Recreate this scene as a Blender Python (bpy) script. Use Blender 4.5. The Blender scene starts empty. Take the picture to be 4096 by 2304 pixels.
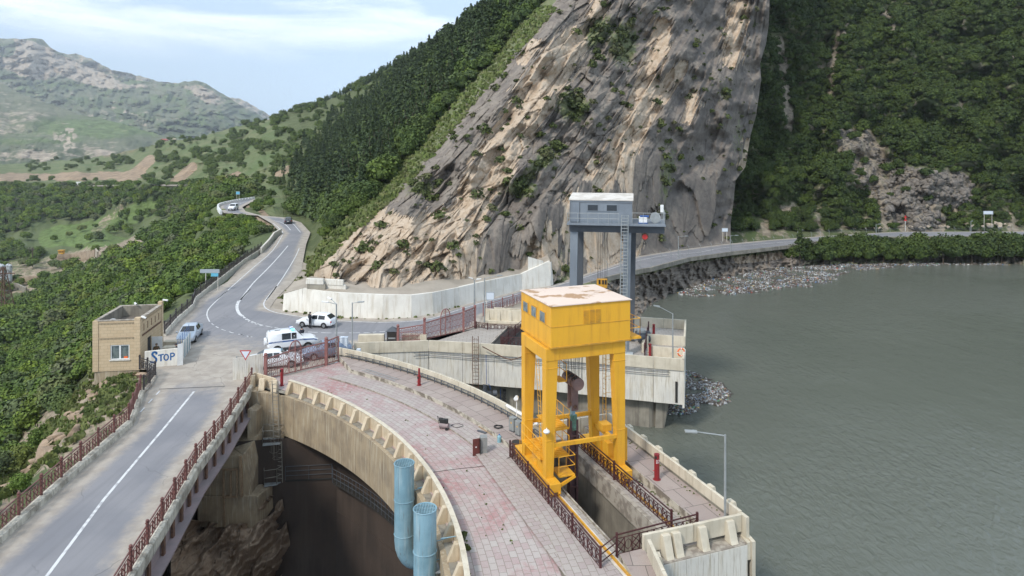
import bpy, bmesh, math, random
import numpy as np
from mathutils import Vector, Matrix
from mathutils.geometry import delaunay_2d_cdt
R=math.radians
random.seed(7)
# ------------------------------------------------------------------ camera, sky, sun, exposure
scn=bpy.context.scene; COL=scn.collection
CAMZ=19.5
cam=bpy.data.objects.new('camera',bpy.data.cameras.new('camera')); COL.objects.link(cam)
cam.location=(0,0,CAMZ); cam.rotation_euler=(R(90),0,0)
cam.data.sensor_width=36; cam.data.lens=25.0; cam.data.shift_y=-(1152-570)/4096
cam.data.clip_start=.5; cam.data.clip_end=20000
scn.camera=cam
SUN_EL=R(46); SUN_AZ=R(218)          # azimuth the light comes from, clockwise from +Y
w=bpy.data.worlds.new('World'); scn.world=w; w.use_nodes=True
nt=w.node_tree; N=nt.nodes; LK=nt.links
bg=N['Background']
sky=N.new('ShaderNodeTexSky'); sky.sky_type='NISHITA'; sky.sun_disc=False
sky.sun_elevation=SUN_EL; sky.sun_rotation=SUN_AZ; sky.air_density=1.0; sky.dust_density=2.5; sky.ozone_density=1.2
tc=N.new('ShaderNodeTexCoord'); mp=N.new('ShaderNodeMapping'); mp.inputs['Rotation'].default_value=(0,R(-8),R(14)); mp.inputs['Scale'].default_value=(1.6,1.6,9.)
mp.inputs['Location'].default_value=(.25,.1,.42)
LK.new(tc.outputs['Generated'],mp.inputs[0])
n1=N.new('ShaderNodeTexNoise'); n1.inputs['Scale'].default_value=1.5; n1.inputs['Detail'].default_value=9; n1.inputs['Roughness'].default_value=.55; n1.inputs['Distortion'].default_value=.35
LK.new(mp.outputs[0],n1.inputs['Vector'])
rp=N.new('ShaderNodeValToRGB'); rp.color_ramp.elements[0].position=.47; rp.color_ramp.elements[1].position=.64
LK.new(n1.outputs[0],rp.inputs[0])
sep=N.new('ShaderNodeSeparateXYZ'); LK.new(tc.outputs['Generated'],sep.inputs[0])
el=N.new('ShaderNodeMapRange'); el.inputs[1].default_value=.10; el.inputs[2].default_value=.17; LK.new(sep.outputs[2],el.inputs[0])
mu=N.new('ShaderNodeMath'); mu.operation='MULTIPLY'; LK.new(rp.outputs[0],mu.inputs[0]); LK.new(el.outputs[0],mu.inputs[1])
ad=N.new('ShaderNodeMath'); ad.operation='MULTIPLY_ADD'; LK.new(mu.outputs[0],ad.inputs[0]); ad.inputs[1].default_value=.85; ad.inputs[2].default_value=.08
m0=N.new('ShaderNodeMix'); m0.data_type='RGBA'; m0.inputs[0].default_value=.72; LK.new(sky.outputs[0],m0.inputs[6]); m0.inputs[7].default_value=(6.9,9.5,12.6,1)
mx=N.new('ShaderNodeMix'); mx.data_type='RGBA'; LK.new(ad.outputs[0],mx.inputs[0]); LK.new(m0.outputs[2],mx.inputs[6]); mx.inputs[7].default_value=(14.5,15.2,16.,1)
LK.new(mx.outputs[2],bg.inputs[0]); bg.inputs[1].default_value=.092
sl=bpy.data.lights.new('sun','SUN'); sl.energy=2.7; sl.angle=R(9); sl.color=(1,.95,.88)
so=bpy.data.objects.new('sun',sl); COL.objects.link(so)
sd=Vector((math.sin(SUN_AZ)*math.cos(SUN_EL),math.cos(SUN_AZ)*math.cos(SUN_EL),math.sin(SUN_EL)))
so.rotation_euler=sd.to_track_quat('Z','Y').to_euler(); so.location=(-40,-40,90)
scn.view_settings.view_transform='Standard'; scn.view_settings.look='None'; scn.view_settings.exposure=0.12; scn.view_settings.gamma=1
scn.render.engine='CYCLES'; scn.cycles.max_bounces=5; scn.cycles.volume_bounces=0

# ------------------------------------------------------------------ maths helpers
F=2844.; FU=1788.6
def ZRx(x):
    t=np.clip((np.asarray(x,float)-2450)/700,0,1); r=-1.7*t*t*(3-2*t); return float(r) if r.ndim==0 else r
def ZRw(X,Y):
    X=np.asarray(X,float);Y=np.asarray(Y,float); return np.where((Y>75)&(X>0),ZRx(2048+X/np.maximum(Y,1)*F),0.)
def G(x,y,z=0.):
    "point of the horizontal plane z seen at photo position x,y (4096 wide)"
    if z==0. and x>2400 and y<1110: z=ZRx(x)   # the reservoir road falls gently towards the far right
    d=(CAMZ-z)*F/(y-570.); return Vector(((x-2048)/F*d,d,z))
def D(x,y,d): return Vector(((x-2048)/F*d,d,CAMZ-(y-570)*d/F))
def U(u,v,d): return np.stack([(u-1288)/FU*d,d+0*u,CAMZ-(v-358.5)*d/FU],-1)
RG={'R1':(0,1100,2.415),'R2':(900,1100,2.898),'R3':(1300,1100,2.415),'R4':(0,1700,2.399),'R5':(900,1450,1.696),'S1':(2000,1050,1.449),'S2':(2150,700,2.898),'S3':(2300,1700,2.399),'S4':(1600,1500,1.802),'S5':(2400,1150,2.229),'S6':(700,700,2.898),'V1':(2050,1400,2.4145),'V2':(950,1250,4.83),'Z4':(2600,700,1.722)}
def S(r,*pts): a=RG[r]; return [(a[0]+x/a[2],a[1]+y/a[2]) for x,y in pts]
def GS(r,*pts,z=0.): return [G(x,y,z) for x,y in S(r,*pts)]
def hsh(ix,iy,s): 
    h=(ix.astype(np.int64)*374761393+iy.astype(np.int64)*668265263+s*1274126177)&0x7fffffff
    h=((h^(h>>13))*1274126177)&0x7fffffff
    return ((h^(h>>16))&0xffff)/65535.
def pn(x,y,s=0):
    x=np.asarray(x,float);y=np.asarray(y,float);ix=np.floor(x);iy=np.floor(y);fx=x-ix;fy=y-iy;r=0
    ux=fx*fx*fx*(fx*(fx*6-15)+10);uy=fy*fy*fy*(fy*(fy*6-15)+10)
    def g(dx,dy):
        a=hsh(ix+dx,iy+dy,s)*6.2831853; return np.cos(a)*(fx-dx)+np.sin(a)*(fy-dy)
    a=g(0,0);b=g(1,0);c=g(0,1);d=g(1,1)
    return 1.5*((a+(b-a)*ux)+((c+(d-c)*ux)-(a+(b-a)*ux))*uy)
def fbm(x,y,o=4,s=0,g=.5):
    r=0;a=1;
    for i in range(o): r=r+a*pn(x*2**i,y*2**i,s+i*17);a*=g
    return r
def ridge(x,y,o=4,s=0):
    r=0;a=1
    for i in range(o): r=r+a*(1-2*np.abs(pn(x*2**i,y*2**i,s+i*13)));a*=.5
    return r
def worley(x,y,s=0):
    ix=np.floor(x);iy=np.floor(y);f1=np.full(np.shape(x),9.);f2=f1.copy();idv=np.zeros(np.shape(x))
    for dx in(-1,0,1):
        for dy in(-1,0,1):
            px=ix+dx+hsh(ix+dx,iy+dy,s);py=iy+dy+hsh(ix+dx,iy+dy,s+5);h=hsh(ix+dx,iy+dy,s+9)
            d=np.hypot(px-x,py-y);m=d<f1
            f2=np.where(m,f1,np.minimum(f2,d));idv=np.where(m,h,idv);f1=np.where(m,d,f1)
    return f1,f2,idv
def sst(a,b,x): t=np.clip((x-a)/(b-a),0,1); return t*t*(3-2*t)
def tps(ctrl):
    c=np.array(ctrl,float);P=c[:,:2]/500.;n=len(c)
    def ph(r): return np.where(r>1e-9,r*r*np.log(np.maximum(r,1e-9)),0)
    K=ph(np.hypot(*(P[:,None]-P[None]).transpose(2,0,1)))+np.eye(n)*1e-4
    A=np.zeros((n+3,n+3));A[:n,:n]=K;A[:n,n]=1;A[:n,n+1:]=P;A[n,:n]=1;A[n+1:,:n]=P.T
    w=np.linalg.solve(A,np.r_[1000./c[:,2],0,0,0])
    def f(u,v):
        x=np.ravel(u)/500.;y=np.ravel(v)/500.;r=w[n]+w[n+1]*x+w[n+2]*y
        for i in range(n): r=r+w[i]*ph(np.hypot(x-P[i,0],y-P[i,1]))
        return (1000./np.maximum(r,.15)).reshape(np.shape(u))
    return f
def inpoly(x,y,poly):
    x=np.asarray(x,float);y=np.asarray(y,float);c=np.zeros(x.shape,bool);n=len(poly)
    for i in range(n):
        x1,y1=poly[i][:2];x2,y2=poly[i-1][:2]
        if y1==y2: continue
        c^=((y1>y)!=(y2>y))&(x<(x2-x1)*(y-y1)/(y2-y1)+x1)
    return c
def pdist(x,y,line,closed=False):
    x=np.asarray(x,float);y=np.asarray(y,float);r=np.full(x.shape,1e9);n=len(line)
    for i in range(0 if closed else 1,n):
        ax,ay=line[i-1][:2];bx,by=line[i][:2];dx,dy=bx-ax,by-ay;t=np.clip(((x-ax)*dx+(y-ay)*dy)/(dx*dx+dy*dy+1e-9),0,1)
        r=np.minimum(r,np.hypot(x-ax-t*dx,y-ay-t*dy))
    return r

# ------------------------------------------------------------------ object helpers
def tag(o,label=None,cat=None,group=None,kind=None):
    if label:o['label']=label
    if cat:o['category']=cat
    if group:o['group']=group
    if kind:o['kind']=kind
    return o
def thing(name,label,cat,loc=(0,0,0),rz=0,group=None):
    o=bpy.data.objects.new(name,None); COL.objects.link(o); o.location=loc; o.rotation_euler=(0,0,rz); o.empty_display_size=.2
    return tag(o,label,cat,group)
def npmesh(name,v,f,mat=None,smooth=False,parent=None,attrs=None,uv=None,local=False):
    me=bpy.data.meshes.new(name); v=np.asarray(v,np.float32).reshape(-1,3)
    if parent is not None and not local: v=v-np.array(parent.location,np.float32)
    me.vertices.add(len(v)); me.vertices.foreach_set('co',v.ravel())
    f=np.asarray(f,np.int32); k=f.shape[1]
    me.loops.add(f.size); me.loops.foreach_set('vertex_index',f.ravel())
    me.polygons.add(len(f)); me.polygons.foreach_set('loop_start',np.arange(len(f),dtype=np.int32)*k)
    if smooth: me.polygons.foreach_set('use_smooth',np.ones(len(f),bool))
    me.update(calc_edges=True)
    for n,a in (attrs or {}).items():
        t=me.attributes.new(n,'FLOAT','POINT'); t.data.foreach_set('value',np.asarray(a,np.float32).ravel())
    if uv is not None:
        l=me.uv_layers.new(name='UVMap'); l.data.foreach_set('uv',np.asarray(uv,np.float32)[f.ravel()].ravel())
    if mat: me.materials.append(mat)
    o=bpy.data.objects.new(name,me); COL.objects.link(o)
    if parent is not None:o.parent=parent
    return o
def dup(o,loc=None,rz=None,sc=None,parent=None,label=None):
    c=o.copy(); COL.objects.link(c)
    if parent: c.parent=parent
    if loc is not None:c.location=loc
    if rz is not None:c.rotation_euler=(0,0,rz)
    if sc is not None:c.scale=(sc,sc,sc) if not hasattr(sc,'__len__') else sc
    if label:c['label']=label
    for ch in list(o.children): dup(ch,parent=c)
    return c
class MB:
    def __init__(s): s.v=[];s.f=[];s.mi=[];s.m=0
    def add(s,vs,fs):
        b=len(s.v); s.v+=[tuple(map(float,q)) for q in vs]; s.f+=[tuple(b+i for i in q) for q in fs]; s.mi+=[s.m]*len(fs); return s
    def hexa(s,b,t):  # four bottom points ccw, four top
        return s.add(list(b)+list(t),[(3,2,1,0),(4,5,6,7),(0,1,5,4),(1,2,6,5),(2,3,7,6),(3,0,4,7)])
    def box(s,c,d,rz=0,top=1.):
        x,y,z=[k/2. for k in d];co,si=math.cos(rz),math.sin(rz)
        def q(a,b,zz,k=1): a*=k;b*=k; return (c[0]+a*co-b*si,c[1]+a*si+b*co,c[2]+zz)
        return s.hexa([q(-x,-y,-z),q(x,-y,-z),q(x,y,-z),q(-x,y,-z)],[q(-x,-y,z,top),q(x,-y,z,top),q(x,y,z,top),q(-x,y,z,top)])
    def bar(s,p,q,w,h=None,up=(0,0,1)):  # rectangular bar from p to q
        h=h or w; p=Vector(p);q=Vector(q);d=(q-p).normalized();u=Vector(up)
        if abs(d.dot(u))>.98:u=Vector((0,1,0))
        r=d.cross(u).normalized()*w/2;k=r.cross(d).normalized()*h/2
        return s.hexa([p-r-k,p+r-k,q+r-k,q-r-k],[p-r+k,p+r+k,q+r+k,q-r+k])
    def tube(s,p,q,r,n=8,r2=None,cap=True):
        r2=r if r2 is None else r2; p=Vector(p);q=Vector(q);d=(q-p).normalized();u=Vector((0,0,1)) if abs(d.z)<.9 else Vector((1,0,0))
        a=d.cross(u).normalized();b=a.cross(d)
        vs=[o+(a*math.cos(t)+b*math.sin(t))*rr for o,rr in((p,r),(q,r2)) for t in[6.28318*i/n for i in range(n)]]
        fs=[(i,(i+1)%n,n+(i+1)%n,n+i) for i in range(n)]
        if cap: fs+=[tuple(range(n))[::-1],tuple(range(n,2*n))]
        return s.add(vs,fs)
    def path(s,pts,r,n=6,closed=False):
        pts=list(pts)
        for i in range(len(pts)-(0 if closed else 1)): s.tube(pts[i],pts[(i+1)%len(pts)],r,n)
        return s
    def ball(s,c,r,n=8,sc=(1,1,1)):
        m=max(4,n//2+1);vs=[];fs=[]
        for j in range(1,m):
            for i in range(n):
                a=6.28318*i/n;t=math.pi*j/m; vs.append((c[0]+r*sc[0]*math.sin(t)*math.cos(a),c[1]+r*sc[1]*math.sin(t)*math.sin(a),c[2]+r*sc[2]*math.cos(t)))
        vs+=[(c[0],c[1],c[2]+r*sc[2]),(c[0],c[1],c[2]-r*sc[2])];T=len(vs)-2
        for j in range(m-2):
            for i in range(n): a=j*n+i;b=j*n+(i+1)%n; fs.append((a,a+n,b+n,b))
        for i in range(n): fs.append((T,i,(i+1)%n)); fs.append((T+1,(m-2)*n+(i+1)%n,(m-2)*n+i))
        return s.add(vs,fs)
    def prism(s,poly,z0,z1):
        n=len(poly);P=[(q[0],q[1]) for q in poly]
        if sum(P[i-1][0]*P[i][1]-P[i][0]*P[i-1][1] for i in range(n))<0:P=P[::-1]
        return s.add([(x,y,z0) for x,y in P]+[(x,y,z1) for x,y in P],[tuple(range(n))[::-1],tuple(range(n,2*n))]+[(i,(i+1)%n,n+(i+1)%n,n+i) for i in range(n)])
    def extr(s,prof,p,ax,ay,w):  # profile (a,b) -> p + a*ax + b*ay, extruded by vector w
        p=Vector(p);ax=Vector(ax);ay=Vector(ay);w=Vector(w);n=len(prof)
        vs=[p+ax*a+ay*b for a,b in prof]; vs+=[q+w for q in vs]
        return s.add(vs,[tuple(range(n))[::-1],tuple(range(n,2*n))]+[(i,(i+1)%n,n+(i+1)%n,n+i) for i in range(n)])
    def sweep(s,line,prof,closed=False):  # prof: (offset to the right of travel, z); line 2D/3D
        L=[Vector((q[0],q[1],q[2] if len(q)>2 else 0)) for q in line];n=len(L);m=len(prof);vs=[]
        for i in range(n):
            a=L[max(i-1,0)];b=L[min(i+1,n-1)];t=Vector((b.x-a.x,b.y-a.y,0)).normalized();nr=Vector((t.y,-t.x,0))
            if 0<i<n-1:
                t1=Vector((L[i].x-a.x,L[i].y-a.y,0)).normalized();c=max(.5,t1.dot(t));nr=nr/c
            for o,z in prof: vs.append(L[i]+nr*o+Vector((0,0,z)))
        fs=[]
        for i in range(n-1):
            for j in range(m): k=(j+1)%m; fs.append((i*m+j,i*m+k,(i+1)*m+k,(i+1)*m+j))
        fs+=[tuple(range(m))[::-1],tuple((n-1)*m+j for j in range(m))]
        return s.add(vs,fs)
    def quad(s,*q): return s.add(q,[tuple(range(len(q)))])
    def build(s,name,mat,parent=None,local=False,bevel=0,smooth=False,recalc=True):
        me=bpy.data.meshes.new(name); off=Vector((0,0,0))
        if parent is not None and not local: off=Vector(parent.location)
        me.from_pydata([Vector(q)-off for q in s.v],[],s.f)
        for m in (mat if isinstance(mat,(list,tuple)) else [mat]): me.materials.append(m)
        if s.m or any(s.mi): me.polygons.foreach_set('material_index',s.mi)
        if recalc:
            bm=bmesh.new(); bm.from_mesh(me); bmesh.ops.recalc_face_normals(bm,faces=bm.faces); bm.to_mesh(me); bm.free()
        if smooth: me.polygons.foreach_set('use_smooth',[True]*len(me.polygons))
        me.update(); o=bpy.data.objects.new(name,me); COL.objects.link(o)
        if smooth:
            try: me.set_sharp_from_angle(angle=R(40))
            except Exception: pass
        if parent is not None:o.parent=parent
        if bevel:
            b=o.modifiers.new('bevel','BEVEL'); b.width=bevel; b.segments=2; b.limit_method='ANGLE'; b.angle_limit=R(50)
        return o
# ------------------------------------------------------------------ materials
def base(name):
    m=bpy.data.materials.new(name); m.use_nodes=True; t=m.node_tree; return m,t,t.nodes['Principled BSDF']
class NB:
    def __init__(s,t): s.t=t
    def n(s,k,**kw):
        o=s.t.nodes.new('ShaderNode'+k)
        for a,b in kw.items(): setattr(o,a,b)
        return o
    def l(s,a,b): s.t.links.new(a,b)
    def noise(s,vec,sc,det=5,rough=.55,dist=0):
        o=s.n('TexNoise'); o.inputs['Scale'].default_value=sc;o.inputs['Detail'].default_value=det;o.inputs['Roughness'].default_value=rough;o.inputs['Distortion'].default_value=dist
        if vec: s.l(vec,o.inputs['Vector'])
        return o.outputs[0]
    def ramp(s,f,a,b):
        o=s.n('MapRange'); o.interpolation_type='SMOOTHSTEP'; o.inputs[1].default_value=a;o.inputs[2].default_value=b; s.l(f,o.inputs[0]); return o.outputs[0]
    def mix(s,f,a,b,mode='MIX'):
        o=s.n('Mix',data_type='RGBA',blend_type=mode)
        for k,x in((0,f),(6,a),(7,b)):
            if isinstance(x,(int,float)): o.inputs[k].default_value=x
            elif isinstance(x,tuple): o.inputs[k].default_value=(*x,1)
            else: s.l(x,o.inputs[k])
        return o.outputs[2]
    def math(s,op,a,b=0.,c=None):
        o=s.n('Math',operation=op)
        for k,x in enumerate((a,b)+((c,) if c is not None else ())):
            if isinstance(x,(int,float)): o.inputs[k].default_value=x
            else: s.l(x,o.inputs[k])
        return o.outputs[0]
    def coord(s,k='Object'): return s.n('TexCoord').outputs[k]
    def pos(s): return s.n('NewGeometry').outputs['Position']
    def map(s,v,sc=(1,1,1),rot=(0,0,0)):
        o=s.n('Mapping'); o.inputs['Scale'].default_value=sc;o.inputs['Rotation'].default_value=rot; s.l(v,o.inputs[0]); return o.outputs[0]
    def attr(s,n): return s.n('Attribute',attribute_name=n).outputs['Fac']
    def bump(s,h,st,dist,bsdf):
        o=s.n('Bump'); o.inputs['Strength'].default_value=st;o.inputs['Distance'].default_value=dist; s.l(h,o.inputs['Height']); s.l(o.outputs[0],bsdf.inputs['Normal']); return o
def mat(name,col,col2=None,sc=3.,rough=.8,metal=0.,stain=None,stsc=1.,stamt=.7,bump=0.,bsc=20.,bd=.02,lo=.4,hi=.65,spec=.5,streak=None):
    m,t,b=base(name); k=NB(t); v=k.pos()
    c=col
    if col2: c=k.mix(k.ramp(k.noise(v,sc,6),lo,hi),col,col2)
    if stain: # vertical run-off stains
        f=k.ramp(k.noise(k.map(v,(stsc,stsc,stsc*.09)),3.,5,.65),.47,.72); c=k.mix(k.math('MULTIPLY',f,stamt),c,stain)
    if streak:
        f=k.ramp(k.noise(k.map(v,(stsc,stsc,stsc*.05)),9.,4,.6),.55,.7); c=k.mix(k.math('MULTIPLY',f,.6),c,streak)
    if isinstance(c,tuple): b.inputs['Base Color'].default_value=(*c,1)
    else: k.l(c,b.inputs['Base Color'])
    b.inputs['Roughness'].default_value=rough; b.inputs['Metallic'].default_value=metal; b.inputs['Specular IOR Level'].default_value=spec
    if bump: k.bump(k.noise(v,bsc,4),bump,bd,b)
    return m
M={}
M['concrete']=mat('aged_concrete',(.30,.275,.225),(.21,.19,.155),.6,.9,stain=(.12,.105,.085),stsc=.8,bump=.4,bsc=8,bd=.03)
M['cream']=mat('cream_painted_concrete',(.62,.56,.445),(.53,.475,.37),.9,.85,stain=(.38,.32,.22),stsc=1.1,stamt=.55,bump=.2,bsc=12)
M['panel']=mat('stained_white_panel',(.68,.65,.58),(.60,.58,.53),.5,.85,stain=(.40,.33,.21),stsc=1.6,stamt=.62,bump=.2,bsc=12,streak=(.30,.25,.18))
M['fascia']=mat('streaked_fascia_concrete',(.36,.28,.18),(.27,.21,.14),.8,.9,stain=(.50,.44,.33),stsc=1.9,stamt=.75,bump=.3,bsc=10,streak=(.14,.11,.085))
M['whitewall']=mat('whitewashed_wall',(.76,.73,.66),(.66,.63,.56),.5,.85,stain=(.46,.39,.29),stsc=.7,stamt=.6,bump=.2)
M['darkgap']=mat('dark_recess',(.03,.028,.025),rough=.95)  # shade of recesses, slots and openings put into a near-black colour
M['void']=mat('dark_brown_dam_wall',(.062,.043,.032),(.042,.030,.023),.25,.92,stain=(.075,.055,.042),stsc=.5,bump=.5,bsc=2,bd=.08)  # brown grime, with overhang and gorge shade also put into the colour
M['kerb']=mat('worn_kerb_stone',(.40,.36,.30),(.24,.205,.17),2.2,.9,bump=.5,bsc=9,bd=.03,lo=.42,hi=.6)
M['kerbside']=mat('crumbling_kerb_face',(.50,.46,.38),(.20,.17,.135),1.6,.9,bump=.6,bsc=6,bd=.04,lo=.44,hi=.58)
M['beamstone']=mat('weathered_bridge_edge',(.58,.54,.45),(.30,.27,.22),1.4,.9,stain=(.2,.18,.15),stsc=2.5,bump=.7,bsc=5,bd=.05)
M['pinksteel']=mat('faded_pink_girder',(.30,.235,.235),(.24,.20,.20),.8,.7)
M['maroon']=mat('maroon_railing_paint',(.17,.068,.058),(.115,.046,.04),4,.55)
M['darkmaroon']=mat('dark_maroon_railing_paint',(.075,.022,.022),(.05,.017,.017),4,.5)
M['pinkred']=mat('faded_red_gate_paint',(.29,.13,.115),(.23,.10,.09),3,.6)
M['blackrail']=mat('black_railing_paint',(.05,.04,.04),(.03,.028,.028),4,.5)
M['yellow']=mat('yellow_crane_paint',(.78,.405,.03),(.71,.365,.03),.35,.42,stain=(.50,.21,.03),stsc=.8,stamt=.5,spec=.4)
M['orangeyellow']=mat('dusty_yellow_steel',(.66,.33,.025),(.45,.24,.04),2,.6)
M['creamroof']=mat('rust_patched_roof',(.70,.565,.47),(.40,.25,.14),.8,.85,lo=.54,hi=.62)
M['grey']=mat('grey_crane_paint',(.21,.24,.272),(.165,.19,.22),.4,.5,stain=(.15,.165,.185),stsc=1.2,stamt=.5)
M['darkgrey']=mat('dark_grey_steel',(.085,.095,.11),(.06,.068,.08),.5,.5)
M['palegrey']=mat('pale_roof_sheet',(.66,.62,.56),(.5,.46,.40),1.,.8)
M['lampgrey']=mat('galvanised_steel',(.36,.38,.38),(.29,.31,.31),3,.5,metal=.3)
M['rust']=mat('rusty_steel',(.16,.085,.05),(.09,.05,.035),5,.85)
M['brownsteel']=mat('brown_primer_steel',(.21,.135,.12),(.17,.11,.10),2,.7)
M['maroonrod']=mat('maroon_gate_rod',(.115,.06,.062),(.085,.045,.048),2,.6)
M['green']=mat('green_coupling_paint',(.13,.26,.20),(.08,.17,.13),4,.6)
M['bluegrey']=mat('pale_blue_pipe_paint',(.225,.375,.445),(.17,.30,.36),.9,.6,stain=(.42,.50,.50),stsc=1.6,stamt=.5,streak=(.12,.10,.08))
M['blue']=mat('blue_paint',(.02,.09,.30),rough=.5)
M['stopblue']=mat('blue_lettering_paint',(.012,.10,.30),(.02,.14,.36),6,.7)
M['white']=mat('white_paint',(.78,.78,.76),(.70,.70,.68),3,.6)
M['carwhite']=mat('white_car_paint',(.76,.78,.80),rough=.25,spec=.6)
M['carsilver']=mat('silver_car_paint',(.50,.56,.63),rough=.3,metal=.3)
M['carblue']=mat('blue_grey_car_paint',(.22,.27,.36),rough=.25,metal=.3)
M['cardark']=mat('dark_car_paint',(.05,.055,.065),rough=.3)
M['glass']=mat('dark_glass',(.02,.024,.028),rough=.08,spec=.8)
M['paneglass']=mat('greyish_window_glass',(.16,.19,.18),(.08,.10,.10),3,.12,spec=.8)
M['tyre']=mat('tyre_rubber',(.018,.018,.018),rough=.85)
M['rim']=mat('wheel_rim',(.35,.36,.37),rough=.35,metal=.7)
M['red']=mat('red_paint',(.50,.03,.03),(.40,.025,.025),4,.45)
M['lampred']=mat('tail_lamp_red',(.6,.03,.02),rough=.2)
M['amber']=mat('amber_lamp',(.8,.25,.03),rough=.2)
M['headlamp']=mat('headlamp_glass',(.75,.76,.74),rough=.1)
M['bollard']=mat('dark_red_column_paint',(.26,.018,.022),(.21,.016,.018),4,.45)
M['orange']=mat('orange_lifebuoy',(.85,.16,.03),rough=.5)
M['black']=mat('black_rubber',(.02,.02,.02),rough=.7)
M['greybox']=mat('grey_electrical_paint',(.27,.28,.27),(.22,.23,.22),3,.5)
M['wood']=mat('weathered_timber',(.36,.25,.15),(.25,.17,.10),4,.85)
M['cloth']=mat('dark_navy_uniform',(.022,.025,.035),(.014,.016,.024),20,.9)
M['camo']=mat('green_brown_camouflage',(.07,.075,.04),(.13,.06,.03),9,.9,lo=.48,hi=.52)
M['skin']=mat('skin',(.50,.29,.20),rough=.6)
M['signback']=mat('grey_sign_back',(.34,.38,.41),rough=.6)
M['signblue']=mat('blue_road_sign',(.12,.42,.58),rough=.5)
M['signwhite']=mat('white_sign_sheet',(.62,.68,.75),rough=.5)
M['cloudyplastic']=mat('blue_water_bottle_plastic',(.22,.40,.46),rough=.2)
M['roofred']=mat('red_tile_roof',(.36,.09,.08),rough=.8)
M['plaster']=mat('pale_plaster',(.42,.36,.28),(.34,.29,.22),.5,.9)
M['silo']=mat('weathered_silo_steel',(.42,.45,.46),(.17,.17,.17),.8,.6,lo=.5,hi=.62)
M['ruin']=mat('ruined_concrete',(.36,.28,.20),(.26,.20,.14),.4,.9)
M['shed']=mat('dark_shed_roof',(.06,.06,.07),rough=.7)
M['trunk']=mat('bark',(.10,.075,.055),(.07,.055,.04),6,.95)
M['marking']=mat('road_paint',(.64,.64,.64),(.36,.36,.37),2.2,.7,lo=.46,hi=.70)
def brickmat(name,c1,c2,mort,rw,rh,ms=.02,uv=True,bump=.3,tint=None,tsc=.4,lo=.5,hi=.62,wear=None):
    m,t,b=base(name);k=NB(t);v=k.coord('UV') if uv else k.pos()
    o=k.n('TexBrick'); k.l(v,o.inputs['Vector']); o.inputs['Color1'].default_value=(*c1,1);o.inputs['Color2'].default_value=(*c2,1);o.inputs['Mortar'].default_value=(*mort,1)
    o.inputs['Scale'].default_value=1.;o.inputs['Mortar Size'].default_value=ms;o.inputs['Brick Width'].default_value=rw;o.inputs['Row Height'].default_value=rh;o.inputs['Bias'].default_value=0
    c=o.outputs['Color']
    if tint:
        f=k.ramp(k.noise(v,tsc,6,.65),lo,hi); f=k.math('MULTIPLY',f,k.math('SUBTRACT',1,o.outputs['Fac'])); f=k.math('MULTIPLY',f,k.ramp(k.noise(v,2.3,3,.7),.30,.62)); c=k.mix(f,c,tint)
    if wear:
        c=k.mix(k.math('MULTIPLY',k.ramp(k.noise(v,1.1,6,.7),.5,.75),.6),c,wear)
    c=k.mix(.35,c,k.mix(k.noise(v,14,4),(.25,.25,.25),(1,1,1)),'MULTIPLY')
    k.l(c,b.inputs['Base Color']); b.inputs['Roughness'].default_value=.88
    k.bump(k.math('SUBTRACT',1,o.outputs['Fac']),bump,.01,b)
    return m
M['paving']=brickmat('pink_and_grey_paving',(.50,.455,.42),(.45,.35,.335),(.27,.23,.20),.5,.36,.016,bump=.15,tint=(.43,.215,.21),tsc=.17,lo=.42,hi=.62,wear=(.54,.505,.46))
M['slab']=brickmat('walkway_slabs',(.42,.35,.31),(.36,.29,.26),(.15,.13,.11),1.1,1.9,.02,wear=(.27,.20,.18))
M['steptile']=brickmat('pale_step_paving',(.47,.42,.38),(.42,.345,.325),(.26,.22,.19),.5,.36,.016,bump=.15,wear=(.40,.35,.31))
M['greytile']=brickmat('grey_walkway_tiles',(.46,.42,.375),(.41,.37,.33),(.25,.22,.185),.75,.5,.02,wear=(.38,.33,.29))
M['brick']=brickmat('yellow_brick',(.66,.51,.33),(.60,.45,.28),(.44,.34,.22),.52,.26,.012,wear=(.54,.41,.27))
M['blockwork']=brickmat('rough_blockwork',(.34,.29,.24),(.28,.24,.20),(.17,.145,.12),.8,.5,.02)
M['dirt']=mat('dusty_earth',(.37,.32,.26),(.30,.26,.21),.5,.95,bump=.3,bsc=5)
M['pinkorange']=mat('faded_orange_paint',(.62,.30,.16),(.45,.24,.15),.5,.7)
M['rustred']=mat('rusty_red_door_paint',(.15,.04,.032),(.10,.03,.025),3,.7)
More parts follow.
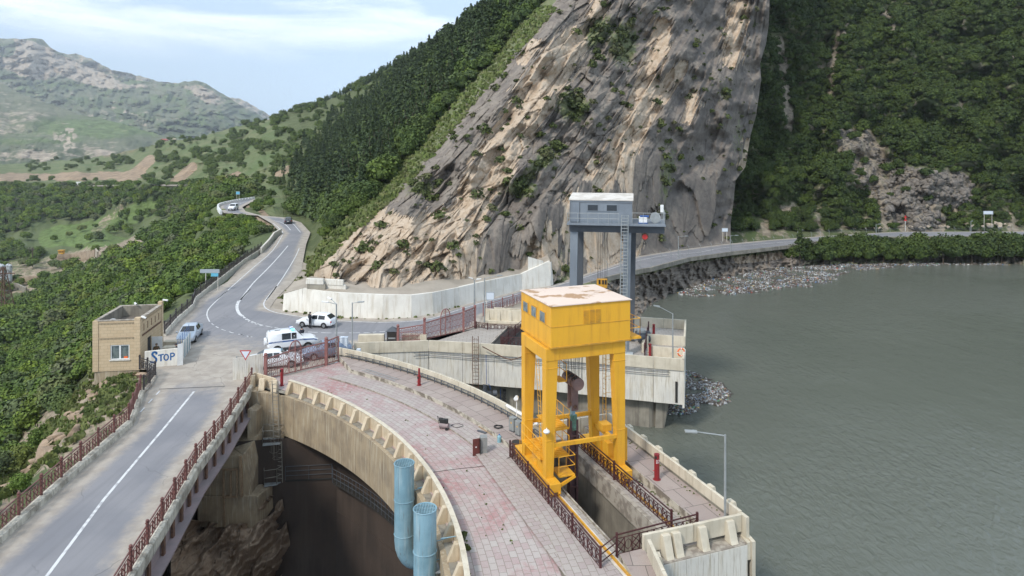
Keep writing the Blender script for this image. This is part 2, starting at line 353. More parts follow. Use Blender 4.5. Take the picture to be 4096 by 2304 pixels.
# ground materials ---------------------------------------------------
def asphalt():
    m,t,b=base('asphalt_with_dusty_edges');k=NB(t);v=k.pos()
    c=k.mix(k.ramp(k.noise(v,.16,5),.35,.65),(.195,.195,.21),(.245,.24,.25))
    c=k.mix(k.math('MULTIPLY',k.ramp(k.noise(k.map(v,(1.6,.05,1)),1.1,4),.45,.65),.35),c,(.165,.165,.175))
    dust=k.attr('dust'); n=k.noise(v,1.4,7,.7); f=k.ramp(k.math('ADD',dust,k.math('MULTIPLY',k.math('SUBTRACT',n,.5),.8)),.25,.85)
    dc=k.mix(k.ramp(k.noise(v,.8,5),.4,.6),(.42,.37,.31),(.34,.295,.245))
    c=k.mix(k.math('MULTIPLY',f,.92),c,dc)
    c=k.mix(k.ramp(k.noise(v,5,3,.8),.66,.72),c,(.15,.15,.155))
    vo=k.n('TexVoronoi',feature='DISTANCE_TO_EDGE'); vo.inputs['Scale'].default_value=.22; dn=k.n('VectorMath',operation='ADD'); nz=k.n('TexNoise'); nz.inputs['Scale'].default_value=.8; k.l(v,nz.inputs['Vector']); k.l(v,dn.inputs[0]); k.l(nz.outputs[1],dn.inputs[1]); k.l(dn.outputs[0],vo.inputs['Vector'])
    c=k.mix(k.math('MULTIPLY',k.ramp(vo.outputs[0],.012,.0),k.math('MULTIPLY',k.ramp(k.noise(v,.1,3),.48,.6),.55)),c,(.09,.09,.092))
    k.l(c,b.inputs['Base Color']);b.inputs['Roughness'].default_value=.85
    k.bump(k.noise(v,25,3),.25,.01,b)
    return m
M['asphalt']=asphalt()
def terrain_mat(name,base1,base2,bare,grass,rocksc=1.,bump=.6,bd=.4):
    "attrs: bare (earth/rock amount), grass (grass amount)"
    m,t,b=base(name);k=NB(t);v=k.pos()
    c=k.mix(k.ramp(k.noise(v,.05*rocksc,8,.6),.38,.62),base1,base2)
    n=k.noise(v,.25*rocksc,8,.7)
    c=k.mix(k.ramp(k.math('ADD',k.attr('grass'),k.math('MULTIPLY',k.math('SUBTRACT',n,.5),1.1)),.35,.65),c,k.mix(k.ramp(k.noise(v,.5*rocksc,6),.35,.65),grass,tuple(x*.62 for x in grass)))
    rc=k.mix(k.ramp(k.noise(v,.6*rocksc,8,.7),.38,.62),bare,tuple(x*.55 for x in bare))
    c=k.mix(k.ramp(k.math('ADD',k.attr('bare'),k.math('MULTIPLY',k.math('SUBTRACT',k.noise(v,.33*rocksc,8,.75),.5),1.3)),.38,.62),c,rc)
    k.l(c,b.inputs['Base Color']);b.inputs['Roughness'].default_value=.95;b.inputs['Specular IOR Level'].default_value=.15
    k.bump(k.noise(v,.8*rocksc,8,.7),bump,bd,b)
    return m
M['slope']=terrain_mat('scrubby_slope',(.075,.095,.04),(.11,.115,.06),(.30,.255,.195),(.11,.15,.055))
M['mountain']=terrain_mat('distant_mountain',(.085,.105,.06),(.17,.175,.12),(.46,.385,.30),(.15,.20,.085),.08,.9,5.)
M['hill']=terrain_mat('grassy_hillside',(.09,.115,.05),(.12,.14,.065),(.38,.31,.23),(.15,.21,.07),.6,.5,.6)
def rock_mat():
    m,t,b=base('layered_limestone');k=NB(t);v=k.pos()
    g=k.mix(k.ramp(k.noise(v,.35,9,.68),.35,.65),(.185,.158,.137),(.275,.237,.196))
    g=k.mix(k.math('MULTIPLY',k.ramp(k.noise(v,.45,9,.75),.50,.62),.7),g,(.125,.108,.094))
    g=k.mix(k.ramp(k.noise(v,2.6,7,.75),.62,.72),g,(.33,.30,.26))
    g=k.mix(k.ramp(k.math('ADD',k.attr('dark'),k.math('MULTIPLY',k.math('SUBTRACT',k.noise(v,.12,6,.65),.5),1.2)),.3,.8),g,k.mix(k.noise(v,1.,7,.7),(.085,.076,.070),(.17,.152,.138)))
    a=k.mix(k.ramp(k.noise(v,.5,9,.7),.35,.65),(.45,.345,.245),(.55,.45,.345))
    a=k.mix(k.math('MULTIPLY',k.ramp(k.noise(v,1.6,8,.75),.54,.64),.6),a,(.30,.215,.14))
    f=k.ramp(k.math('ADD',k.attr('tan'),k.math('MULTIPLY',k.math('SUBTRACT',k.noise(v,.55,9,.7),.5),.9)),.36,.50)
    c=k.mix(f,g,a)
    c=k.mix(k.math('MULTIPLY',k.ramp(k.attr('crack'),.25,.9),.55),c,(.05,.042,.036))
    gr=k.mix(k.ramp(k.noise(v,1.3,8,.7),.35,.65),(.13,.16,.07),(.21,.21,.115))
    c=k.mix(k.ramp(k.math('ADD',k.attr('grass'),k.math('MULTIPLY',k.math('SUBTRACT',k.noise(v,.7,9,.75),.5),1.3)),.42,.6),c,gr)
    sc=k.mix(k.ramp(k.noise(v,.22,8,.7),.40,.62),(.075,.095,.038),(.12,.135,.06))
    c=k.mix(k.ramp(k.math('ADD',k.attr('scrub'),k.math('MULTIPLY',k.math('SUBTRACT',k.noise(v,.2,8,.7),.5),.7)),.4,.6),c,sc)
    k.l(c,b.inputs['Base Color']);b.inputs['Roughness'].default_value=.93;b.inputs['Specular IOR Level'].default_value=.2
    h=k.math('ADD',k.noise(v,1.1,10,.68),k.math('MULTIPLY',k.noise(v,5,5,.7),.2))
    k.bump(h,.75,.42,b)
    return m
M['rock']=rock_mat()
M['bankrock']=mat('grey_bank_rock',(.21,.19,.165),(.12,.105,.095),.6,.95,bump=1.,bsc=1.6,bd=.4,spec=.2)
M['tanbank']=mat('brown_gorge_rock',(.40,.30,.215),(.26,.19,.135),.5,.95,bump=.7,bsc=1.6,bd=.25,spec=.2)
M['oldcream']=mat('yellowed_cream_concrete',(.60,.50,.36),(.50,.40,.27),.9,.85,stain=(.34,.26,.16),stsc=1.6,stamt=.55,bump=.2)
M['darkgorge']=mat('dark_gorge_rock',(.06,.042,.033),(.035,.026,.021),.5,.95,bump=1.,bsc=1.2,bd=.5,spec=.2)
M['boulder']=mat('grey_boulder',(.20,.175,.15),(.10,.09,.08),1.2,.95,bump=.6,bsc=3,bd=.1)
M['paleboulder']=mat('pale_boulder',(.42,.35,.27),(.28,.23,.18),1.2,.95,bump=.6,bsc=3,bd=.1)
def water():
    m,t,b=base('murky_reservoir_water');k=NB(t);v=k.pos()
    c=k.mix(k.ramp(k.noise(v,.02,4),.35,.65),(.118,.127,.105),(.132,.141,.116))
    k.l(c,b.inputs['Base Color']);b.inputs['Roughness'].default_value=.12;b.inputs['IOR'].default_value=1.33
    a=k.noise(k.map(v,(1,.5,1),(0,0,R(-25))),2.0,5,.6,.6); d=k.noise(k.map(v,(1,.6,1),(0,0,R(-35))),.33,3,.5)
    n=k.n('Bump');n.inputs['Strength'].default_value=1.;n.inputs['Distance'].default_value=.18
    amp=k.math('MULTIPLY',a,k.math('ADD',.22,k.math('MULTIPLY',k.ramp(k.noise(v,.02,4,.6),.38,.62),1.1)))
    k.l(k.math('ADD',amp,k.math('MULTIPLY',d,.6)),n.inputs['Height']); k.l(n.outputs[0],b.inputs['Normal'])
    return m
M['water']=water()
def foliage(name,cols,tr=.0):
    m,t,b=base(name);k=NB(t)
    r=k.n('ObjectInfo').outputs['Random'];f=k.math('FRACT',k.math('ADD',r,k.attr('tint')))
    o=k.n('ValToRGB');e=o.color_ramp.elements
    while len(e)<len(cols): e.new(.5)
    for i,c in enumerate(cols): e[i].position=i/(len(cols)-1);e[i].color=(*c,1)
    k.l(f,o.inputs[0])
    n=k.noise(k.pos(),1.1,4,.7); c=k.mix(k.ramp(n,.3,.7),o.outputs[0],k.mix(.35,o.outputs[0],(.13,.17,.03)))
    lv=k.attr('leaf'); c=k.mix(k.math('MULTIPLY',lv,.45),c,k.mix(1.,c,(1.9,1.8,1.3),'MULTIPLY'))
    k.l(c,b.inputs['Base Color']);b.inputs['Roughness'].default_value=.75;b.inputs['Specular IOR Level'].default_value=.25
    return m
M['leaf']=foliage('deciduous_leaves',[(.038,.072,.018),(.080,.135,.022),(.050,.092,.024),(.14,.20,.024),(.045,.078,.028),(.105,.165,.026),(.075,.095,.055),(.06,.11,.022),(.125,.155,.03),(.105,.112,.08)])
M['leafdark']=foliage('shaded_hillside_leaves',[(.022,.040,.014),(.034,.060,.014),(.018,.034,.016),(.048,.074,.014),(.024,.046,.018),(.034,.052,.02)])  # cloud shade of the right hillside is put into these darker leaf colours
M['leafmid']=foliage('hillside_leaves',[(.035,.062,.02),(.055,.09,.02),(.04,.07,.026),(.085,.125,.024),(.045,.07,.03),(.065,.095,.035)])
M['pine']=foliage('pine_needles',[(.024,.045,.026),(.036,.062,.030),(.028,.05,.034),(.05,.078,.030),(.033,.055,.036)])
M['farleaf']=foliage('far_woodland_leaves',[(.055,.085,.032),(.08,.12,.035),(.065,.095,.04),(.09,.13,.035),(.06,.08,.045)])
M['scrubleaf']=foliage('dry_cliff_shrub_leaves',[(.045,.058,.024),(.06,.075,.026),(.04,.05,.026),(.085,.082,.045)])
M['grass']=foliage('grass_tufts',[(.10,.145,.045),(.15,.17,.075),(.08,.11,.04),(.18,.18,.10)])
# ------------------------------------------------------------------ ROADS
near_l=[(-24.2,5,0),(-24.3,20,0),(-24.5,30,0)]
near_r=[(-13.6,5,0),(-15.6,20,0),(-16.6,27,0)]
LB=[G(*p) for p in [(0,2177),(267,1933),(533,1700),(571,1580),(621,1505)]]+[Vector((-31.2,61.2,0)),Vector((-35.2,67.5,0))]+[G(*p) for p in [(658,1332),(779,1200),(938,1111),(1045,1014),(1080,986),(1126,935),(1086,893),(1031,862),(893,852),(874,838),(872,822),(907,812),(959,801),(1016,793)]]
RBd=[G(*p) for p in [(1026,799),(1000,812),(969,828),(983,845),(1045,862),(1142,870),(1205,890),(1242,930),(1225,976),(1215,1028),(1207,1080),(1162,1138),(1128,1170),(1100,1200),(1080,1231),(1124,1238)]]
WALLB=[Vector(q) for q in [(-27.6,84.0,0),(-26.6,82.6,0),(-24.1,81.6,0),(-21.5,79.9,0),(-19.3,79.3,0),(-14.3,78.8,0),(-11.2,79.3,0),(-9.0,80.9,0),(-6.3,84.8,0),(-3.5,88.1,0),(1.3,94.3,0),(5.2,96.6,0)]]
UPE=[G(*p) for p in [(2271,1119),(2488,1047),(2547,1026),(2710,1000),(2890,977),(3065,961),(3297,944),(3587,927),(4052,926),(4500,926)]]
LOE=[G(*p) for p in [(4500,950),(4052,950),(3700,950),(3558,952),(3314,963),(3169,984),(2925,1012),(2751,1036),(2600,1076),(2557,1083),(2426,1113),(2357,1134),(2087,1210),(1962,1251),(1933,1261),(1900,1315),(1855,1328),(1739,1365),(1590,1370),(1536,1372),(1432,1378),(1354,1395),(1352,1447),(1187,1496),(1061,1512),(1000,1540),(871,1725),(763,1867),(625,2100),(496,2304)]]
RP=[Vector(q) for q in near_l]+LB+RBd+WALLB[2:]+UPE+LOE+[Vector(q) for q in near_r[::-1]]
RP2=[(q.x,q.y) for q in RP]
def sheet(name,poly,step,z,mat,attrs=None,kind='structure'):
    xs=[p[0] for p in poly];ys=[p[1] for p in poly];pts=[Vector(p[:2]) for p in poly];n=len(pts)
    g=np.stack(np.meshgrid(np.arange(min(xs),max(xs),step),np.arange(min(ys),max(ys),step)),-1).reshape(-1,2); g=g+np.random.RandomState(1).uniform(-.2,.2,g.shape)*step
    g=g[inpoly(g[:,0],g[:,1],poly)]; dd=pdist(g[:,0],g[:,1],poly,True); g=g[dd>step*.35]
    r=delaunay_2d_cdt(pts+[Vector(q) for q in g],[(i,(i+1)%n) for i in range(n)],[],0,1e-5)
    v=np.array([(q.x,q.y,z+float(ZRw(q.x,q.y))) for q in r[0]]);f=[t for t in r[2] if len(t)==3];c=v[np.array(f)].mean(1);k=inpoly(c[:,0],c[:,1],poly);f=np.array(f)[k]
    a=attrs(v) if attrs else None
    a2=v[f[:,1]]-v[f[:,0]];b2=v[f[:,2]]-v[f[:,0]];fl=(a2[:,0]*b2[:,1]-a2[:,1]*b2[:,0])<0; f[fl]=f[fl][:,::-1]
    o=npmesh(name,v,f,mat,attrs=a,uv=v[:,:2]); 
    if kind:o['kind']=kind
    return o
def dustf(v):
    d=pdist(v[:,0],v[:,1],RP2,True); y=v[:,1]
    wd=np.where(y<58,1.9,np.where((v[:,0]>-8)&(y>75),1.1,2.3)); wd=np.where((y<58)&(v[:,0]>-19),1.3,wd)
    a=sst(1.25,.15,d/wd)
    e=np.exp(-((v[:,0]+33)**2+(v[:,1]-64)**2)/60)+.8*np.exp(-((v[:,0]+22.5)**2+(v[:,1]-60)**2)/30)+.35*np.exp(-((v[:,0]+25)**2+(v[:,1]-66)**2)/90)
    return {'dust':np.clip(a+e*.8,0,1)}
road=sheet('road',RP2,.75,0.,M['asphalt'],dustf)
RZC=[.005]
def ribbon(mb,pts,w,z=None,dash=None,rnd=0):
    if z is None: RZC[0]+=.0012; z=RZC[0]
    L=[Vector((p[0],p[1],0)) for p in pts]
    if dash:
        on,off=dash;out=[];acc=0;cur=[L[0]];on_=True
        for i in range(1,len(L)):
            a,b=L[i-1],L[i];d=(b-a).length;t=0
            while d-t>(on if on_ else off)-acc:
                t+=(on if on_ else off)-acc;acc=0;p=a.lerp(b,t/d)
                if on_: cur.append(p);out.append(cur);cur=[]
                else: cur=[p]
                on_=not on_
            acc+=d-t
            if on_:cur.append(b)
        if len(cur)>1:out.append(cur)
        for c in out: ribbon(mb,c,w,z)
        return
    n=len(L);vs=[]
    for i in range(n):
        t=(L[min(i+1,n-1)]-L[max(i-1,0)]).normalized();nr=Vector((t.y,-t.x,0))*w/2
        zz=Vector((0,0,z+float(ZRw(L[i].x,L[i].y))));vs+=[L[i]-nr+zz,L[i]+nr+zz]
    mb.add(vs,[(2*i,2*i+1,2*i+3,2*i+2) for i in range(n-1)])
def smooth(pts,k=3):
    P=[Vector(p) for p in pts];out=[]
    for i in range(len(P)-1):
        a=P[max(i-1,0)];b=P[i];c=P[i+1];d=P[min(i+2,len(P)-1)]
        for j in range(k):
            t=j/k;out.append(.5*((2*b)+(c-a)*t+(2*a-5*b+4*c-d)*t*t+(3*b-a-3*c+d)*t**3))
    return out+[P[-1]]
mk=MB()
ribbon(mk,[(-19.3,12),(-20.7,30.5)]+[tuple(q) for q in GS('R4',(450,1449),(1000,710),(1600,0))]+[G(776,1566)],.16)
ribbon(mk,smooth(GS('S6',(1310,820),(1200,950),(1060,1100),(900,1260),(760,1449))+GS('R2',(290,165),(195,270),(150,340),(140,395),(160,440))),.17)
ribbon(mk,smooth(GS('R2',(160,300),(141,350),(143,400),(168,450),(208,478))),.34)
ribbon(mk,smooth(GS('R2',(208,478),(290,530),(440,583),(700,632),(900,655),(1100,668),(1300,672),(1739,667))+GS('R3',(430,555),(580,545))),.13,dash=(1.1,.35))
ribbon(mk,smooth(GS('R2',(212,492),(290,545),(430,590))),.12,dash=(.45,.45))
ribbon(mk,smooth(GS('R3',(610,543),(720,530),(880,503),(960,480))),.14)
ribbon(mk,smooth(GS('S6',(1440,850),(1390,960),(1250,1190),(1060,1449))+GS('R2',(600,130),(500,250),(457,310),(452,350),(480,390),(570,430),(700,455),(900,485),(1300,530),(1739,550))+GS('R3',(500,460),(800,450),(1000,425),(1130,390),(1500,272),(1900,178))+GS('S2',(340,1250),(980,1045),(1160,995),(1500,930),(1884,895))+GS('Z4',(500,502),(800,472),(1200,440))),.14)
ribbon(mk,smooth(GS('S6',(1250,690),(1130,880),(900,1080),(620,1330),(480,1449))+GS('R1',(2200,150),(2040,300),(2000,370),(2010,420),(2027,452))),.13)
ribbon(mk,smooth(GS('R1',(2045,470),(2120,517),(2240,557),(2340,580),(2430,597))+GS('R2',(180,690),(260,710),(330,722))),.13,dash=(.8,.75))
ribbon(mk,smooth(GS('S6',(1150,530),(1230,550),(1290,585),(1340,640))),.17)
ribbon(mk,smooth(GS('S6',(1365,560),(1400,600),(1455,665))),.15)
ribbon(mk,smooth(GS('S6',(1140,560),(1210,620),(1260,680))),.15)
ribbon(mk,smooth(GS('S6',(690,365),(740,335),(830,312),(880,300))),.15)
ribbon(mk,smooth(GS('S6',(600,365),(650,340),(730,322))),.13)
ribbon(mk,GS('R1',(1545,1120),(1330,1355)),.11,dash=(.9,.9))
mk.build('road_marking',M['marking'],recalc=False)['kind']='structure'
sc_=MB()
for a,b in (((1040,890),(1840,895)),): sc_.add([q+Vector((0,0,.004)) for q in GS('R1',(1530,1105),(2170,1078))]+[q+Vector((0,.12,.004)) for q in GS('R1',(2170,1078),(1530,1105))],[(0,1,2,3)])
sc_.build('road_joint',M['black'],recalc=False)['kind']='structure'
# far roads in the valley
FR=[U(np.array(u*1.),np.array(v*1.),d) for u,v,d in [(-300,468,700),(0,466.5,648),(100,466.5,641),(200,466,630),(300,465,562),(370,463,522),(430,464.,500),(500,464,440),(545,465,395),(590,472,345),(640,484,300),(655,494,262)]]
b=MB(); P=[Vector(q) for q in FR]; b.sweep(smooth(P),[(-3.2,.05),(3.2,.05),(3.2,-1.0),(-3.2,-1.0)]); b.build('far_road',M['kerb'])['kind']='structure'

# ------------------------------------------------------------------ TERRAIN
def flatten(Pw,zr=-.35,hw=.3,wd=6.):
    x,y,z=Pw[...,0],Pw[...,1],Pw[...,2]
    zr=zr+ZRw(x,y); ins=inpoly(x,y,RP2); d=np.where(ins,0,pdist(x,y,RP2,True)); w=sst(hw,wd,d)
    z2=np.where(ins,np.minimum(z,zr),zr+(z-zr)*w); Pw[...,2]=z2; return Pw
class Patch:
    def __init__(s,name,ctrl,us,top,bot,nv,disp,mat,attrs=None,flat=None,kind='structure',back=6,backd=(1.,-.55),uright=None,smooth=True,curl=0):
        f=s.f=tps(ctrl); nu=len(us); us=np.asarray(us,float)
        t=np.linspace(0,1,nv)[:,None]
        tu,tv=np.array(top).T[:2];bu,bv=np.array(bot).T[:2]
        u0=us[None,:]+0*t; vt=np.interp(us,tu,tv);vb=np.interp(us,bu,bv)
        v=vb[None,:]*(1-t)+vt[None,:]*t; u=u0.copy()
        if uright is not None:
            ru,rv=np.array(uright).T[:2]; e=np.interp(v[:,-1],rv[::-1] if rv[0]>rv[-1] else rv,ru[::-1] if rv[0]>rv[-1] else ru)
            s0=(us-us[0])/(us[-1]-us[0]); u=us[0]+s0[None,:]*(e[:,None]-us[0])
        s.u,s.v=u,v; d=f(u,v); s.A=attrs(u,v) if attrs else {}
        dd=disp(u,v,d,s.A); W=U(u,v,d+dd)
        ov=s.A.pop('lift',None)
        if ov is not None: W[...,2]+=ov
        if flat: W=flatten(W,*flat)
        s.W=W
        rows=[W];A={k:[a] for k,a in s.A.items()}
        r=W[-1];sp=max(1.,float(np.median(np.hypot(*(W[-1,1:,:2]-W[-1,:-1,:2]).T))))*3
        for k in range(1,back+1):
            q=r.copy();q[:,1]+=backd[0]*sp*k**1.5;q[:,0]+=q[:,0]/q[:,1]*backd[0]*sp*k**1.5*.3;q[:,2]+=backd[1]*sp*k**1.5;rows.append(q[None])
            for a in A.values(): a.append(a[0][-1:])
        W=np.concatenate(rows);A={k:np.concatenate(a) for k,a in A.items()}
        if curl: # turn the right edge back
            cols=[W]
            for k in range(1,9):
                q=W[:,-1:].copy();q[...,1]+=curl*k**1.4;q[...,0]+=curl*.02*k;cols.append(q)
            W=np.concatenate(cols,1);A={k:np.concatenate([a]+[a[:,-1:]]*8,1) for k,a in A.items()}
        n,m=W.shape[:2];i=np.arange(n*m).reshape(n,m);fc=np.stack([i[:-1,:-1],i[:-1,1:],i[1:,1:],i[1:,:-1]],-1).reshape(-1,4)
        s.o=npmesh(name,W,fc,mat,smooth=smooth,attrs=A); 
        if kind:s.o['kind']=kind
        s.rnd=np.random.RandomState(len(name)*7+nu)
    def pick(s,n,dens,area=True):
        "n random surface points, rejection by dens(u,v)"
        nv,nu=s.u.shape;out=[]
        Wa=s.W;ax=np.linalg.norm(np.cross(Wa[1:,:-1]-Wa[:-1,:-1],Wa[:-1,1:]-Wa[:-1,:-1]),axis=-1) if area is True else np.ones((nv-1,nu-1))
        if area=='px':
            ax=np.abs((s.u[:-1,1:]-s.u[:-1,:-1])*(s.v[1:,:-1]-s.v[:-1,:-1]))
        p=(ax*np.clip(dens(s.u[:-1,:-1],s.v[:-1,:-1]),0,None)).ravel();p/=p.sum()
        idx=s.rnd.choice(len(p),n,p=p);i,j=idx//(nu-1),idx%(nu-1)
        a,b=s.rnd.rand(n,1),s.rnd.rand(n,1)
        W=s.W; P=(W[i,j]*(1-a)+W[i,j+1]*a)*(1-b)+(W[i+1,j]*(1-a)+W[i+1,j+1]*a)*b
        return P,s.u[i,j],s.v[i,j]
def P_(*a): return np.array(a,float)
# --- far mountains
def mnt_attr(bare,gr=.3):
    def f(u,v):
        return {'bare':np.clip(bare(u,v)*1.12+(.08+.22*(bare(u,v)>.45))*fbm(u/11.,v/6.,4,77)+.09*ridge(u/26.+v/30.,v/30.,3,78)-.05,0,1),'grass':gr+.25*fbm(u/40.,v/20.,3,79)}
    return f
def gauss(u,v,cu,cv,su,sv,rot=0):
    a=u-cu;b=v-cv;c,s_=math.cos(rot),math.sin(rot);x=a*c+b*s_;y=-a*s_+b*c
    return np.exp(-(x/su)**2-(y/sv)**2)
def md(amp,sc):
    def f(u,v,d,A):
        n=ridge(u/sc+.3*v/sc,v/sc*1.5-.2*u/sc,5,3); return amp*(n-.6)*np.clip(1-0*u,0,1)+amp*.5*fbm(u/60.,v/30.,3,8)
    return f
us=np.arange(-420,760,2.6)
tj=lambda line,a=2.,s=1:[(u,np.interp(u,*np.array(line).T)+a*fbm(np.array(u/14.),np.array(s*3.3),4,s)) for u in np.arange(line[0][0],line[-1][0],2.5)]
# farthest ridge piece (right end)
Patch('far_ridge',[(300,200,4300),(700,300,4500),(300,400,4000),(700,400,4000)],np.arange(120,740,3.),tj([(120,130),(165,136),(190,134),(230,148),(280,175),(330,185),(400,205),(440,208),(500,216),(560,240),(590,248),(606,248),(640,268),(668,284),(690,300),(740,330)],2.5,4),[(0,400),(800,400)],90,md(70,80),M['mountain'],mnt_attr(lambda u,v:.40+.2*gauss(u,v,620,262,40,12)))
mt_top=tj([(-420,140),(-200,104),(-60,100),(0,97),(45,97),(100,98),(108,100),(125,118),(150,131),(163,135),(175,146),(200,160),(240,178),(300,196),(350,202),(400,208),(440,211),(460,206),(490,203),(500,204),(520,210),(545,228),(575,245),(600,262),(640,283),(672,303),(740,340)],1.8,2)
def mb_bare(u,v):
    r=.85*sst(.35,.7,np.maximum(gauss(u,v,75,150,95,52,.28),gauss(u,v,200,180,130,28,.33)))*1.25+.20
    r=np.maximum(r,.75*gauss(u,v,320,216,60,6)+.1);r=np.maximum(r,.8*gauss(u,v,520,240,60,18,.5));r=np.maximum(r,.5*gauss(u,v,300,290,160,50)*sst(.1,.5,fbm(u/30.,v/10.,4,5)))
    r=np.where(gauss(u,v,15,118,24,26)>.35,0,r); return r+.18*fbm(u/40.,v/18.,3,6)
cliffy=[(-400,150,3900),(0,100,3900),(120,130,3850),(75,150,3550),(100,200,3450),(0,230,3300),(250,240,3300),(400,215,3500),(500,210,3500),(680,310,3400),(450,300,2700),(200,330,2500),(0,330,2400),(600,330,2700),(-300,330,2400),(300,430,1900),(600,430,2100),(-300,440,1700),(50,440,1700)]
Patch('mountain',cliffy,us,mt_top,[(-500,450),(800,450)],240,md(75,48),M['mountain'],mnt_attr(mb_bare,.42))
# middle spur with green meadows in front
sp_top=tj([(-420,90),(-200,150),(-60,185),(0,207),(60,240),(130,262),(200,288),(260,298),(330,318),(400,338),(450,350),(520,352),(600,360),(680,380)],1.5,5)
Patch('meadow_spur',[(-400,100,2600),(-300,300,1700),(0,210,2300),(0,300,1750),(200,300,1900),(450,355,1800),(600,370,1700),(0,420,1300),(300,420,1350),(600,430,1500),(-300,430,1250)],np.arange(-420,700,2.6),sp_top,[(-500,452),(800,452)],170,md(26,110),M['mountain'],
 lambda u,v:{'bare':.26+.75*gauss(u,v,165,350,26,30,.4)*sst(-.2,.3,fbm(u/16.,v/14.,3,2))+.5*gauss(u,v,80,390,60,14)+.4*gauss(u,v,250,385,50,20)+.25*gauss(u,v,20,300,90,50)+.1*fbm(u/30.,v/20.,3,3),'grass':.25+.6*gauss(u,v,250,320,190,28)+.3*gauss(u,v,60,355,120,12)})
# --- valley, grassy hills, forested flank and the rock face: one mountainside
rtop=tj([(-420,420),(-200,416),(0,413),(70,409),(130,403),(165,404),(200,398),(260,388),(320,374),(370,362),(400,352),(440,352),(470,346),(520,330),(560,318),(600,309),(622,306),(640,300),(680,283),(720,268),(760,258),(800,245),(830,232),(870,213),(910,195),(960,172),(1010,150),(1060,118),(1100,92),(1130,64),(1160,45),(1190,24),(1250,-4),(1300,-40),(1400,-105),(1500,-170),(1700,-260),(2000,-330)],2.2,7)
rbot=[(-420,472),(0,470),(370,466),(500,468),(560,474),(610,486),(640,515),(690,552),(720,580),(770,610),(779,640),(762,700),(735,758),(700,775),(712,772),(720,770),(1000,800),(1385,745),(1500,700),(1600,672),(1700,650),(1840,625),(2000,620)]
rbot=[(-420,472),(0,470),(370,466),(500,468),(560,474),(610,488),(640,518),(690,556),(715,585),(730,640),(740,765),(770,775),(1000,790),(1385,735),(1500,692),(1600,662),(1700,645),(1840,622),(2000,615)]
rc=[(-400,470,700),(0,468,650),(100,468,642),(200,467,631),(300,466,562),(430,466,500),(370,464,522),(500,466,440),(560,472,385),(600,480,320),(640,515,230),(700,552,180),(740,600,146),(775,625,128),(768,680,108),(740,740,94),(700,765,88),
 (770,735,86),(850,735,82.8),(1000,735,81),(1100,735,82),(1180,715,86),(1250,695,90),(1330,680,95),(1400,700,97),(1500,680,106),(1600,650,117),(1700,632,131),(1840,602,149),
 (0,440,700),(0,413,1000),(-400,420,1000),(200,430,680),(200,398,1000),(400,420,620),(400,352,900),(470,400,600),(540,330,800),(560,420,430),(620,306,820),(600,380,520),(650,420,360),(650,293,820),(720,268,740),(760,400,330),(700,480,260),(800,245,680),(870,213,620),(960,172,540),(1060,118,470),(1130,64,430),(1250,-5,380),(1400,-110,330),
 (760,540,185),(850,440,240),(900,330,300),(1000,250,290),(1080,170,270),(1170,90,250),(1270,10,235),
 (830,570,122),(900,480,142),(985,400,150),(1060,320,162),(1160,190,170),(1260,95,184),
 (800,655,93),(900,560,101),(985,490,108),(1060,410,115),(1150,300,124),(1230,210,131),(1300,120,140),(1395,0,155),(1480,-120,168),
 (900,650,88),(1000,600,92),(1100,500,102),(1150,600,93),(1250,450,105),(1300,300,118),(1300,600,98),(1400,500,108),(1400,620,101),(1450,300,124),(1450,100,138),(1500,0,148),(1500,600,110),(1600,580,121),(1600,450,127),(1600,200,142),(1650,0,155),(1700,560,136),(1700,400,141),(1750,200,153),(1800,0,167),(1850,300,164),(1840,500,156),(1780,520,145),(1900,150,173),(1925,0,179),(1930,-200,188),(1700,-200,172),(1500,-170,165),(1900,-330,205)]
def kfam(u,v):
    k=u*1.
    for _ in range(40):
        c=np.interp(k,[700,1030,1250,1470,1640,1815,1960],[.80,.70,.64,.52,.34,.16,.08]); k=u-(730-v)*c
    return k
crest=P_((700,780),(735,755),(775,690),(835,625),(905,560),(960,515),(1000,478),(1060,410),(1110,350),(1150,300),(1200,235),(1250,180),(1310,110),(1365,50),(1400,0),(1440,-60),(1560,-200))
tans=[([(1165,610),(1185,520),(1230,420),(1292,320),(1345,235),(1400,165),(1440,110)],46),([(1240,470),(1310,350),(1370,260)],26),([(1425,150),(1480,85),(1505,30),(1510,-40)],20),([(1310,150),(1350,110)],14),
 ([(1500,500),(1560,360),(1600,260),(1650,150),(1665,70)],24),([(1560,420),(1620,300),(1680,210),(1715,170)],20),([(1455,520),(1500,560),(1560,560)],42),([(1480,440),(1500,400)],14),([(1590,520),(1620,470)],20),
 ([(880,640),(950,670),(1030,680),(1120,640)],58),([(960,570),(1040,590),(1120,560)],40),([(1040,730),(1150,700)],34),([(1300,720),(1330,640),(1390,560)],24),([(1500,680),(1545,640)],40),([(1660,100),(1655,60)],10),
 ([(1862,20),(1850,80),(1840,150)],26),([(1745,240),(1735,300)],16),([(1880,360),(1870,420)],12),([(1400,640),(1440,560),(1480,520)],16),([(800,690),(870,600),(940,530)],24)]
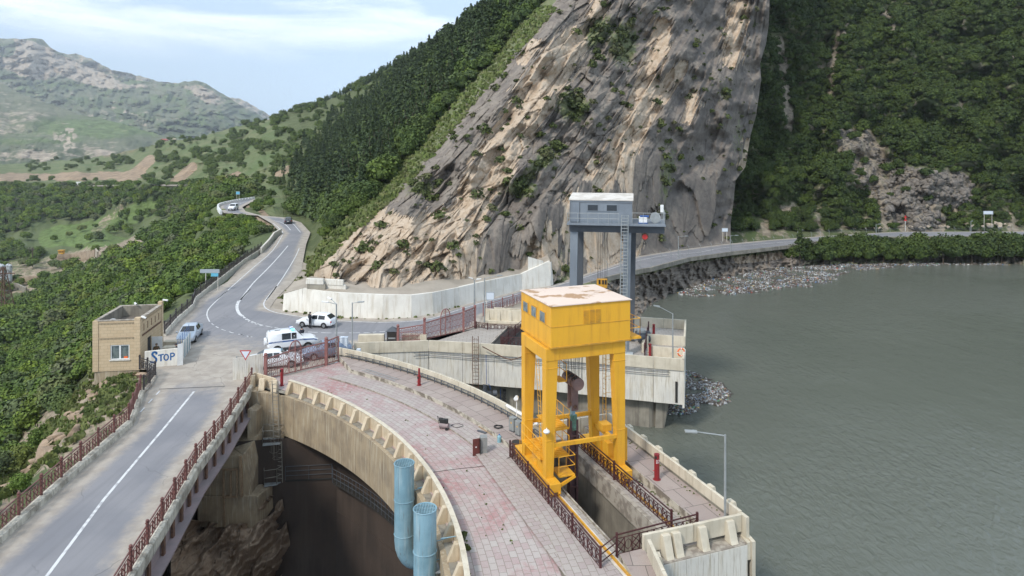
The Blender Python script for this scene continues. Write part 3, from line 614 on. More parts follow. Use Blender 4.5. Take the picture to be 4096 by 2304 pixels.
def rattr(u,v):
    k=kfam(u,v);cr=np.interp(v,crest[::-1,1],crest[::-1,0]) # u of the crest line
    rock=sst(-14,10,u-cr+10*fbm(u/40.,v/40.,3,2))
    wob=14*fbm(k/14.,v/70.,4,4); t=0
    for line,w_ in tans: t=np.maximum(t,sst(1.25,.7,(pdist(u+wob,v,line)+w_*.35*fbm(k/10.,v/60.,3,9))/w_))
    f1,f2,_=worley(k/21.,v/40.,7); low=sst(420,620,v)
    cra=sst(.10,.0,f2-f1)*(.35+.65*low); g1,g2,_=worley(k/46.,v/105.+k/160.,3); cra=np.maximum(cra*.6,.8*sst(.06,0,g2-g1)*sst(-.3,.3,fbm(u/60.,v/60.,2,5)))
    lg=gauss(u,v,1440,270,45,40)+gauss(u,v,1500,80,26,50,.5)+gauss(u,v,1570,110,40,60)+.9*gauss(u,v,1370,400,60,24,-.7)+.8*gauss(u,v,1310,475,50,30)+.7*gauss(u,v,1060,470,60,28)+.7*gauss(u,v,1420,600,30,60)+.6*gauss(u,v,1680,420,30,80)+.5*gauss(u,v,1820,230,25,40)+.5*gauss(u,v,1860,350,20,90)
    gband=sst(60,14,np.abs(u-cr+26))*1.0
    gr=np.maximum(gband*(1-.8*rock),.30*rock+.62*lg*rock-.12)
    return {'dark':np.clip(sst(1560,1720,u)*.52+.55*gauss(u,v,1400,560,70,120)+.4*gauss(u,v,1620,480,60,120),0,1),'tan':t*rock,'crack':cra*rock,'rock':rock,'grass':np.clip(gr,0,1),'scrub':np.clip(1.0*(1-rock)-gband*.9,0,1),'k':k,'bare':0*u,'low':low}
def rdisp(u,v,d,A):
    k=A['k'];rock=A['rock'];low=A.pop('low');A.pop('bare')
    far=d*.0
    # bedding plates: stepped slabs along the beds
    big=sst(-.35,.4,fbm(u/110.,v/110.,2,31)); e=k/58.+.55*fbm(k/90.,v/150.,3,21); st=e-np.floor(e); step=(sst(0,.85,st)-.5-.9*sst(.88,1.,st))*1.6
    b1,b2,idv=worley(k/46.,v/105.+k/160.,3); c1,c2,id2=worley(k/21.,v/40.,7); _,_,id3=worley(k/10.,v/12.,11)
    edge=sst(.09,0,b2-b1)+.6*sst(.08,0,c2-c1); rt=sst(1720,1560,u)*.72+.28
    r=step*(.25+.9*big)+(idv-.5)*2.2+(id2-.5)*(.7+.9*low)+(id3-.5)*(.25+.35*low)+.45*edge
    r=r*rt+fbm(u/30.,v/30.,5,41)*.55+fbm(u/110.,v/110.,3,44)*3.6+ridge(k/130.,v/260.,2,45)*-1.2
    r=r+1.0*A['tan']-1.6*gauss(u,v,1000,690,120,50)
    # overhang shadows
    r=r+2.6*gauss(u,v,905,672,46,9,-.5)+1.8*gauss(u,v,860,700,40,7,-.5)+1.6*gauss(u,v,1120,470,50,7,-1.0)+1.2*gauss(u,v,1180,560,46,6,-1.05)
    hills=(np.abs(fbm(u/90.,v/70.,5,51))*.075-.0+np.abs(ridge(u/150.+v/300.,v/110.,3,52))*.03)*d*sst(0,60,np.interp(u,*np.array(rbot).T)-v)
    return rock*r*sst(-8,30,np.interp(u,*np.array(rbot).T)-v)*(d/115.)+(1-rock)*hills*sst(1000,500,u)+(1-rock)*sst(500,1000,u)*fbm(u/50.,v/50.,4,53)*d*.012
def cut_attr(u,v):
    A=rattr(u,v)
    # eroded earth banks of the far valley
    bk=sst(16,4,np.abs(v-(447-.018*u))+4*fbm(u/30.,v/10.,3,61))*sst(400,340,u)*(v>402)
    bk=np.maximum(bk,sst(1.,.6,pdist(u,v,[(300,462),(345,432),(378,402)])/16.));bk=np.maximum(bk,sst(1.,.6,pdist(u,v,[(440,458),(485,420)])/15.));bk=np.maximum(bk,.9*sst(1,.5,pdist(u,v,[(560,455),(600,440)])/12.))
    bk=np.maximum(bk,.75*sst(1,.5,pdist(u,v,[(700,440),(735,418)])/12.)); bk=np.maximum(bk,sst(12,2,np.interp(u,*np.array(rbot).T)-v)*sst(760,620,u))
    bk=np.maximum(bk,.5*sst(1.,.5,pdist(u,v,[(265,392),(330,378),(350,364)])/9.))
    A['earth']=bk*(1-A['rock']); A['green']=np.clip(sst(860,560,u)*1.,0,1)*(1-bk); return A
m,t_,b_=base('mountainside');
def ms_mat():
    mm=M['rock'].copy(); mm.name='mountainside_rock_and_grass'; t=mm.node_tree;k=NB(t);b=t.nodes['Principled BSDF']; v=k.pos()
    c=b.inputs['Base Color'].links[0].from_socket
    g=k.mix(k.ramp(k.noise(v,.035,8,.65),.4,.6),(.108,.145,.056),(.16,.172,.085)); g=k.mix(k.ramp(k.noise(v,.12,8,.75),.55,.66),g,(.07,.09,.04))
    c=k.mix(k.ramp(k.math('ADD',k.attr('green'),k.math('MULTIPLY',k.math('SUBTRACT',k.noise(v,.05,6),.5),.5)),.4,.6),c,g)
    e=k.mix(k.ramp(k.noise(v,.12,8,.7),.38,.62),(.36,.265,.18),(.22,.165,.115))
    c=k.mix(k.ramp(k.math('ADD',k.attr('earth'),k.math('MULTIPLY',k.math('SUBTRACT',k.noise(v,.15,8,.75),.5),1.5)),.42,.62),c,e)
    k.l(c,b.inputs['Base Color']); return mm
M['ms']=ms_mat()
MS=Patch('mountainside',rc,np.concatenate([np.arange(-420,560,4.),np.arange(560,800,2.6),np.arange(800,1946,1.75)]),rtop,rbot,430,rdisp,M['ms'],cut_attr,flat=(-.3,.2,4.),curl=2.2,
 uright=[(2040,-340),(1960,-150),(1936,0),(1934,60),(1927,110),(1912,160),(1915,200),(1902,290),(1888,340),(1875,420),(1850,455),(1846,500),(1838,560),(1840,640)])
# --- dark hillside right of the rock face
rh_us=np.arange(1780,2800,3.)
def rh_attr(u,v):
    tal=np.maximum(sst(1.1,.7,pdist(u,v,[(2150,350),(2190,430),(2290,470),(2400,480)])/52.),sst(1,.6,pdist(u,v,[(2180,400),(2250,520),(2330,560)])/55.))*(v>318)
    path=np.maximum(sst(1,.4,pdist(u,v,[(2128,50),(2105,110),(2088,180),(2090,260)])/13.),sst(1,.4,pdist(u,v,[(2220,30),(2240,60),(2250,90)])/14.))
    path=np.maximum(path,.8*sst(1,.4,pdist(u,v,[(1960,100),(1975,200),(1985,300),(1990,340)])/15.))
    low=sst(480,560,v)
    return {'bare':np.clip(.26+tal*.55+path*.8+.14*low+.3*fbm(u/40.,v/50.,3,5),0,1),'grass':.15+.30*low}
RH=Patch('wooded_hillside',[(1800,600,150),(1840,590,158),(2000,585,164),(2200,572,177),(2400,570,181),(2576,572,185),(2800,572,190),(1850,300,196),(1950,0,228),(2200,300,205),(2250,0,240),(2576,300,205),(2576,0,232),(2800,300,190),(2800,0,215),(2200,-300,300),(1900,-300,290),(2800,-300,270)],rh_us,[(1700,-330),(3000,-300)],[(1700,622),(2000,612),(2160,598),(2400,588),(2600,588),(2900,588)],230,
 lambda u,v,d,A:(fbm(u/90.,v/70.,5,71)*6+ridge(u/160.,v/200.,3,72)*5)*sst(0,40,590-v),M['slope'],rh_attr,flat=(-.3,.5,5.))
RH.o['kind']='structure'
# --- downstream slope and valley floor (left)
vtop=[(-420,460),(0,459),(370,456),(500,458),(560,460),(620,478),(660,500),(700,555),(760,640)]
vbot=[(-420,1700),(800,1700)]
rd=lambda u,v:float(G(u*1.59,v*1.59,-1.).y)
vc=[(-400,466,690),(0,464,640),(430,462,500),(370,460,515),(500,463,432),(560,468,372),(610,484,310),(640,505,238),(552,530,218),(560,560,190),(700,600,140),(690,570,165),(640,655,116),(560,730,95),(470,800,79),(420,845,71),(340,960,60),(230,1080,54),(130,1200,45),(0,1340,36.5),(-300,1600,27),(300,1200,47),(300,1500,33),(600,1500,31),(700,800,83),
 (0,480,610),(150,500,590),(300,500,540),(0,560,550),(200,560,545),(330,560,500),(100,620,480),(400,520,500),(450,560,400),(330,600,470),(0,600,520),(-300,600,520),(-300,500,620),
 (500,500,380),(520,560,260),(600,560,215),(450,620,230),(560,640,150),(350,660,250),(250,640,390),(240,670,380),(150,640,440),(60,660,420),(0,720,380),(100,700,385),(150,730,330),(60,780,320),(0,800,300),(-300,760,340),
 (140,790,240),(240,760,210),(200,850,175),(100,900,165),(0,900,190),(0,1000,130),(150,980,105),(210,1000,78),(0,1100,98),(120,1080,76),(0,1200,62),(90,1180,60),(60,1250,50),(-300,1100,110),(-300,1300,60),(400,740,130),(330,820,110),(500,700,120),(230,940,92)]
def va(u,v):
    fl=np.maximum(sst(1.05,.8,pdist(u,v,[(20,700),(150,680),(230,660)])/45.),0)
    path=np.maximum(sst(1,.6,pdist(u,v,[(60,745),(105,715),(140,695),(190,672),(250,655)])/9.),.9*sst(1.,.5,pdist(u,v,[(240,645),(300,635),(350,610)])/26.))
    path=np.maximum(path,sst(1.,.5,pdist(u,v,[(160,662),(215,665)])/14.))
    near=sst(1,.5,pdist(u,v,[(0,1240),(90,1150),(170,1090),(225,1040),(300,1000)])/95.)
    rocky=near*(.35+.6*sst(-.2,.2,fbm(u/14.,v/14.,4,3)))
    mead=sst(1.1,.7,pdist(u,v,[(120,600),(250,575),(380,520)])/28.)+sst(1.,.7,pdist(u,v,[(150,590),(400,640)])/30.)
    lane=sst(1.,.6,pdist(u,v,[(310,520),(240,580)])/14.)*.3
    return {'bare':np.clip(.18+.8*path+rocky+.35*fl+lane,0,1),'grass':np.clip(.5*mead+.12+.35*near+.3*fl,0,1)}
VA=Patch('valley_slope',vc,np.concatenate([np.arange(-420,0,6.),np.arange(0,780,3.)]),vtop,vbot,420,
 lambda u,v,d,A:fbm(u/50.,v/35.,4,81)*d*.012+sst(900,1050,v)*(ridge(u/40.,v/40.,5,82)*-.9+fbm(u/10.,v/10.,3,83)*.35),M['hill'],va,flat=(-.5,.5,9.),back=0,uright=[(790,455),(790,640),(700,700),(500,860),(440,985),(200,1200),(-10,1449),(-200,1700)])
# --- reservoir
wp=[(6,-20),(6,36),(3,44),(0,48),(-6,55),(-12,61),(-10,66),(6,68),(14,90),(24,120),(60,160),(500,200),(500,-20)]
wb=MB(); wb.add([(x,y,-5.5) for x,y in wp],[tuple(range(len(wp)))][:1]); o=wb.build('reservoir_water',M['water'],recalc=False); o['kind']='structure'
bm=bmesh.new();bm.from_mesh(o.data);bmesh.ops.triangulate(bm,faces=bm.faces[:]);
for f_ in bm.faces:
    if f_.normal.z<0:f_.normal_flip()
bm.to_mesh(o.data);bm.free()
# --- rocky embankment between the right road and the water
bt=[(q.x,q.y) for q in LOE][2:14]
tl=S('Z4',(2576,428),(1650,428),(1230,450),(980,487),(560,535),(260,575),(0,645))+S('S2',(1180,1105),(800,1190),(500,1270))+[(2087,1212)]
tl=[(x/1.59,y/1.59) for x,y in tl][::-1]; wl=[(x/1.59,y/1.59) for x,y in [(2087,1330),(2300,1340),(2560,1250)]+S('Z4',(0,890),(80,850),(170,812),(430,712),(700,662),(1000,628),(1300,614),(1700,607),(2576,622),(3400,630))]
tl.append((2800,599)); tl=tj(tl,.6,3)
ec=[]
for u,v in [(1312,762),(1450,735),(1530,705),(1609,681),(1640,676),(1730,652),(1840,636),(1991,619),(2084,606),(2240,599),(2576,598),(2800,598)]: ec.append((u,v,float(G(u*1.59,v*1.59,-.5+ZRx(u*1.59)).y)))
for u,v in wl: ec.append((u,v,float(G(u*1.59,v*1.59,-5.6).y)))
for u,v in wl: ec.append((u,v+40,float(G(u*1.59,v*1.59,-5.6).y)-4))
def ea(u,v):
    tn=sst(1.,.6,pdist(u,v,[(1860,650),(1950,640),(1985,632)])/17.)
    return {'tan':tn*.9,'crack':0*u,'grass':np.clip(sst(26,4,v-np.interp(u,*np.array(tl).T))*.75+sst(1990,2040,u)*.5,0,1),'scrub':0*u}
EB=Patch('reservoir_bank',ec,np.arange(1312,2760,1.8),tl,[(u,v+22) for u,v in wl],90,lambda u,v,d,A:(ridge(u/22.,v/30.,4,91)*-1.1+fbm(u/9.,v/9.,4,92)*.6+fbm(u/60.,v/60.,2,93)*1.5)*sst(0,10,v-np.interp(u,*np.array(tl).T)),M['rock'],ea,back=3,backd=(.6,-.3))
# ------------------------------------------------------------------ DAM AND BRIDGE
cD=Vector((-38.18,25.67,0)); cU=Vector((-36.32,25.71,0))
def arc(c,r,a0,a1,n,z=0): return [c+Vector((r*math.cos(R(a0+(a1-a0)*i/n)),r*math.sin(R(a0+(a1-a0)*i/n)),z)) for i in range(n+1)]
P0=Vector((4.0,33.2,0)); E1=Vector((-.35,.937,0)); E2=Vector((.937,.35,0)); RZ=math.atan2(.35,.937)
def ab(a,b,z=0): return P0+E1*a+E2*b+Vector((0,0,z))
def polarsheet(name,c,r0,r1,s0,s1,e,z,mat,n=70,parent=None):
    vs=[];uv=[];fs=[];K=3
    for i in range(n+1):
        for j in range(K+1):
            t=j/K;a=(s0+(s1-s0)*t);a=a+(e-a)*i/n;r=r0+(r1-r0)*t
            vs.append((c.x+r*math.cos(R(a)),c.y+r*math.sin(R(a)),z));uv.append((R(a)*r0,r))
    for i in range(n):
        for j in range(K): q=i*(K+1)+j; fs.append((q,q+K+1,q+K+2,q+1))
    return npmesh(name,vs,[f[::-1] for f in fs],mat,uv=uv,parent=parent)
dam=thing('arch_dam','curved concrete arch dam with paved crest above the dark gorge','dam',(-15,50,0))
# crest solid body + cantilevered band
mb=MB(); mb.sweep(arc(cD,36.0,63,-40,80),[(0,-.03),(-7.6,-.03),(-7.6,-20),(-2.6,-20),(-2.6,-3.1),(0.25,-3.1),(0.25,-.2),(0,-.2)])
mb.build('crest_body',M['concrete'],dam)
mb=MB(); L_=arc(cD,35.72,59.5,-40,150)
for i in range(0,150,5):
    q=L_[i:i+6]; 
    mb.sweep([q[0].lerp(q[1],.03)]+q[1:5]+[q[4].lerp(q[5],.97)],[(0,-.06),(-.28,-.06),(-.28,-3.12),(0,-3.12)])
mb.build('stained_fascia',M['fascia'],dam)
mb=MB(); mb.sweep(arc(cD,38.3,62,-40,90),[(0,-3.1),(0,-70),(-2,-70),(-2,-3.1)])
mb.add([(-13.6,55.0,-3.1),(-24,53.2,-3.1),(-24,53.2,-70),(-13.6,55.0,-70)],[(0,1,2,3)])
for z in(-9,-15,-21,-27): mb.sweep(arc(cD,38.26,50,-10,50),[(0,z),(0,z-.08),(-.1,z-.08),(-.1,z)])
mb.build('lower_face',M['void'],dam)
polarsheet('crest_paving',cD,36.4,40.9,58.5,58.5,-40,.012,M['paving'],parent=dam)
o=sheet('plaza_paving',[tuple(q[:2]) for q in [cD+Vector((36.3*math.cos(R(58)),36.3*math.sin(R(58)),0)),(-20.3,58.8),(-18.1,59.9),(-16.2,62.2),(-15.4,63.2),(-14.6,62.6),(-13.2,59.7),cD+Vector((40.*math.cos(R(56)),40*math.sin(R(56)),0)),cD+Vector((37.*math.cos(R(54)),37*math.sin(R(54)),0))]],1.2,.006,M['paving'],kind=None)
o.name='gate_apron'; o.parent=dam; o.location=-dam.location+Vector((0,0,0))
# steps and raised upstream walkway
def arcstep(name,c,r0,r1,s0,s1,e,z,zb,mt,mf):
    polarsheet(name,c,r0,r1,s0,s1,e,z,mt,parent=dam)
    L=arc(c,r0,s0,e,90);mb=MB(); mb.sweep([q+Vector((0,0,0)) for q in L],[(0.03,z-.004),(-.16,z-.004),(-.16,zb),(0.0,zb),(0.0,z-.07),(.03,z-.07)]); mb.build(name+'_edge',mf,dam)
arcstep('low_step',cU,39.25,41.05,57.5,56.3,-12,.12,-.05,M['steptile'],M['kerb'])
arcstep('upstream_walkway',cU,41.0,43.25,56.2,61.2,26.5,.42,-.05,M['slab'],M['kerbside'])
mb=MB(); a_=cU+Vector((41*math.cos(R(56.2)),41*math.sin(R(56.2)),0));b_=cU+Vector((43.25*math.cos(R(61.2)),43.25*math.sin(R(61.2)),0))
mb.hexa([a_+Vector((0,0,-.05)),b_+Vector((0,0,-.05)),b_+Vector((.15,.05,-.05)),a_+Vector((.15,.05,-.05))],[a_+Vector((0,0,.41)),b_+Vector((0,0,.41)),b_+Vector((.15,.05,.41)),a_+Vector((.15,.05,.41))]); mb.build('walkway_end',M['kerbside'],dam)
# downstream parapet with ribs
dp=thing('downstream_parapet','ribbed cream parapet curving along the gorge side of the dam crest','parapet',(-12,51,0))
mb=MB();L_=arc(cD,36.5,55.6,-40,120)
for i in range(0,120,3):
    q=L_[i:i+4]; mb.sweep([q[0].lerp(q[1],.03)]+q[1:3]+[q[2].lerp(q[3],.97)],[(0,.82),(-.17,.82),(-.17,.0),(0,.0)])
mb.build('parapet_panel',M['oldcream'],dp)
mb=MB(); mb.sweep(arc(cD,36.46,55.6,-40,120),[(-.0,.86),(-.26,.86),(-.26,.825),(-.0,.825)]); mb.build('coping',M['cream'],dp)
def rib(c,r,ang,mb,out=-1,h=.78):
    e=Vector((math.cos(R(ang)),math.sin(R(ang)),0));t=Vector((-e.y,e.x,0));p=c+e*r-t*.16
    mb.extr([(0,-.04),(.55,-.04),(.52,.06),(.20,h),(0,h)],p,e*out,(0,0,1),t*.32)
a=54.9;k=0
while a>-38:
    mb=MB(); rib(cD,36.49,a,mb); mb.build('rib',M['oldcream'],dp,bevel=.02); a-=1.70/36.4*57.2958
# start piece of the parapet at the gate (left of ladder)
sp=thing('corner_parapet','short angled cream parapet where bridge railing meets the dam','parapet',(-20.6,56.6,0))
c1,c2,c3=G(*S('R2',(345,1135))[0],z=.85),G(*S('R2',(585,1205))[0],z=.85),G(*S('R2',(275,1165))[0],z=.85)
mb=MB()
for p,q in((c3,c1),(c1,c2)):
    mb.hexa([Vector((p.x,p.y,-.05)),Vector((q.x,q.y,-.05)),Vector((q.x,q.y+.18,-.05)),Vector((p.x,p.y+.18,-.05))],[Vector((p.x,p.y,.85)),Vector((q.x,q.y,.85)),Vector((q.x,q.y+.18,.85)),Vector((p.x,p.y+.18,.85))])
mb.build('parapet_panel',M['oldcream'],sp)
for (x,y) in ((-20.05,56.5),(-18.95,56.1)):
    mb=MB(); mb.extr([(0,-.04),(.6,-.04),(.55,.1),(.25,.78),(0,.78)],(x,y,0),(0.15,-1,0),(0,0,1),(.44,.05,0)); mb.build('rib',M['oldcream'],sp,bevel=.02)
mb=MB(); mb.extr([(0,-.05),(.45,-.05),(.4,.2),(.2,.9),(0,.9)],(c3.x+.05,c3.y+.1,0),(-.3,-1,0),(0,0,1),(.5,-.1,0)); mb.build('rib',M['oldcream'],sp,bevel=.03)
mb=MB(); mb.prism([(-21.2,57.0),(-21.0,56.0),(-17.6,55.0),(-17.4,57.4),(-20,58.2)],-6,-.06); mb.build('support_block',M['fascia'],sp)
# white fence panels beside the gate
wf=thing('white_fence_panel','stained white sheet fence beside the left gate post','fence',(-22,59.0,0))
mb=MB(); p=G(*S('R2',(275,1010))[0],z=1.9);q=G(*S('R2',(450,960))[0],z=1.95)
p=Vector((-22.9,58.3,0));q=Vector((-20.65,59.0,0))
for i in range(13):
    a_=p.lerp(q,i/13);b_=p.lerp(q,(i+.93)/13); mb.hexa([a_,b_,b_+Vector((0,.05,0)),a_+Vector((0,.05,0))],[a_+Vector((0,0,1.75+.02*i)),b_+Vector((0,0,1.75+.02*i)),b_+Vector((0,.05,1.75+.02*i)),a_+Vector((0,.05,1.75+.02*i))])
mb.build('sheet_panel',M['panel'],wf)
for t in(.12,.9): mb=MB(); mb.bar(p.lerp(q,t)+Vector((0,.08,0)),p.lerp(q,t)+Vector((0,.08,1.95)),.06); mb.build('fence_post',M['lampgrey'],wf)
# upstream parapet (curved)
up=thing('upstream_parapet','plain cream panel parapet curving along the reservoir side of the crest','parapet',(-6,57,0))
mb=MB();L_=arc(cU,43.3,61.5,30.2,48)
for i in range(0,48,3):
    q=L_[i:i+4]; mb.sweep([q[0].lerp(q[1],.025)]+q[1:3]+[q[2].lerp(q[3],.975)],[(.0,1.12),(-.16,1.12),(-.16,.50),(.0,.50)])
mb.build('parapet_panel',M['cream'],up)
mb=MB(); mb.sweep(arc(cU,43.36,61.5,30.2,48),[(-.02,.52),(-.10,.52),(-.10,-.4),(-.02,-.4)]); mb.build('lower_plinth',M['concrete'],up)
mb=MB()
for zz,rr in((.60,.035),(.80,.03)): mb.path(arc(cU,43.12,60,28,60,zz),rr,6)
for i in range(0,26): 
    q=arc(cU,43.12,59,30,26)[i]; mb.box(q+Vector((0,0,.62)),(.07,.07,.42))
pp=mb.build('cable_pipe',M['darkgrey'],None); tag(pp,'pair of dark pipes clipped along the foot of the curved upstream parapet','pipe')
# ------------------------------------------------------------------ intake block around the gate slot
ib=thing('intake_block','concrete intake deck with an open gate slot under the yellow crane','intake structure',(5,40,0))
def abbox(mb,a0,a1,b0,b1,z0,z1): return mb.hexa([ab(a0,b0,z0),ab(a0,b1,z0),ab(a1,b1,z0),ab(a1,b0,z0)],[ab(a0,b0,z1),ab(a0,b1,z1),ab(a1,b1,z1),ab(a1,b0,z1)])
def absheet(name,mat,poly,z,par):
    vs=[ab(a,b,z) for a,b in poly]; return npmesh(name,vs,[tuple(range(len(vs)))[::-1]] if len(vs)>4 else [(0,1,2,3)],mat,uv=[(b,a) for a,b in poly],parent=par)
mb=MB(); abbox(mb,-9,13.6,.55,1.25,-12,-.02); abbox(mb,-.5,13.6,4.3,7.9,-12,-.02); abbox(mb,12.9,14.2,1.2501,4.2999,-12,-.02); abbox(mb,-.55,-.01,1.2502,4.2998,-12,-1.2)
abbox(mb,-1,13.2,1.251,4.299,-12,-6.6); mb.build('slot_walls',M['concrete'],ib)
absheet('deck_tiles',M['greytile'],[(-.5,4.3),(-.5,5.9),(13.4,5.9),(13.4,4.3)],.0,ib)
absheet('far_deck',M['greytile'],[(12.95,-3.),(12.95,7.7),(14.4,7.7),(14.4,-3)],-.01,ib)
absheet('near_deck',M['steptile'],[(-12,-2.0),(-12,.40),(12.6,.40),(12.6,-2.0)],.112,ib); absheet('rail_deck',M['greytile'],[(-12,.4),(-12,1.2),(14,1.2),(14,.4)],-.008,ib)
mb=MB(); abbox(mb,-.3,13.4,5.9,7.62,-.02,.43); mb.build('raised_walk',M['kerbside'],ib)
absheet('walk_slabs',M['slab'],[(-.3,5.92),(-.3,7.62),(13.4,7.62),(13.4,5.92)],.436,ib)
mb=MB(); abbox(mb,-.2,13,4.05,4.302,-1.0,.05); abbox(mb,-.2,13,1.25,1.34,-1,.06);mb.build('slot_coping',M['kerb'],ib)
mb=MB(); abbox(mb,-8,13,.45,.85,-.01,.10); mb.build('rail_bed',M['palegrey'],ib)
mb=MB(); abbox(mb,-8,13,.60,.68,.10,.22); abbox(mb,-.3,13,4.82,4.90,.0,.12); mb.build('crane_rail',M['orangeyellow'],ib)
def abwall(name,lab,pts,h=.95,zb=.0,mat_='cream',ribs=None,seg=2.4,side=1,par=None,th=.17):
    t=par or thing(name,lab,'parapet',tuple(ab(*pts[0])) )
    mb=MB()
    for i in range(len(pts)-1):
        p=ab(*pts[i]);q=ab(*pts[i+1]);L=(q-p).length;n=max(1,round(L/seg));d=(q-p)/L;nr=Vector((d.y,-d.x,0))*th*side
        for j in range(n):
            a_=p+d*(L*j/n+.02);b_=p+d*(L*(j+1)/n-.02); z0=Vector((0,0,zb));z1=Vector((0,0,h)); mb.hexa([a_+z0,b_+z0,b_+nr+z0,a_+nr+z0],[a_+z1,b_+z1,b_+nr+z1,a_+nr+z1])
    mb.build('parapet_panel',M[mat_],t,bevel=.012)
    return t
t=abwall('straight_parapet','long straight cream parapet between raised walkway and reservoir, below the lone lamp post',[(13.4,7.7),(-.4,7.7)],1.08,.5,side=-1)
mb=MB(); abbox(mb,-.4,13.5,7.72,7.86,-1.5,.52); mb.build('lower_plinth',M['concrete'],t)
for i in range(8):
    mb=MB(); p=ab(12.6-i*1.72,7.88); mb.extr([(0,-.1),(.5,-.1),(.2,1.12),(0,1.12)],p-E1*.22,E2,(0,0,1),E1*.44); mb.build('rib',M['cream'],t)
abwall('cross_parapet','cream parapet segment behind the yellow crane facing the camera',[(13.4,1.6),(13.4,7.7)],1.0,.0,side=-1)
t=abwall('end_parapet','cream end parapet with four sloping ribs above the white tower face',[(-.33,2.15),(-.42,7.72)],1.0,.16,side=1,seg=3)
for p in S('S3',(850,1210),(960,1200),(1205,1140),(1480,1085)):
    g=G(*p,z=0.); rel=g-P0; b=rel.dot(E2); mb=MB(); mb.extr([(-.0,-.1),(.58,-.1),(.50,.05),(.22,.88),(0,.88)],ab(-.5,b-.2),-E1,(0,0,1),E2*.42); mb.build('rib',M['cream'],t,bevel=.02)
mb=MB(); abbox(mb,-.9,-.38,7.72,7.90,-.1,1.0); mb.build('parapet_return',M['cream'],t)
tw=thing('intake_tower','white stained tower face below the end parapet at the reservoir edge','tower',tuple(ab(-1,5,-.1)))
mb=MB(); pts=[ab(-.5,2.3),ab(-.5,8.25),ab(-1.25,8.25),ab(-1.25,2.6)]
FL=[ab(-1.22,2.35),ab(-1.22,4.05),ab(-1.22,5.85),ab(-1.22,7.55)]
for i in range(3):
    a_,b_=FL[i],FL[i+1]; d=(b_-a_).normalized()*.012; mb.hexa([a_+d+Vector((0,0,-9)),b_-d+Vector((0,0,-9)),b_-d+E1*.3+Vector((0,0,-9)),a_+d+E1*.3+Vector((0,0,-9))],[a_+d+Vector((0,0,-.14)),b_-d+Vector((0,0,-.14)),b_-d+E1*.3+Vector((0,0,-.14)),a_+d+E1*.3+Vector((0,0,-.14))])
mb.build('face_panel',M['panel'],tw)
mb=MB(); mb.hexa([ab(-1.2,2.2,-9),ab(-1.2,7.5,-9),ab(-.45,7.9,-9),ab(-.45,2.2,-9)],[ab(-1.2,2.2,-.10),ab(-1.2,7.5,-.10),ab(-.45,7.9,-.10),ab(-.45,2.2,-.10)]); mb.build('ledge',M['kerb'],tw)
mb=MB(); mb.hexa([ab(-1.3,7.75,-9),ab(-1.3,7.95,-9),ab(-.6,8.15,-9),ab(-.6,7.95,-9)],[ab(-1.3,7.75,.0),ab(-1.3,7.95,.0),ab(-.3,8.15,.0),ab(-.3,7.95,.0)]); mb.hexa([ab(-1.2,7.55,-.9),ab(-1.2,7.75,-.9),ab(-.6,7.9,-.9),ab(-.6,7.7,-.9)],[ab(-1.2,7.55,-.05),ab(-1.2,7.75,-.05),ab(-.4,7.9,-.05),ab(-.4,7.7,-.05)]); mb.build('corner_fin',M['cream'],tw)
mb=MB(); mb.hexa([ab(-.95,7.6,-9),ab(-.95,7.76,-9),ab(-.6,7.8,-9),ab(-.6,7.6,-9)],[ab(-.95,7.6,-.9),ab(-.95,7.76,-.9),ab(-.6,7.8,-.9),ab(-.6,7.6,-.9)]); mb.build('dark_groove',M['darkgap'],tw)
# near-left parapet going down past the camera
np_=thing('near_parapet','narrow cream parapet at the bottom edge running towards the viewer','parapet',(6.4,33.3,0))
A_=[G(*S('S3',(690,1095))[0],z=1.0),G(*S('S3',(830,1400))[0],z=1.0)]; A_.append(A_[1]+(A_[1]-A_[0])*3); A_=[Vector((q.x,q.y,0)) for q in A_]
mb=MB()
for p,q in zip(A_,A_[1:]):
    n=max(1,round((q-p).length/1.9))
    for j in range(n):
        a_=p.lerp(q,(j+.01)/n);b_=p.lerp(q,(j+.99)/n);r_=Vector((.17,.02,0)); mb.hexa([a_+Vector((0,0,.15)),b_+Vector((0,0,.15)),b_+r_+Vector((0,0,.15)),a_+r_+Vector((0,0,.15))],[a_+Vector((0,0,1)),b_+Vector((0,0,1)),b_+r_+Vector((0,0,1)),a_+r_+Vector((0,0,1))])
mb.build('parapet_panel',M['cream'],np_)
for t_ in (.35,1.15,2.,2.9):
    q=A_[0]+(A_[1]-A_[0])*t_; mb=MB(); mb.extr([(0,-.1),(.5,-.1),(.2,.85),(0,.85)],q+Vector((.18,.1,0)),(1,.1,0),(0,0,1),(-.02,-.42,0)); mb.build('rib',M['cream'],np_)
mb=MB(); ww=[ab(-.35,.95),ab(-.33,2.25),Vector((6.35,33.,0)),A_[2],A_[2]+Vector((-1.4,0,0)),Vector((5.35,31.5,0))]
mb.prism([(q.x,q.y) for q in ww],-3,.28); o=mb.build('walk_base',M['kerbside'],ib)
npmesh('near_walk_slabs',[(q.x,q.y,.286) for q in ww],[tuple(range(6))],M['slab'],uv=[(q.x,q.y) for q in ww],parent=ib)
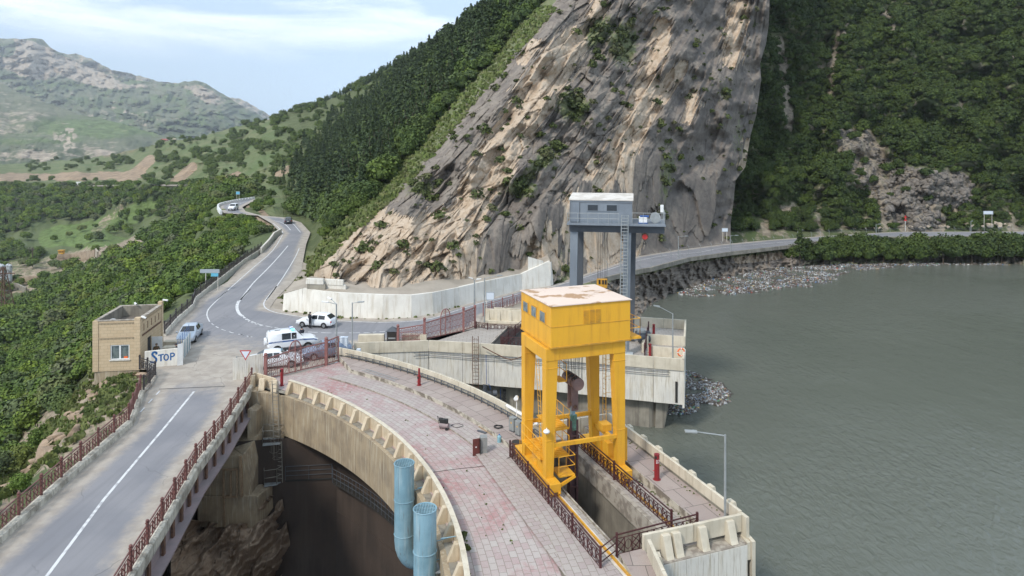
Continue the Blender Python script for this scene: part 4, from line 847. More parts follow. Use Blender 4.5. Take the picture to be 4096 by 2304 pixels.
# ------------------------------------------------------------------ second intake (pier) with white side walls
O2=Vector((14.7,60.7,0)); Q1=Vector((.25,.968,0)); Q2=Vector((-.962,.273,0))
def pq(i,l,z=0): return O2+Q1*i+Q2*l+Vector((0,0,z))
pr=thing('intake_pier','long white-walled intake pier reaching into the reservoir behind the yellow crane','pier',(0,65,0))
WL=[Vector(q) for q in [(-14.6,65.7,0),(-7.8,66.5,0),(-4.6,65.9,0),(1.3,64.5,0),(9.7,62.1,0)]]+[O2.copy()]
def segs(pts,seg):
    out=[]
    for p,q in zip(pts,pts[1:]):
        n=max(1,round((q-p).length/seg)); out+=[(p.lerp(q,i/n),p.lerp(q,(i+1)/n)) for i in range(n)]
    return out
mb=MB();mc=MB()
for i,(p,q) in enumerate(segs(WL,2.6)):
    d=(q-p).normalized()*.015;nr=Vector((-d.y,d.x,0)).normalized(); zz=lambda v,z:Vector((v.x,v.y,z))
    a_,b_=p+d,q-d; mb.hexa([zz(a_,-.02),zz(b_,-.02),zz(b_+nr*.18,-.02),zz(a_+nr*.18,-.02)],[zz(a_,.98),zz(b_,.98),zz(b_+nr*.18,.98),zz(a_+nr*.18,.98)])
    zb=-2.75-.02*i; a2,b2=a_-nr*-.10,b_-nr*-.10
    mc.hexa([zz(a2,zb),zz(b2,zb),zz(b2+nr*.2,zb),zz(a2+nr*.2,zb)],[zz(a2,-.06),zz(b2,-.06),zz(b2+nr*.2,-.06),zz(a2+nr*.2,-.06)])
mb.build('parapet_panel',M['cream'],pr); mc.build('side_panel',M['panel'],pr)
mb=MB(); body=[Vector((-14.6,66.,0)),Vector((-7.8,66.75,0)),Vector((-4.5,66.15,0)),Vector((1.4,64.8,0)),Vector((9.8,62.4,0)),pq(.35,.25),pq(13.6,.2),pq(14.1,6),pq(14,17),Vector((-3.5,74.6,0)),Vector((-11.2,69.3,0)),Vector((-14.2,67.4,0))]
mb.prism([(q.x,q.y) for q in body],-2.6,-.03); 
mb.build('deck_slab',M['concrete'],pr)
mb=MB(); mb.prism([(q.x,q.y) for q in [Vector((-16,67.6,0)),Vector((1.4,66.1,0)),Vector((7,64.0,0)),pq(.9,3.0),pq(1.6,2.2),pq(13,2.0),pq(13,15),Vector((-6,73,0))]],-9,-2.58); mb.build('lower_body',M['concrete'],pr)
mb=MB(); mb.hexa([pq(1.0,2.6,-9),pq(1.3,2.3,-9),pq(8,2.2,-9),pq(8,2.6,-9)],[pq(.9,2.4,-2.6),pq(1.2,1.2,-2.6),pq(8,1.2,-2.6),pq(8,2.4,-2.6)]); mb.build('pier_nose',M['concrete'],pr)
vs=[tuple(q) for q in body];
npmesh('pier_paving',[(x,y,.0) for x,y,_ in vs],[tuple(range(len(vs)))],M['greytile'],uv=[(x,y) for x,y,_ in vs],parent=pr)
def pwall(pts,h,zb=.0,th=.17,mat_='cream',seg=2.4,ribs=0,name='inner_parapet',side=1):
    mb=MB();mr=MB();k=0
    for p,q in segs(pts,seg):
        d=(q-p).normalized();nr=Vector((-d.y,d.x,0))*th*side;a_,b_=p+d*.015,q-d*.015;z0=Vector((0,0,zb));z1=Vector((0,0,h))
        mb.hexa([a_+z0,b_+z0,b_+nr+z0,a_+nr+z0],[a_+z1,b_+z1,b_+nr+z1,a_+nr+z1])
        if ribs: mr=MB(); mr.extr([(0,zb),(.4,zb),(.2,h*.9),(0,h*.9)],(p+q)/2-d*.2,-nr.normalized(),(0,0,1),d*.4); mr.build('rib',M['cream'],pr)
    o=mb.build(name,M[mat_],pr)
pwall([pq(0,0),pq(3.6,0)],.98); pwall([pq(7.6,0),pq(14.2,0)],.98); pwall([pq(14.0,0),pq(14.0,7),pq(14,14),pq(14,21)],.98,ribs=1,side=1)
pwall([pq(3.6,0),pq(3.7,3.3)],.9,ribs=1); pwall([pq(7.6,0.),pq(7.6,3.6)],.95,.0); 
pwall([pq(3.6,0.05),pq(7.6,.05)],-.35,-3.2,mat_='panel',name='side_panel'); pwall([pq(7.75,.3),pq(7.75,3.4)],-.05,-2.4,mat_='panel',name='side_panel')
pwall([pq(7.6,3.6),pq(4.4,3.9)],.8,ribs=1); pwall([pq(0.02,-.02),pq(7.,-.02)],-.1,-3.2,mat_='panel',name='side_panel')
mb=MB(); mb.hexa([pq(.05,.75,-2.8),pq(.05,.55,-2.8),pq(.3,.55,-2.8),pq(.3,.75,-2.8)],[pq(.02,.75,-1.),pq(.02,.55,-1.),pq(.3,.55,-1.),pq(.3,.75,-1.)])
mb.build('dark_groove',M['darkgap'],pr)
# slot pits of the pier (flat dark sheets painted as shaded openings, with kerbs)
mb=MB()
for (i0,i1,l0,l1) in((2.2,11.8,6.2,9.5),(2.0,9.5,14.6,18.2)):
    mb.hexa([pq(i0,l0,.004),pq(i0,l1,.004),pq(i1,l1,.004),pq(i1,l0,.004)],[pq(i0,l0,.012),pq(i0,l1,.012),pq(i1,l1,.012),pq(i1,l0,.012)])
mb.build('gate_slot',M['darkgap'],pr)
mb=MB()
for (i0,i1,l0,l1) in((2.2,11.8,6.2,9.5),(2.0,9.5,14.6,18.2)):
    for a_,b_ in (((i0,l0),(i1,l0)),((i1,l0),(i1,l1)),((i1,l1),(i0,l1)),((i0,l1),(i0,l0))): mb.bar(pq(*a_,.09),pq(*b_,.09),.2,.18)
mb.build('slot_kerb',M['kerb'],pr)
mb=MB()
for i in range(2): mb.path([q+Vector((0,-.06-.05*i,-.12-.28*i+.03*math.sin(j))) for j,q in enumerate([p for p,_ in segs(WL,1.3)][4:])],.035,5)
o=mb.build('wall_cable',M['darkgrey'],None); tag(o,'sagging grey cables hung along the white side wall of the pier','cable')
# ------------------------------------------------------------------ retaining wall at the cliff foot
def wtop(x): return 0
tops=[.9,1.9,2.75,2.75,2.7,2.6,2.45,2.4,2.2,2.25,2.05,3.4]
rw=thing('retaining_wall','long whitewashed retaining wall along the foot of the cliff','retaining wall',(-15,80,0))
mb=MB(); W2=WALLB
def lrp(i,t): return W2[i].lerp(W2[i+1],t),tops[i]+(tops[i+1]-tops[i])*t
for i in range(1,len(W2)-1):
    n=max(1,round((W2[i+1]-W2[i]).length/3.))
    for j in range(n):
        (p,h0),(q,h1)=lrp(i,j/n),lrp(i,(j+1)/n); d=(q-p).normalized(); nr=Vector((-d.y,d.x,0)); p=p+d*.012;q=q-d*.012; st=.0 if i<7 else .12
        z=lambda v,zz:Vector((v.x,v.y,zz)); b0=-nr*.12
        mb.hexa([z(p+b0,-.3),z(q+b0,-.3),z(q+nr*.5,-.3),z(p+nr*.5,-.3)],[z(p+nr*.12,h0),z(q+nr*.12,h1),z(q+nr*.5,h1),z(p+nr*.5,h0)])
mb.build('wall_face',M['whitewall'],rw)
# raised end
e0,e1=W2[-2],W2[-1];mb=MB()
q=[D(*S('S2',(-20,1240))[0],95.5)]
mb.hexa([D(2112,1140,95.4),D(2202,1152,96.6),D(2215,1152,97.4),D(2112,1140,96.)],[D(2112,1026,95.4),D(2168,1044,96.3),D(2172,1044,97.),D(2112,1026,96.)])
mb.hexa([D(2168,1150,96.3),D(2203,1152,96.6),D(2215,1152,97.4),D(2180,1150,97)],[D(2168,1064,96.3),D(2203,1047,96.6),D(2206,1046,97.2),D(2172,1064,97)])
mb.build('raised_end',M['whitewall'],rw)
mb=MB(); tp=[(q.x,q.y+.5,tops[i]-.03) for i,q in enumerate(W2)][1:]; n=len(tp)
bkp=[(q[0]-.3,q[1]+4.5,q[2]+.5) for q in tp]; mb.add(tp+bkp,[(i,i+1,n+i+1,n+i) for i in range(n-1)]); o=mb.build('dirt_terrace',M['dirt'],None); o['kind']='structure'
mb=MB(); wd=random.Random(3)
for k in range(9): pass
for nm,x0,x1,y0,y1,dep in (('upper',S('R2',(945,30))[0],S('R2',(1385,75))[0],1.,.62,0),('lower',S('R2',(912,95))[0],S('R2',(1400,135))[0],.62,.0,0)): pass
bk=0
for (xa,ya),(xb,yb),hh,zz in ((S('R2',(935,105))[0],S('R2',(1140,112))[0],.62,1),(S('R2',(1150,112))[0],S('R2',(1370,125))[0],.62,1),(S('R2',(950,160))[0],S('R2',(1162,172))[0],.66,0),(S('R2',(1168,172))[0],S('R2',(1400,188))[0],.66,0)):
    p=D(xa,ya,81.3);q=D(xb,yb,81.0-.2); t=thing('concrete_block',['lower stained concrete block left, topping the white wall','lower stained concrete block right, topping the white wall','upper stained concrete block left, stacked above the white wall','upper stained concrete block right, stacked above the white wall'][(2 if zz else 0)+(1 if (xa>1280) else 0)],'concrete block',tuple(p),group='concrete blocks stacked on the retaining wall')
    mb=MB(); mb.hexa([p,q,q+Vector((0,.55,0)),p+Vector((0,.55,0))],[p+Vector((.03,.03,hh)),q+Vector((-.03,.03,hh)),q+Vector((-.03,.5,hh)),p+Vector((.03,.5,hh))]); mb.build('block',M['panel'] if bk!=2 else M['concrete'],t,bevel=.03); bk+=1
# barrier wall at the reservoir side of the right road
mb=MB(); lo=[Vector(q) for q in LOE][:12][::-1]
for p,q in segs(lo,3.): 
    d=(q-p).normalized(); nr=Vector((d.y,-d.x,0)); p,q=p+d*.02,q-d*.02; mb.hexa([p+nr*.1+Vector((0,0,-.35)),q+nr*.1+Vector((0,0,-.35)),q+nr*.4+Vector((0,0,-.35)),p+nr*.4+Vector((0,0,-.35))],[p+nr*.1+Vector((0,0,.32)),q+nr*.1+Vector((0,0,.32)),q+nr*.4+Vector((0,0,.32)),p+nr*.4+Vector((0,0,.32))])
o=mb.build('road_barrier_wall',M['concrete']); tag(o,'low concrete barrier wall along the reservoir road','barrier')
fn=thing('wire_fence','tall thin grey fence posts along the reservoir road barrier','fence',tuple(lo[0]))
for k,(p,q) in enumerate(segs(lo,3.4)):
    d=(q-p).normalized(); nr=Vector((d.y,-d.x,0)); mb=MB(); b_=p+nr*.2; mb.tube(b_,b_+Vector((0,0,2.1)),.03,5); mb.tube(b_+Vector((0,0,2.1)),b_+Vector((0,0,2.45))-nr*.3,.025,5); mb.build('fence_post',M['lampgrey'],fn)
mb=MB(); n_=[p+Vector(((q-p).normalized().y,-(q-p).normalized().x,0))*.2 for p,q in segs(lo,3.4)]
for z in(.6,1.2,1.8,2.1): mb.path([q+Vector((0,0,z)) for q in n_],.008,3)
mb.build('wire',M['lampgrey'],fn)
# ------------------------------------------------------------------ BRIDGE parts
br=thing('road_bridge','road bridge deck with stone edge beam and pink girder over the gorge','bridge',(-18,40,0))
redge=[Vector(q) for q in near_r]+[G(496,2304),G(625,2100),G(763,1867),G(871,1725),G(992,1540)]
redge=[Vector((q.x+.05,q.y,0)) for q in redge]
mb=MB()
for p,q in segs(redge,2.2):
    d=(q-p).normalized()*.02; mb.sweep([p+d,q-d],[(0,.22),(.42,.24),(.50,.18),(.50,-.42),(0,-.42)])
mb.build('edge_beam',M['beamstone'],br,bevel=.03)
mb=MB(); mb.sweep(redge,[(.12,-.42),(.16,-.42),(.16,-1.55),(.12,-1.55)]); mb.build('girder_web',M['pinksteel'],br)
mb=MB(); mb.sweep(redge,[(-.2,-1.55),(.75,-1.55),(.75,-1.66),(-.2,-1.66)]); mb.build('bottom_flange',M['pinksteel'],br)
for p,q in segs(redge,1.75): 
    mb=MB();d=(q-p).normalized();nr=Vector((d.y,-d.x,0)); mb.bar(p+nr*.3+Vector((0,0,-.42)),p+nr*.3+Vector((0,0,-1.55)),.12,.22); mb.build('stiffener',M['rust'],br)
mb=MB(); LL=[Vector(q) for q in near_l]+[LB[0],LB[1],LB[2]]; poly=[(q.x,q.y) for q in LL]+[(q.x,q.y) for q in redge[::-1]]; mb.prism(poly,-.9,-.05); mb.build('deck_slab',M['concrete'],br)
def railing(name,lab,pts,h=1.0,sp=2.15,mat_='maroon',z0=.22,ball=True,posts=True,cell=.36,grp=None,flat=False,cat='railing'):
    pts=[Vector((q[0],q[1],0)) for q in pts]
    t=thing(name,lab,cat,(pts[0].x,pts[0].y,z0),group=grp); Z=Vector((0,0,1)); rails=MB();lat=MB(); S_=segs(pts,sp)
    for k,(p,q) in enumerate(S_):
        L=(q-p).length;d=(q-p)/L;b=z0
        for zz,w in ((h,.055),(h*.82,.03),(.12,.035)): rails.bar(p+Z*(b+zz),q+Z*(b+zz),w,w)
        n=max(2,round(L/cell))
        for i in range(n):
            u0=p+d*(L*i/n);u1=p+d*(L*(i+1)/n); lat.bar(u0+Z*(b+.12),u0+Z*(b+h*.82),.042)
            if i%2==0:
                lat.bar(u0+Z*(b+.14),u1+Z*(b+h*.5),.036);lat.bar(u1+Z*(b+.14),u0+Z*(b+h*.5),.036); lat.bar(u0+Z*(b+h*.8),u1+Z*(b+h*.45),.036);lat.bar(u1+Z*(b+h*.8),u0+Z*(b+h*.45),.036)
            else:
                c=(u0+u1)/2+Z*(b+h*.47);r=L/n*.42; pp=[c+d*(r*math.cos(a))+Z*(r*1.3*math.sin(a)) for a in [R(45*j) for j in range(8)]]; lat.path(pp,.020,4,True)
    rails.build('handrail',M[mat_],t); lat.build('lattice_panel',M[mat_],t)
    if posts:
        ends=[p for p,_ in S_]+[S_[-1][1]]
        for k,p in enumerate(ends):
            mb=MB(); mb.box(p+Z*(z0+h/2+.02),(.11,.11,h+.16)); 
            if ball: mb.ball(p+Z*(z0+h+.18),.085,8); mb.box(p+Z*(z0+h+.09),(.15,.15,.04))
            mb.build('post',M[mat_],t)
    return t
rr=[Vector((q.x+.25,q.y,0)) for q in redge]
railing('bridge_railing','maroon lattice railing along the gorge side of the bridge',rr[2:],.95,2.1,'maroon',.22)
# left kerb wall and railings
lk=[Vector((q.x,q.y,0)) for q in LL]+[G(*S('R1',(1395,1150))[0])]
kw=MB()
for p,q in segs(lk,2.6):
    d=(q-p).normalized()*.015; kw.sweep([p+d,q-d],[(0,.34),(-.42,.36),(-.42,-.6),(.03,-.6),(.03,.0)])
o=kw.build('bridge_kerb_wall',M['beamstone'],bevel=.03); tag(o,'weathered white kerb wall along the left side of the bridge road','kerb')
railing('bridge_railing','maroon lattice railing on the white kerb along the valley side of the bridge road',[Vector((q.x-.3,q.y,0)) for q in lk[1:]],.95,2.2,'maroon',.34)
bl=GS('R1',(1385,1130),(1490,985))
kw=MB(); kl=[G(*S('R1',(1395,1150))[0]),G(*S('R1',(1470,1075))[0]),G(*S('R1',(1508,1000))[0]),G(*S('R1',(1500,940))[0])]
kw.sweep(kl,[(0,.16),(-.45,.16),(-.45,-.4),(0,-.4)]); o=kw.build('kerb_edge',M['kerb']); tag(o,'curved grey kerb in front of the painted word wall','kerb')
railing('short_railing','black lattice railing beside the painted word wall',GS('R1',(1388,1128),(1448,1062),(1500,985),(1425,950),(1350,922)),.95,1.6,'blackrail',.16)
# valley-side guard wall of the far road: dark railing and low concrete
gl=[LB[7]+Vector((0,-1.,0)),LB[7],LB[8],LB[9],LB[10]]
gl=[G(*S('R1',(1590,590))[0]),G(*S('R1',(1700,460))[0]),G(*S('R1',(1860,320))[0])]+GS('S6',(230,1465),(480,1262),(800,1010),(1000,880))
railing('roadside_railing','dark rusty lattice railing above the wooded valley slope',gl,1.0,2.6,'blackrail',.32,ball=True)
kw=MB()
for p,q in segs(gl,2.4):
    d=(q-p).normalized()*.03; kw.sweep([p+d,q-d],[(.12,.46),(-.2,.46),(-.2,-.5),(.16,-.5)])
o=kw.build('guard_kerb',M['panel']); tag(o,'low pale concrete guard kerb under the dark roadside railing','kerb')
kw=MB()
for p,q in segs(GS('S6',(1000,905),(1095,800),(1150,720),(1232,672)),1.3):
    d=(q-p).normalized()*.05; kw.sweep([p+d,q-d],[(.12,.95),(-.2,.95),(-.2,-.5),(.16,-.5)])
o=kw.build('guard_wall',M['panel']); tag(o,'low pale panel wall where the dark railing ends at the road bend','barrier')
fb=thing('guard_blocks','row of white guard blocks round the outer bend of the far road','barrier',tuple(G(876,830)))
for p,q in segs(smooth(GS('S6',(545,440),(512,400),(514,362),(600,333),(750,303),(930,277)),3),2.1):
    d=(q-p).normalized()*.18; mb=MB(); mb.sweep([p+d,q-d],[(.0,.75),(-.4,.75),(-.5,-.4),(.1,-.4)]); mb.build('block',M['white'],fb)
# ------------------------------------------------------------------ abutment blocks beside the gorge
ag=thing('abutment','stepped beige concrete abutment blocks between bridge and dam','abutment',(-19.5,53,-4))
def zc(x,y,d): return D(600+x/1.7405,1480+y/1.7405,d)
def wedge(name,quad,dep,mt,bev=.05):  # quad of front-face corners (bl,br,tr,tl), pushed back by dep
    mb=MB(); n=V3(dep); mb.hexa([quad[0],quad[1],quad[1]+n,quad[0]+n],[quad[3],quad[2],quad[2]+n,quad[3]+n]); return mb.build(name,M[mt],ag,bevel=bev)
V3=Vector
wedge('main_block',[zc(330,1095,52.2),zc(745,1100,52.3),zc(740,875,52.3),zc(330,880,52.2)],(-.2,3,0),'fascia')
wedge('main_block',[zc(330,876,52.25),zc(700,878,52.35),zc(645,598,52.35),zc(330,606,52.25)],(-.2,3,0),'fascia')
wedge('lower_flank',[zc(748,1118,52.3),zc(912,885,55.2),zc(905,757,55.2),zc(748,880,52.3)],(-1.6,1.5,0),'fascia')
wedge('upper_flank',[zc(702,870,52.5),zc(793,742,55.2),zc(793,410,55.2),zc(650,590,52.5)],(-1.6,1.5,0),'fascia')
wedge('upper_pillar',[zc(675,520,54.4),zc(738,512,54.6),zc(740,285,54.6),zc(678,272,54.4)],(.5,3.,0),'fascia')
wedge('back_ledge',[zc(560,620,54.),zc(700,600,54.),zc(690,500,54.4),zc(600,520,54.4)],(0,2,0),'tanbank')
mb=MB()
for xx in(512,562,606): mb.bar(zc(xx,690,52.15),zc(xx,882,52.1),.11)
for yy in(692,882): mb.bar(zc(505,yy,52.15),zc(612,yy,52.15),.13)
mb.bar(zc(518,885,52.1),zc(520,1080,52.1),.10); mb.bar(zc(628,600,52.2),zc(640,880,52.2),.18)
mb.build('shutter_frame',M['wood'],ag)
RKc=[(505,1318,51.6),(650,1325,52.0),(704,1252,54.8),(600,1322,51.8),(560,900,57.),(640,960,56),(700,1180,55.0),(560,1250,50),(480,1300,48),(690,1290,54),(700,1449,53.6),(560,1449,48.5),(440,1449,44),(760,1300,54.6),(800,1449,54.2),(620,1350,50.5),(600,1600,47),(800,1600,53),(400,1600,41),(745,1449,57),(760,1650,57),(720,1100,55.2),(440,1250,50),(400,1400,45)]
def gd(u,v,d,A):
    f1,f2,i1=worley(u/60.+v/90.,v/40.-u/70.,5); _,_,i2=worley(u/20.+v/30.,v/14.-u/24.,6)
    e=(u*.78+v*.62)/58.+.35*fbm(u/90.,v/90.,2,15); st=e-np.floor(e); e2=(u*.70+v*.70)/19.+.4*fbm(u/30.,v/30.,2,16); s2=e2-np.floor(e2); return (sst(0,.8,st)-.5-.9*sst(.86,1,st))*1.7+(sst(0,.8,s2)-.5-.9*sst(.85,1,s2))*.45+(i1-.5)*.7+fbm(u/14.,v/14.,3,6)*.15
Patch('gorge_rock',RKc,np.arange(430,741,1.6),[(400,1300),(505,1312),(600,1318),(650,1316),(690,1262),(705,1246),(745,1246)],[(400,1720),(900,1720)],150,gd,M['tanbank'],back=2,uright=[(708,1240),(716,1290),(730,1364),(729,1400),(700,1470),(640,1560),(560,1720)])
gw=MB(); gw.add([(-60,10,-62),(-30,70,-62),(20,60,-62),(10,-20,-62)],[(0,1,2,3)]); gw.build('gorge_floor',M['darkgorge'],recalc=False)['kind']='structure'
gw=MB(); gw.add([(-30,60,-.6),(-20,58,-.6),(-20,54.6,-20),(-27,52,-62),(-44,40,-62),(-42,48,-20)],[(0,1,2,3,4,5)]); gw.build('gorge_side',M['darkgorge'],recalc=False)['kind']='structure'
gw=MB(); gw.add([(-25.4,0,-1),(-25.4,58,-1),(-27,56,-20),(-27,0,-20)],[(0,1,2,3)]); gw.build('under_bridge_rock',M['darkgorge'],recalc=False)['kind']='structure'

# earth under the yard and road shoulders
gp=[(-36,62),(-22.5,59.5),(-20.6,58.9),(-16.1,62.6),(-15.4,64.2),(-14.4,66.3),(-11,68.7),(-8.5,69.5),(-4,74.2),(9,72.8),(9.5,80),(12,97),(1.3,87.6),(-3.5,89),(-6,87),(-9,83),(-14,81.5),(-19,82),(-24,84),(-27,88),(-28,95),(-30,110),(-40,125),(-44,118),(-40,100)]
sheet('ground',gp,3.,-.05,M['dirt'])
# ------------------------------------------------------------------ VEGETATION
def quads(P,Nn,s,rs,asp=1.):
    n=len(P);a=rs.normal(size=(n,3));t=np.cross(Nn,a);t/=np.linalg.norm(t,axis=1)[:,None]+1e-9;b=np.cross(Nn,t)
    s=s[:,None];k=.35*rs.rand(n,1)
    v=np.stack([P-t*s-b*s*asp,P+t*s*(1-k)-b*s*asp*(.6+k),P+t*s+b*s*asp,P-t*s*(1-k)+b*s*asp*(.8+k)],1)
    return v.reshape(-1,3),np.arange(n*4).reshape(n,4)
def crown(n,seed,w=.5,h=.8,nl=7,leaf=.07,base=.25,core=True):
    rs=np.random.RandomState(seed); C=[];Rr=[]
    for i in range(nl):
        a=rs.rand()*6.28;r=w*.62*math.sqrt(rs.rand()) if i else 0; z=base+(h-base)*(.3+.5*rs.rand())-r*.3; C.append((r*math.cos(a),r*math.sin(a),z)); Rr.append(w*(.42+.28*rs.rand()) if i else w*.75)
    C=np.array(C);Rr=np.array(Rr); L=rs.choice(nl,n,p=Rr**2/np.sum(Rr**2))
    d=rs.normal(size=(n,3));d/=np.linalg.norm(d,axis=1)[:,None];d[:,2]=np.where(d[:,2]<-.35,-d[:,2],d[:,2])
    rad=Rr[L]*(.80+.36*rs.rand(n)); P=C[L]+d*rad[:,None]*np.array([1,1,.8])
    nn=d*.6+rs.normal(size=(n,3))*.5+np.array([0,0,.35]);nn/=np.linalg.norm(nn,axis=1)[:,None]
    v,f=quads(P,nn,leaf*(.6+.8*rs.rand(n)),rs); lf=np.repeat(rs.rand(n)**2,4)
    if core:
        mb=MB()
        for c,r in zip(C,Rr): mb.ball(c,r*.80,6,(1,1,.8))
        q=[x for x in mb.f];cv=np.array(mb.v);cf=[x if len(x)==4 else (x[0],x[1],x[2],x[2]) for x in q]
        cv=cv+rs.normal(size=cv.shape)*.03*w
        f4=np.array([x for x in cf if x[2]!=x[3]])+len(v); v=np.concatenate([v,cv]);f=np.concatenate([f,f4]);lf=np.concatenate([lf,np.zeros(len(cv))])
    return v,f,lf
def pinecrown(n,seed,w=.22,leaf=.06):
    rs=np.random.RandomState(seed);z=.12+.88*rs.rand(n)**.8; r=w*(1.05-z)**.8*(.35+.65*rs.rand(n))*(1+.25*np.sin(z*40)); a=rs.rand(n)*6.283
    P=np.stack([r*np.cos(a),r*np.sin(a),z-.25*r],1); nn=np.stack([np.cos(a)*.5,np.sin(a)*.5,.8+0*a],1)+rs.normal(size=(n,3))*.4;nn/=np.linalg.norm(nn,axis=1)[:,None]
    v,f=quads(P,nn,leaf*(.5+.8*rs.rand(n))*(1.2-z*.6),rs,.6); return v,f,np.repeat(rs.rand(n)**2*.6,4)
def merge(var,P,sc,rs,tint=True,zs=1.):
    vs=[];fs=[];lf=[];ti=[];o=0;n=len(P);ch=rs.randint(len(var),size=n);an=rs.rand(n)*6.283;tn=rs.rand(n)
    for i in range(n):
        v,f,l=var[ch[i]];c,s=math.cos(an[i]),math.sin(an[i])
        w=np.stack([v[:,0]*c-v[:,1]*s,v[:,0]*s+v[:,1]*c,v[:,2]*zs],1)*sc[i]+P[i]
        vs.append(w);fs.append(f+o);lf.append(l);ti.append(np.full(len(v),tn[i]));o+=len(v)
    return np.concatenate(vs),np.concatenate(fs),np.concatenate(lf),np.concatenate(ti)
def stuff(name,var,P,sc,seed,mat,label,cat,zs=1.):
    v,f,l,t=merge(var,P,sc,np.random.RandomState(seed),zs=zs); o=npmesh(name,v,f,mat,attrs={'leaf':l,'tint':t}); return tag(o,label,cat,kind='stuff')
def thin(P,dmin,u=None,v=None):
    keep=[];cell={}
    g=np.max(dmin) if hasattr(dmin,'__len__') else dmin
    for i in range(len(P)):
        dm=dmin[i] if hasattr(dmin,'__len__') else dmin; k=(int(P[i,0]//g),int(P[i,1]//g));ok=True
        for a in(-1,0,1):
            for b in(-1,0,1):
                for j in cell.get((k[0]+a,k[1]+b),()):
                    if np.sum((P[i]-P[j])**2)<dm*dm: ok=False;break
                if not ok:break
            if not ok:break
        if ok: keep.append(i);cell.setdefault(k,[]).append(i)
    return np.array(keep)
HI=[crown(1300,11+i,w=.5+.04*i,h=.78+.05*(i%2),nl=8+i,leaf=.030) for i in range(4)]
LO=[crown(400,31+i,w=.52,h=.75,nl=8,leaf=.046) for i in range(4)]
PH=[pinecrown(950,51+i,.21+.02*i,.030) for i in range(3)]
PL=[pinecrown(300,61+i,.22,.055) for i in range(3)]
BU=[crown(220,71+i,w=.55,h=.5,nl=5,leaf=.075,base=.1) for i in range(3)]
def proto(name,var,mat,trunkh,tr=.035):
    t=thing(name,None,None); npmesh('crown',var[0],var[1],mat,parent=t,attrs={'leaf':var[2]})
    mb=MB(); mb.tube((0,0,-.12),(.02,.01,trunkh*.6),tr,6,tr*.75); mb.tube((.02,.01,trunkh*.6),(-.06,.03,trunkh),tr*.6,5,tr*.3); mb.tube((.02,.01,trunkh*.55),(.1,.05,trunkh*.95),tr*.5,5,tr*.2); mb.build('trunk',M['trunk'],t)
    return t
def plant(protos,P,sc,seed,label,cat,group,zs=1.):
    rs=np.random.RandomState(seed)
    for i in range(len(P)):
        r=protos[rs.randint(len(protos))]; s=float(sc[i])
        if not r.get('used'): o=r; o['used']=1; o.location=P[i]; o.rotation_euler=(0,0,rs.rand()*6.28); o.scale=(s,s,s*zs)
        else:
            o=dup(r,tuple(P[i]),rs.rand()*6.28,(s,s,s*zs*rs.uniform(.75,1.3))); 
        tag(o,label,cat,group)
    for r in protos:
        if not r.get('used'):
            for c in list(r.children): bpy.data.objects.remove(c)
            bpy.data.objects.remove(r)
def rdist(P): return np.where(inpoly(P[:,0],P[:,1],RP2),-1,pdist(P[:,0],P[:,1],RP2,True))
def splitnear(P,n): 
    d=np.linalg.norm(P-np.array([0,0,CAMZ]),axis=1);o=np.argsort(d); return o[:n],o[n:]
UV2=lambda pts:pts
# 1. wooded valley slope
meadow=[[(90,560),(180,555),(330,560),(400,575),(372,605),(330,635),(260,665),(150,655),(110,640),(60,650),(40,600)],[(0,590),(60,580),(150,565),(250,545),(330,520),(400,505),(420,515),(330,550),(440,548),(430,575),(350,585),(330,600),(240,600),(150,585),(110,600),(60,615),(0,620)],
 [(0,665),(60,655),(160,640),(300,618),(372,605),(385,625),(330,648),(262,668),(215,690),(190,690),(140,710),(120,735),(60,770),(0,780)],[(190,690),(250,660),(262,668),(215,690)]]
def vdens(u,v):
    d=np.ones(np.shape(u))
    for p in meadow: d=np.where(inpoly(u,v,p),.05,d)
    d*=1-.97*sst(1.,.7,pdist(u,v,[(0,1255),(60,1200),(130,1130),(190,1080),(232,1030)])/92.)
    d*=np.where(fbm(u/60.,v/40.,2,99)<-.33,.15,1); return d*(v>470)*(v<1400)
P,u,v=VA.pick(13000,vdens,'px'); d=np.linalg.norm(P,axis=1)
rd_=rdist(P); bld=(np.hypot(P[:,0]+34,P[:,1]-63.5)<4.6)|((P[:,0]>-41)&(P[:,1]<61)&(P[:,1]>44)&(P[:,2]>-11)); k=(rd_>3.0)&(~bld)&(P[:,0]<-24); P,u,v,d=P[k],u[k],v[k],d[k]
sc=np.where(d<250,2.3+2.5*np.random.RandomState(5).rand(len(P))**1.5,4.6+3*np.random.RandomState(6).rand(len(P))); sc=np.where(rd_[k]<9,np.minimum(sc,2.6),sc); sc=sc*np.clip(d/105,.45,1)
ps_=thin(P,sc*.56); P,sc,d=P[ps_],sc[ps_],d[ps_]; a_,b_=splitnear(P,190)
plant([proto('leafy_tree',q,M['leaf'],.5) for q in HI],P[a_],sc[a_],1,'leafy green tree in the dense growth on the valley slope left of the road','tree','leafy trees on the valley slope')
VT=len(P)
rs=np.random.RandomState(41); BT=[]
for u,v,d in ((566,560,198),(578,566,194),(590,570,190),(602,573,187),(614,577,183),(627,581,179),(640,587,173),(653,592,168),(668,600,160),(585,580,180),(610,590,172),(640,600,165),(560,552,206)): BT.append(U(np.array(u*1.),np.array(v*1.),d*1.))
BT=np.array(BT); plant([proto('roadside_tree',q,M['leaf'],.5) for q in HI[1:3]],BT-np.array([0,0,.5]),3.2+.9*rs.rand(len(BT)),42,'rounded green tree just below the outer bend of the far road','tree','trees below the far road bend')
stuff('valley_woodland',LO,P[b_],sc[b_],2,M['leaf'],'dense mixed green woodland filling the valley beyond the nearest trees','woodland')
P,u,v=VA.pick(400,lambda u,v:sst(1,.3,pdist(u,v,[(20,1270),(90,1190),(160,1125),(225,1060),(260,1020)])/26.)*1.,'px'); k=rdist(P)>.9; P=P[k][:70]
BKS=P
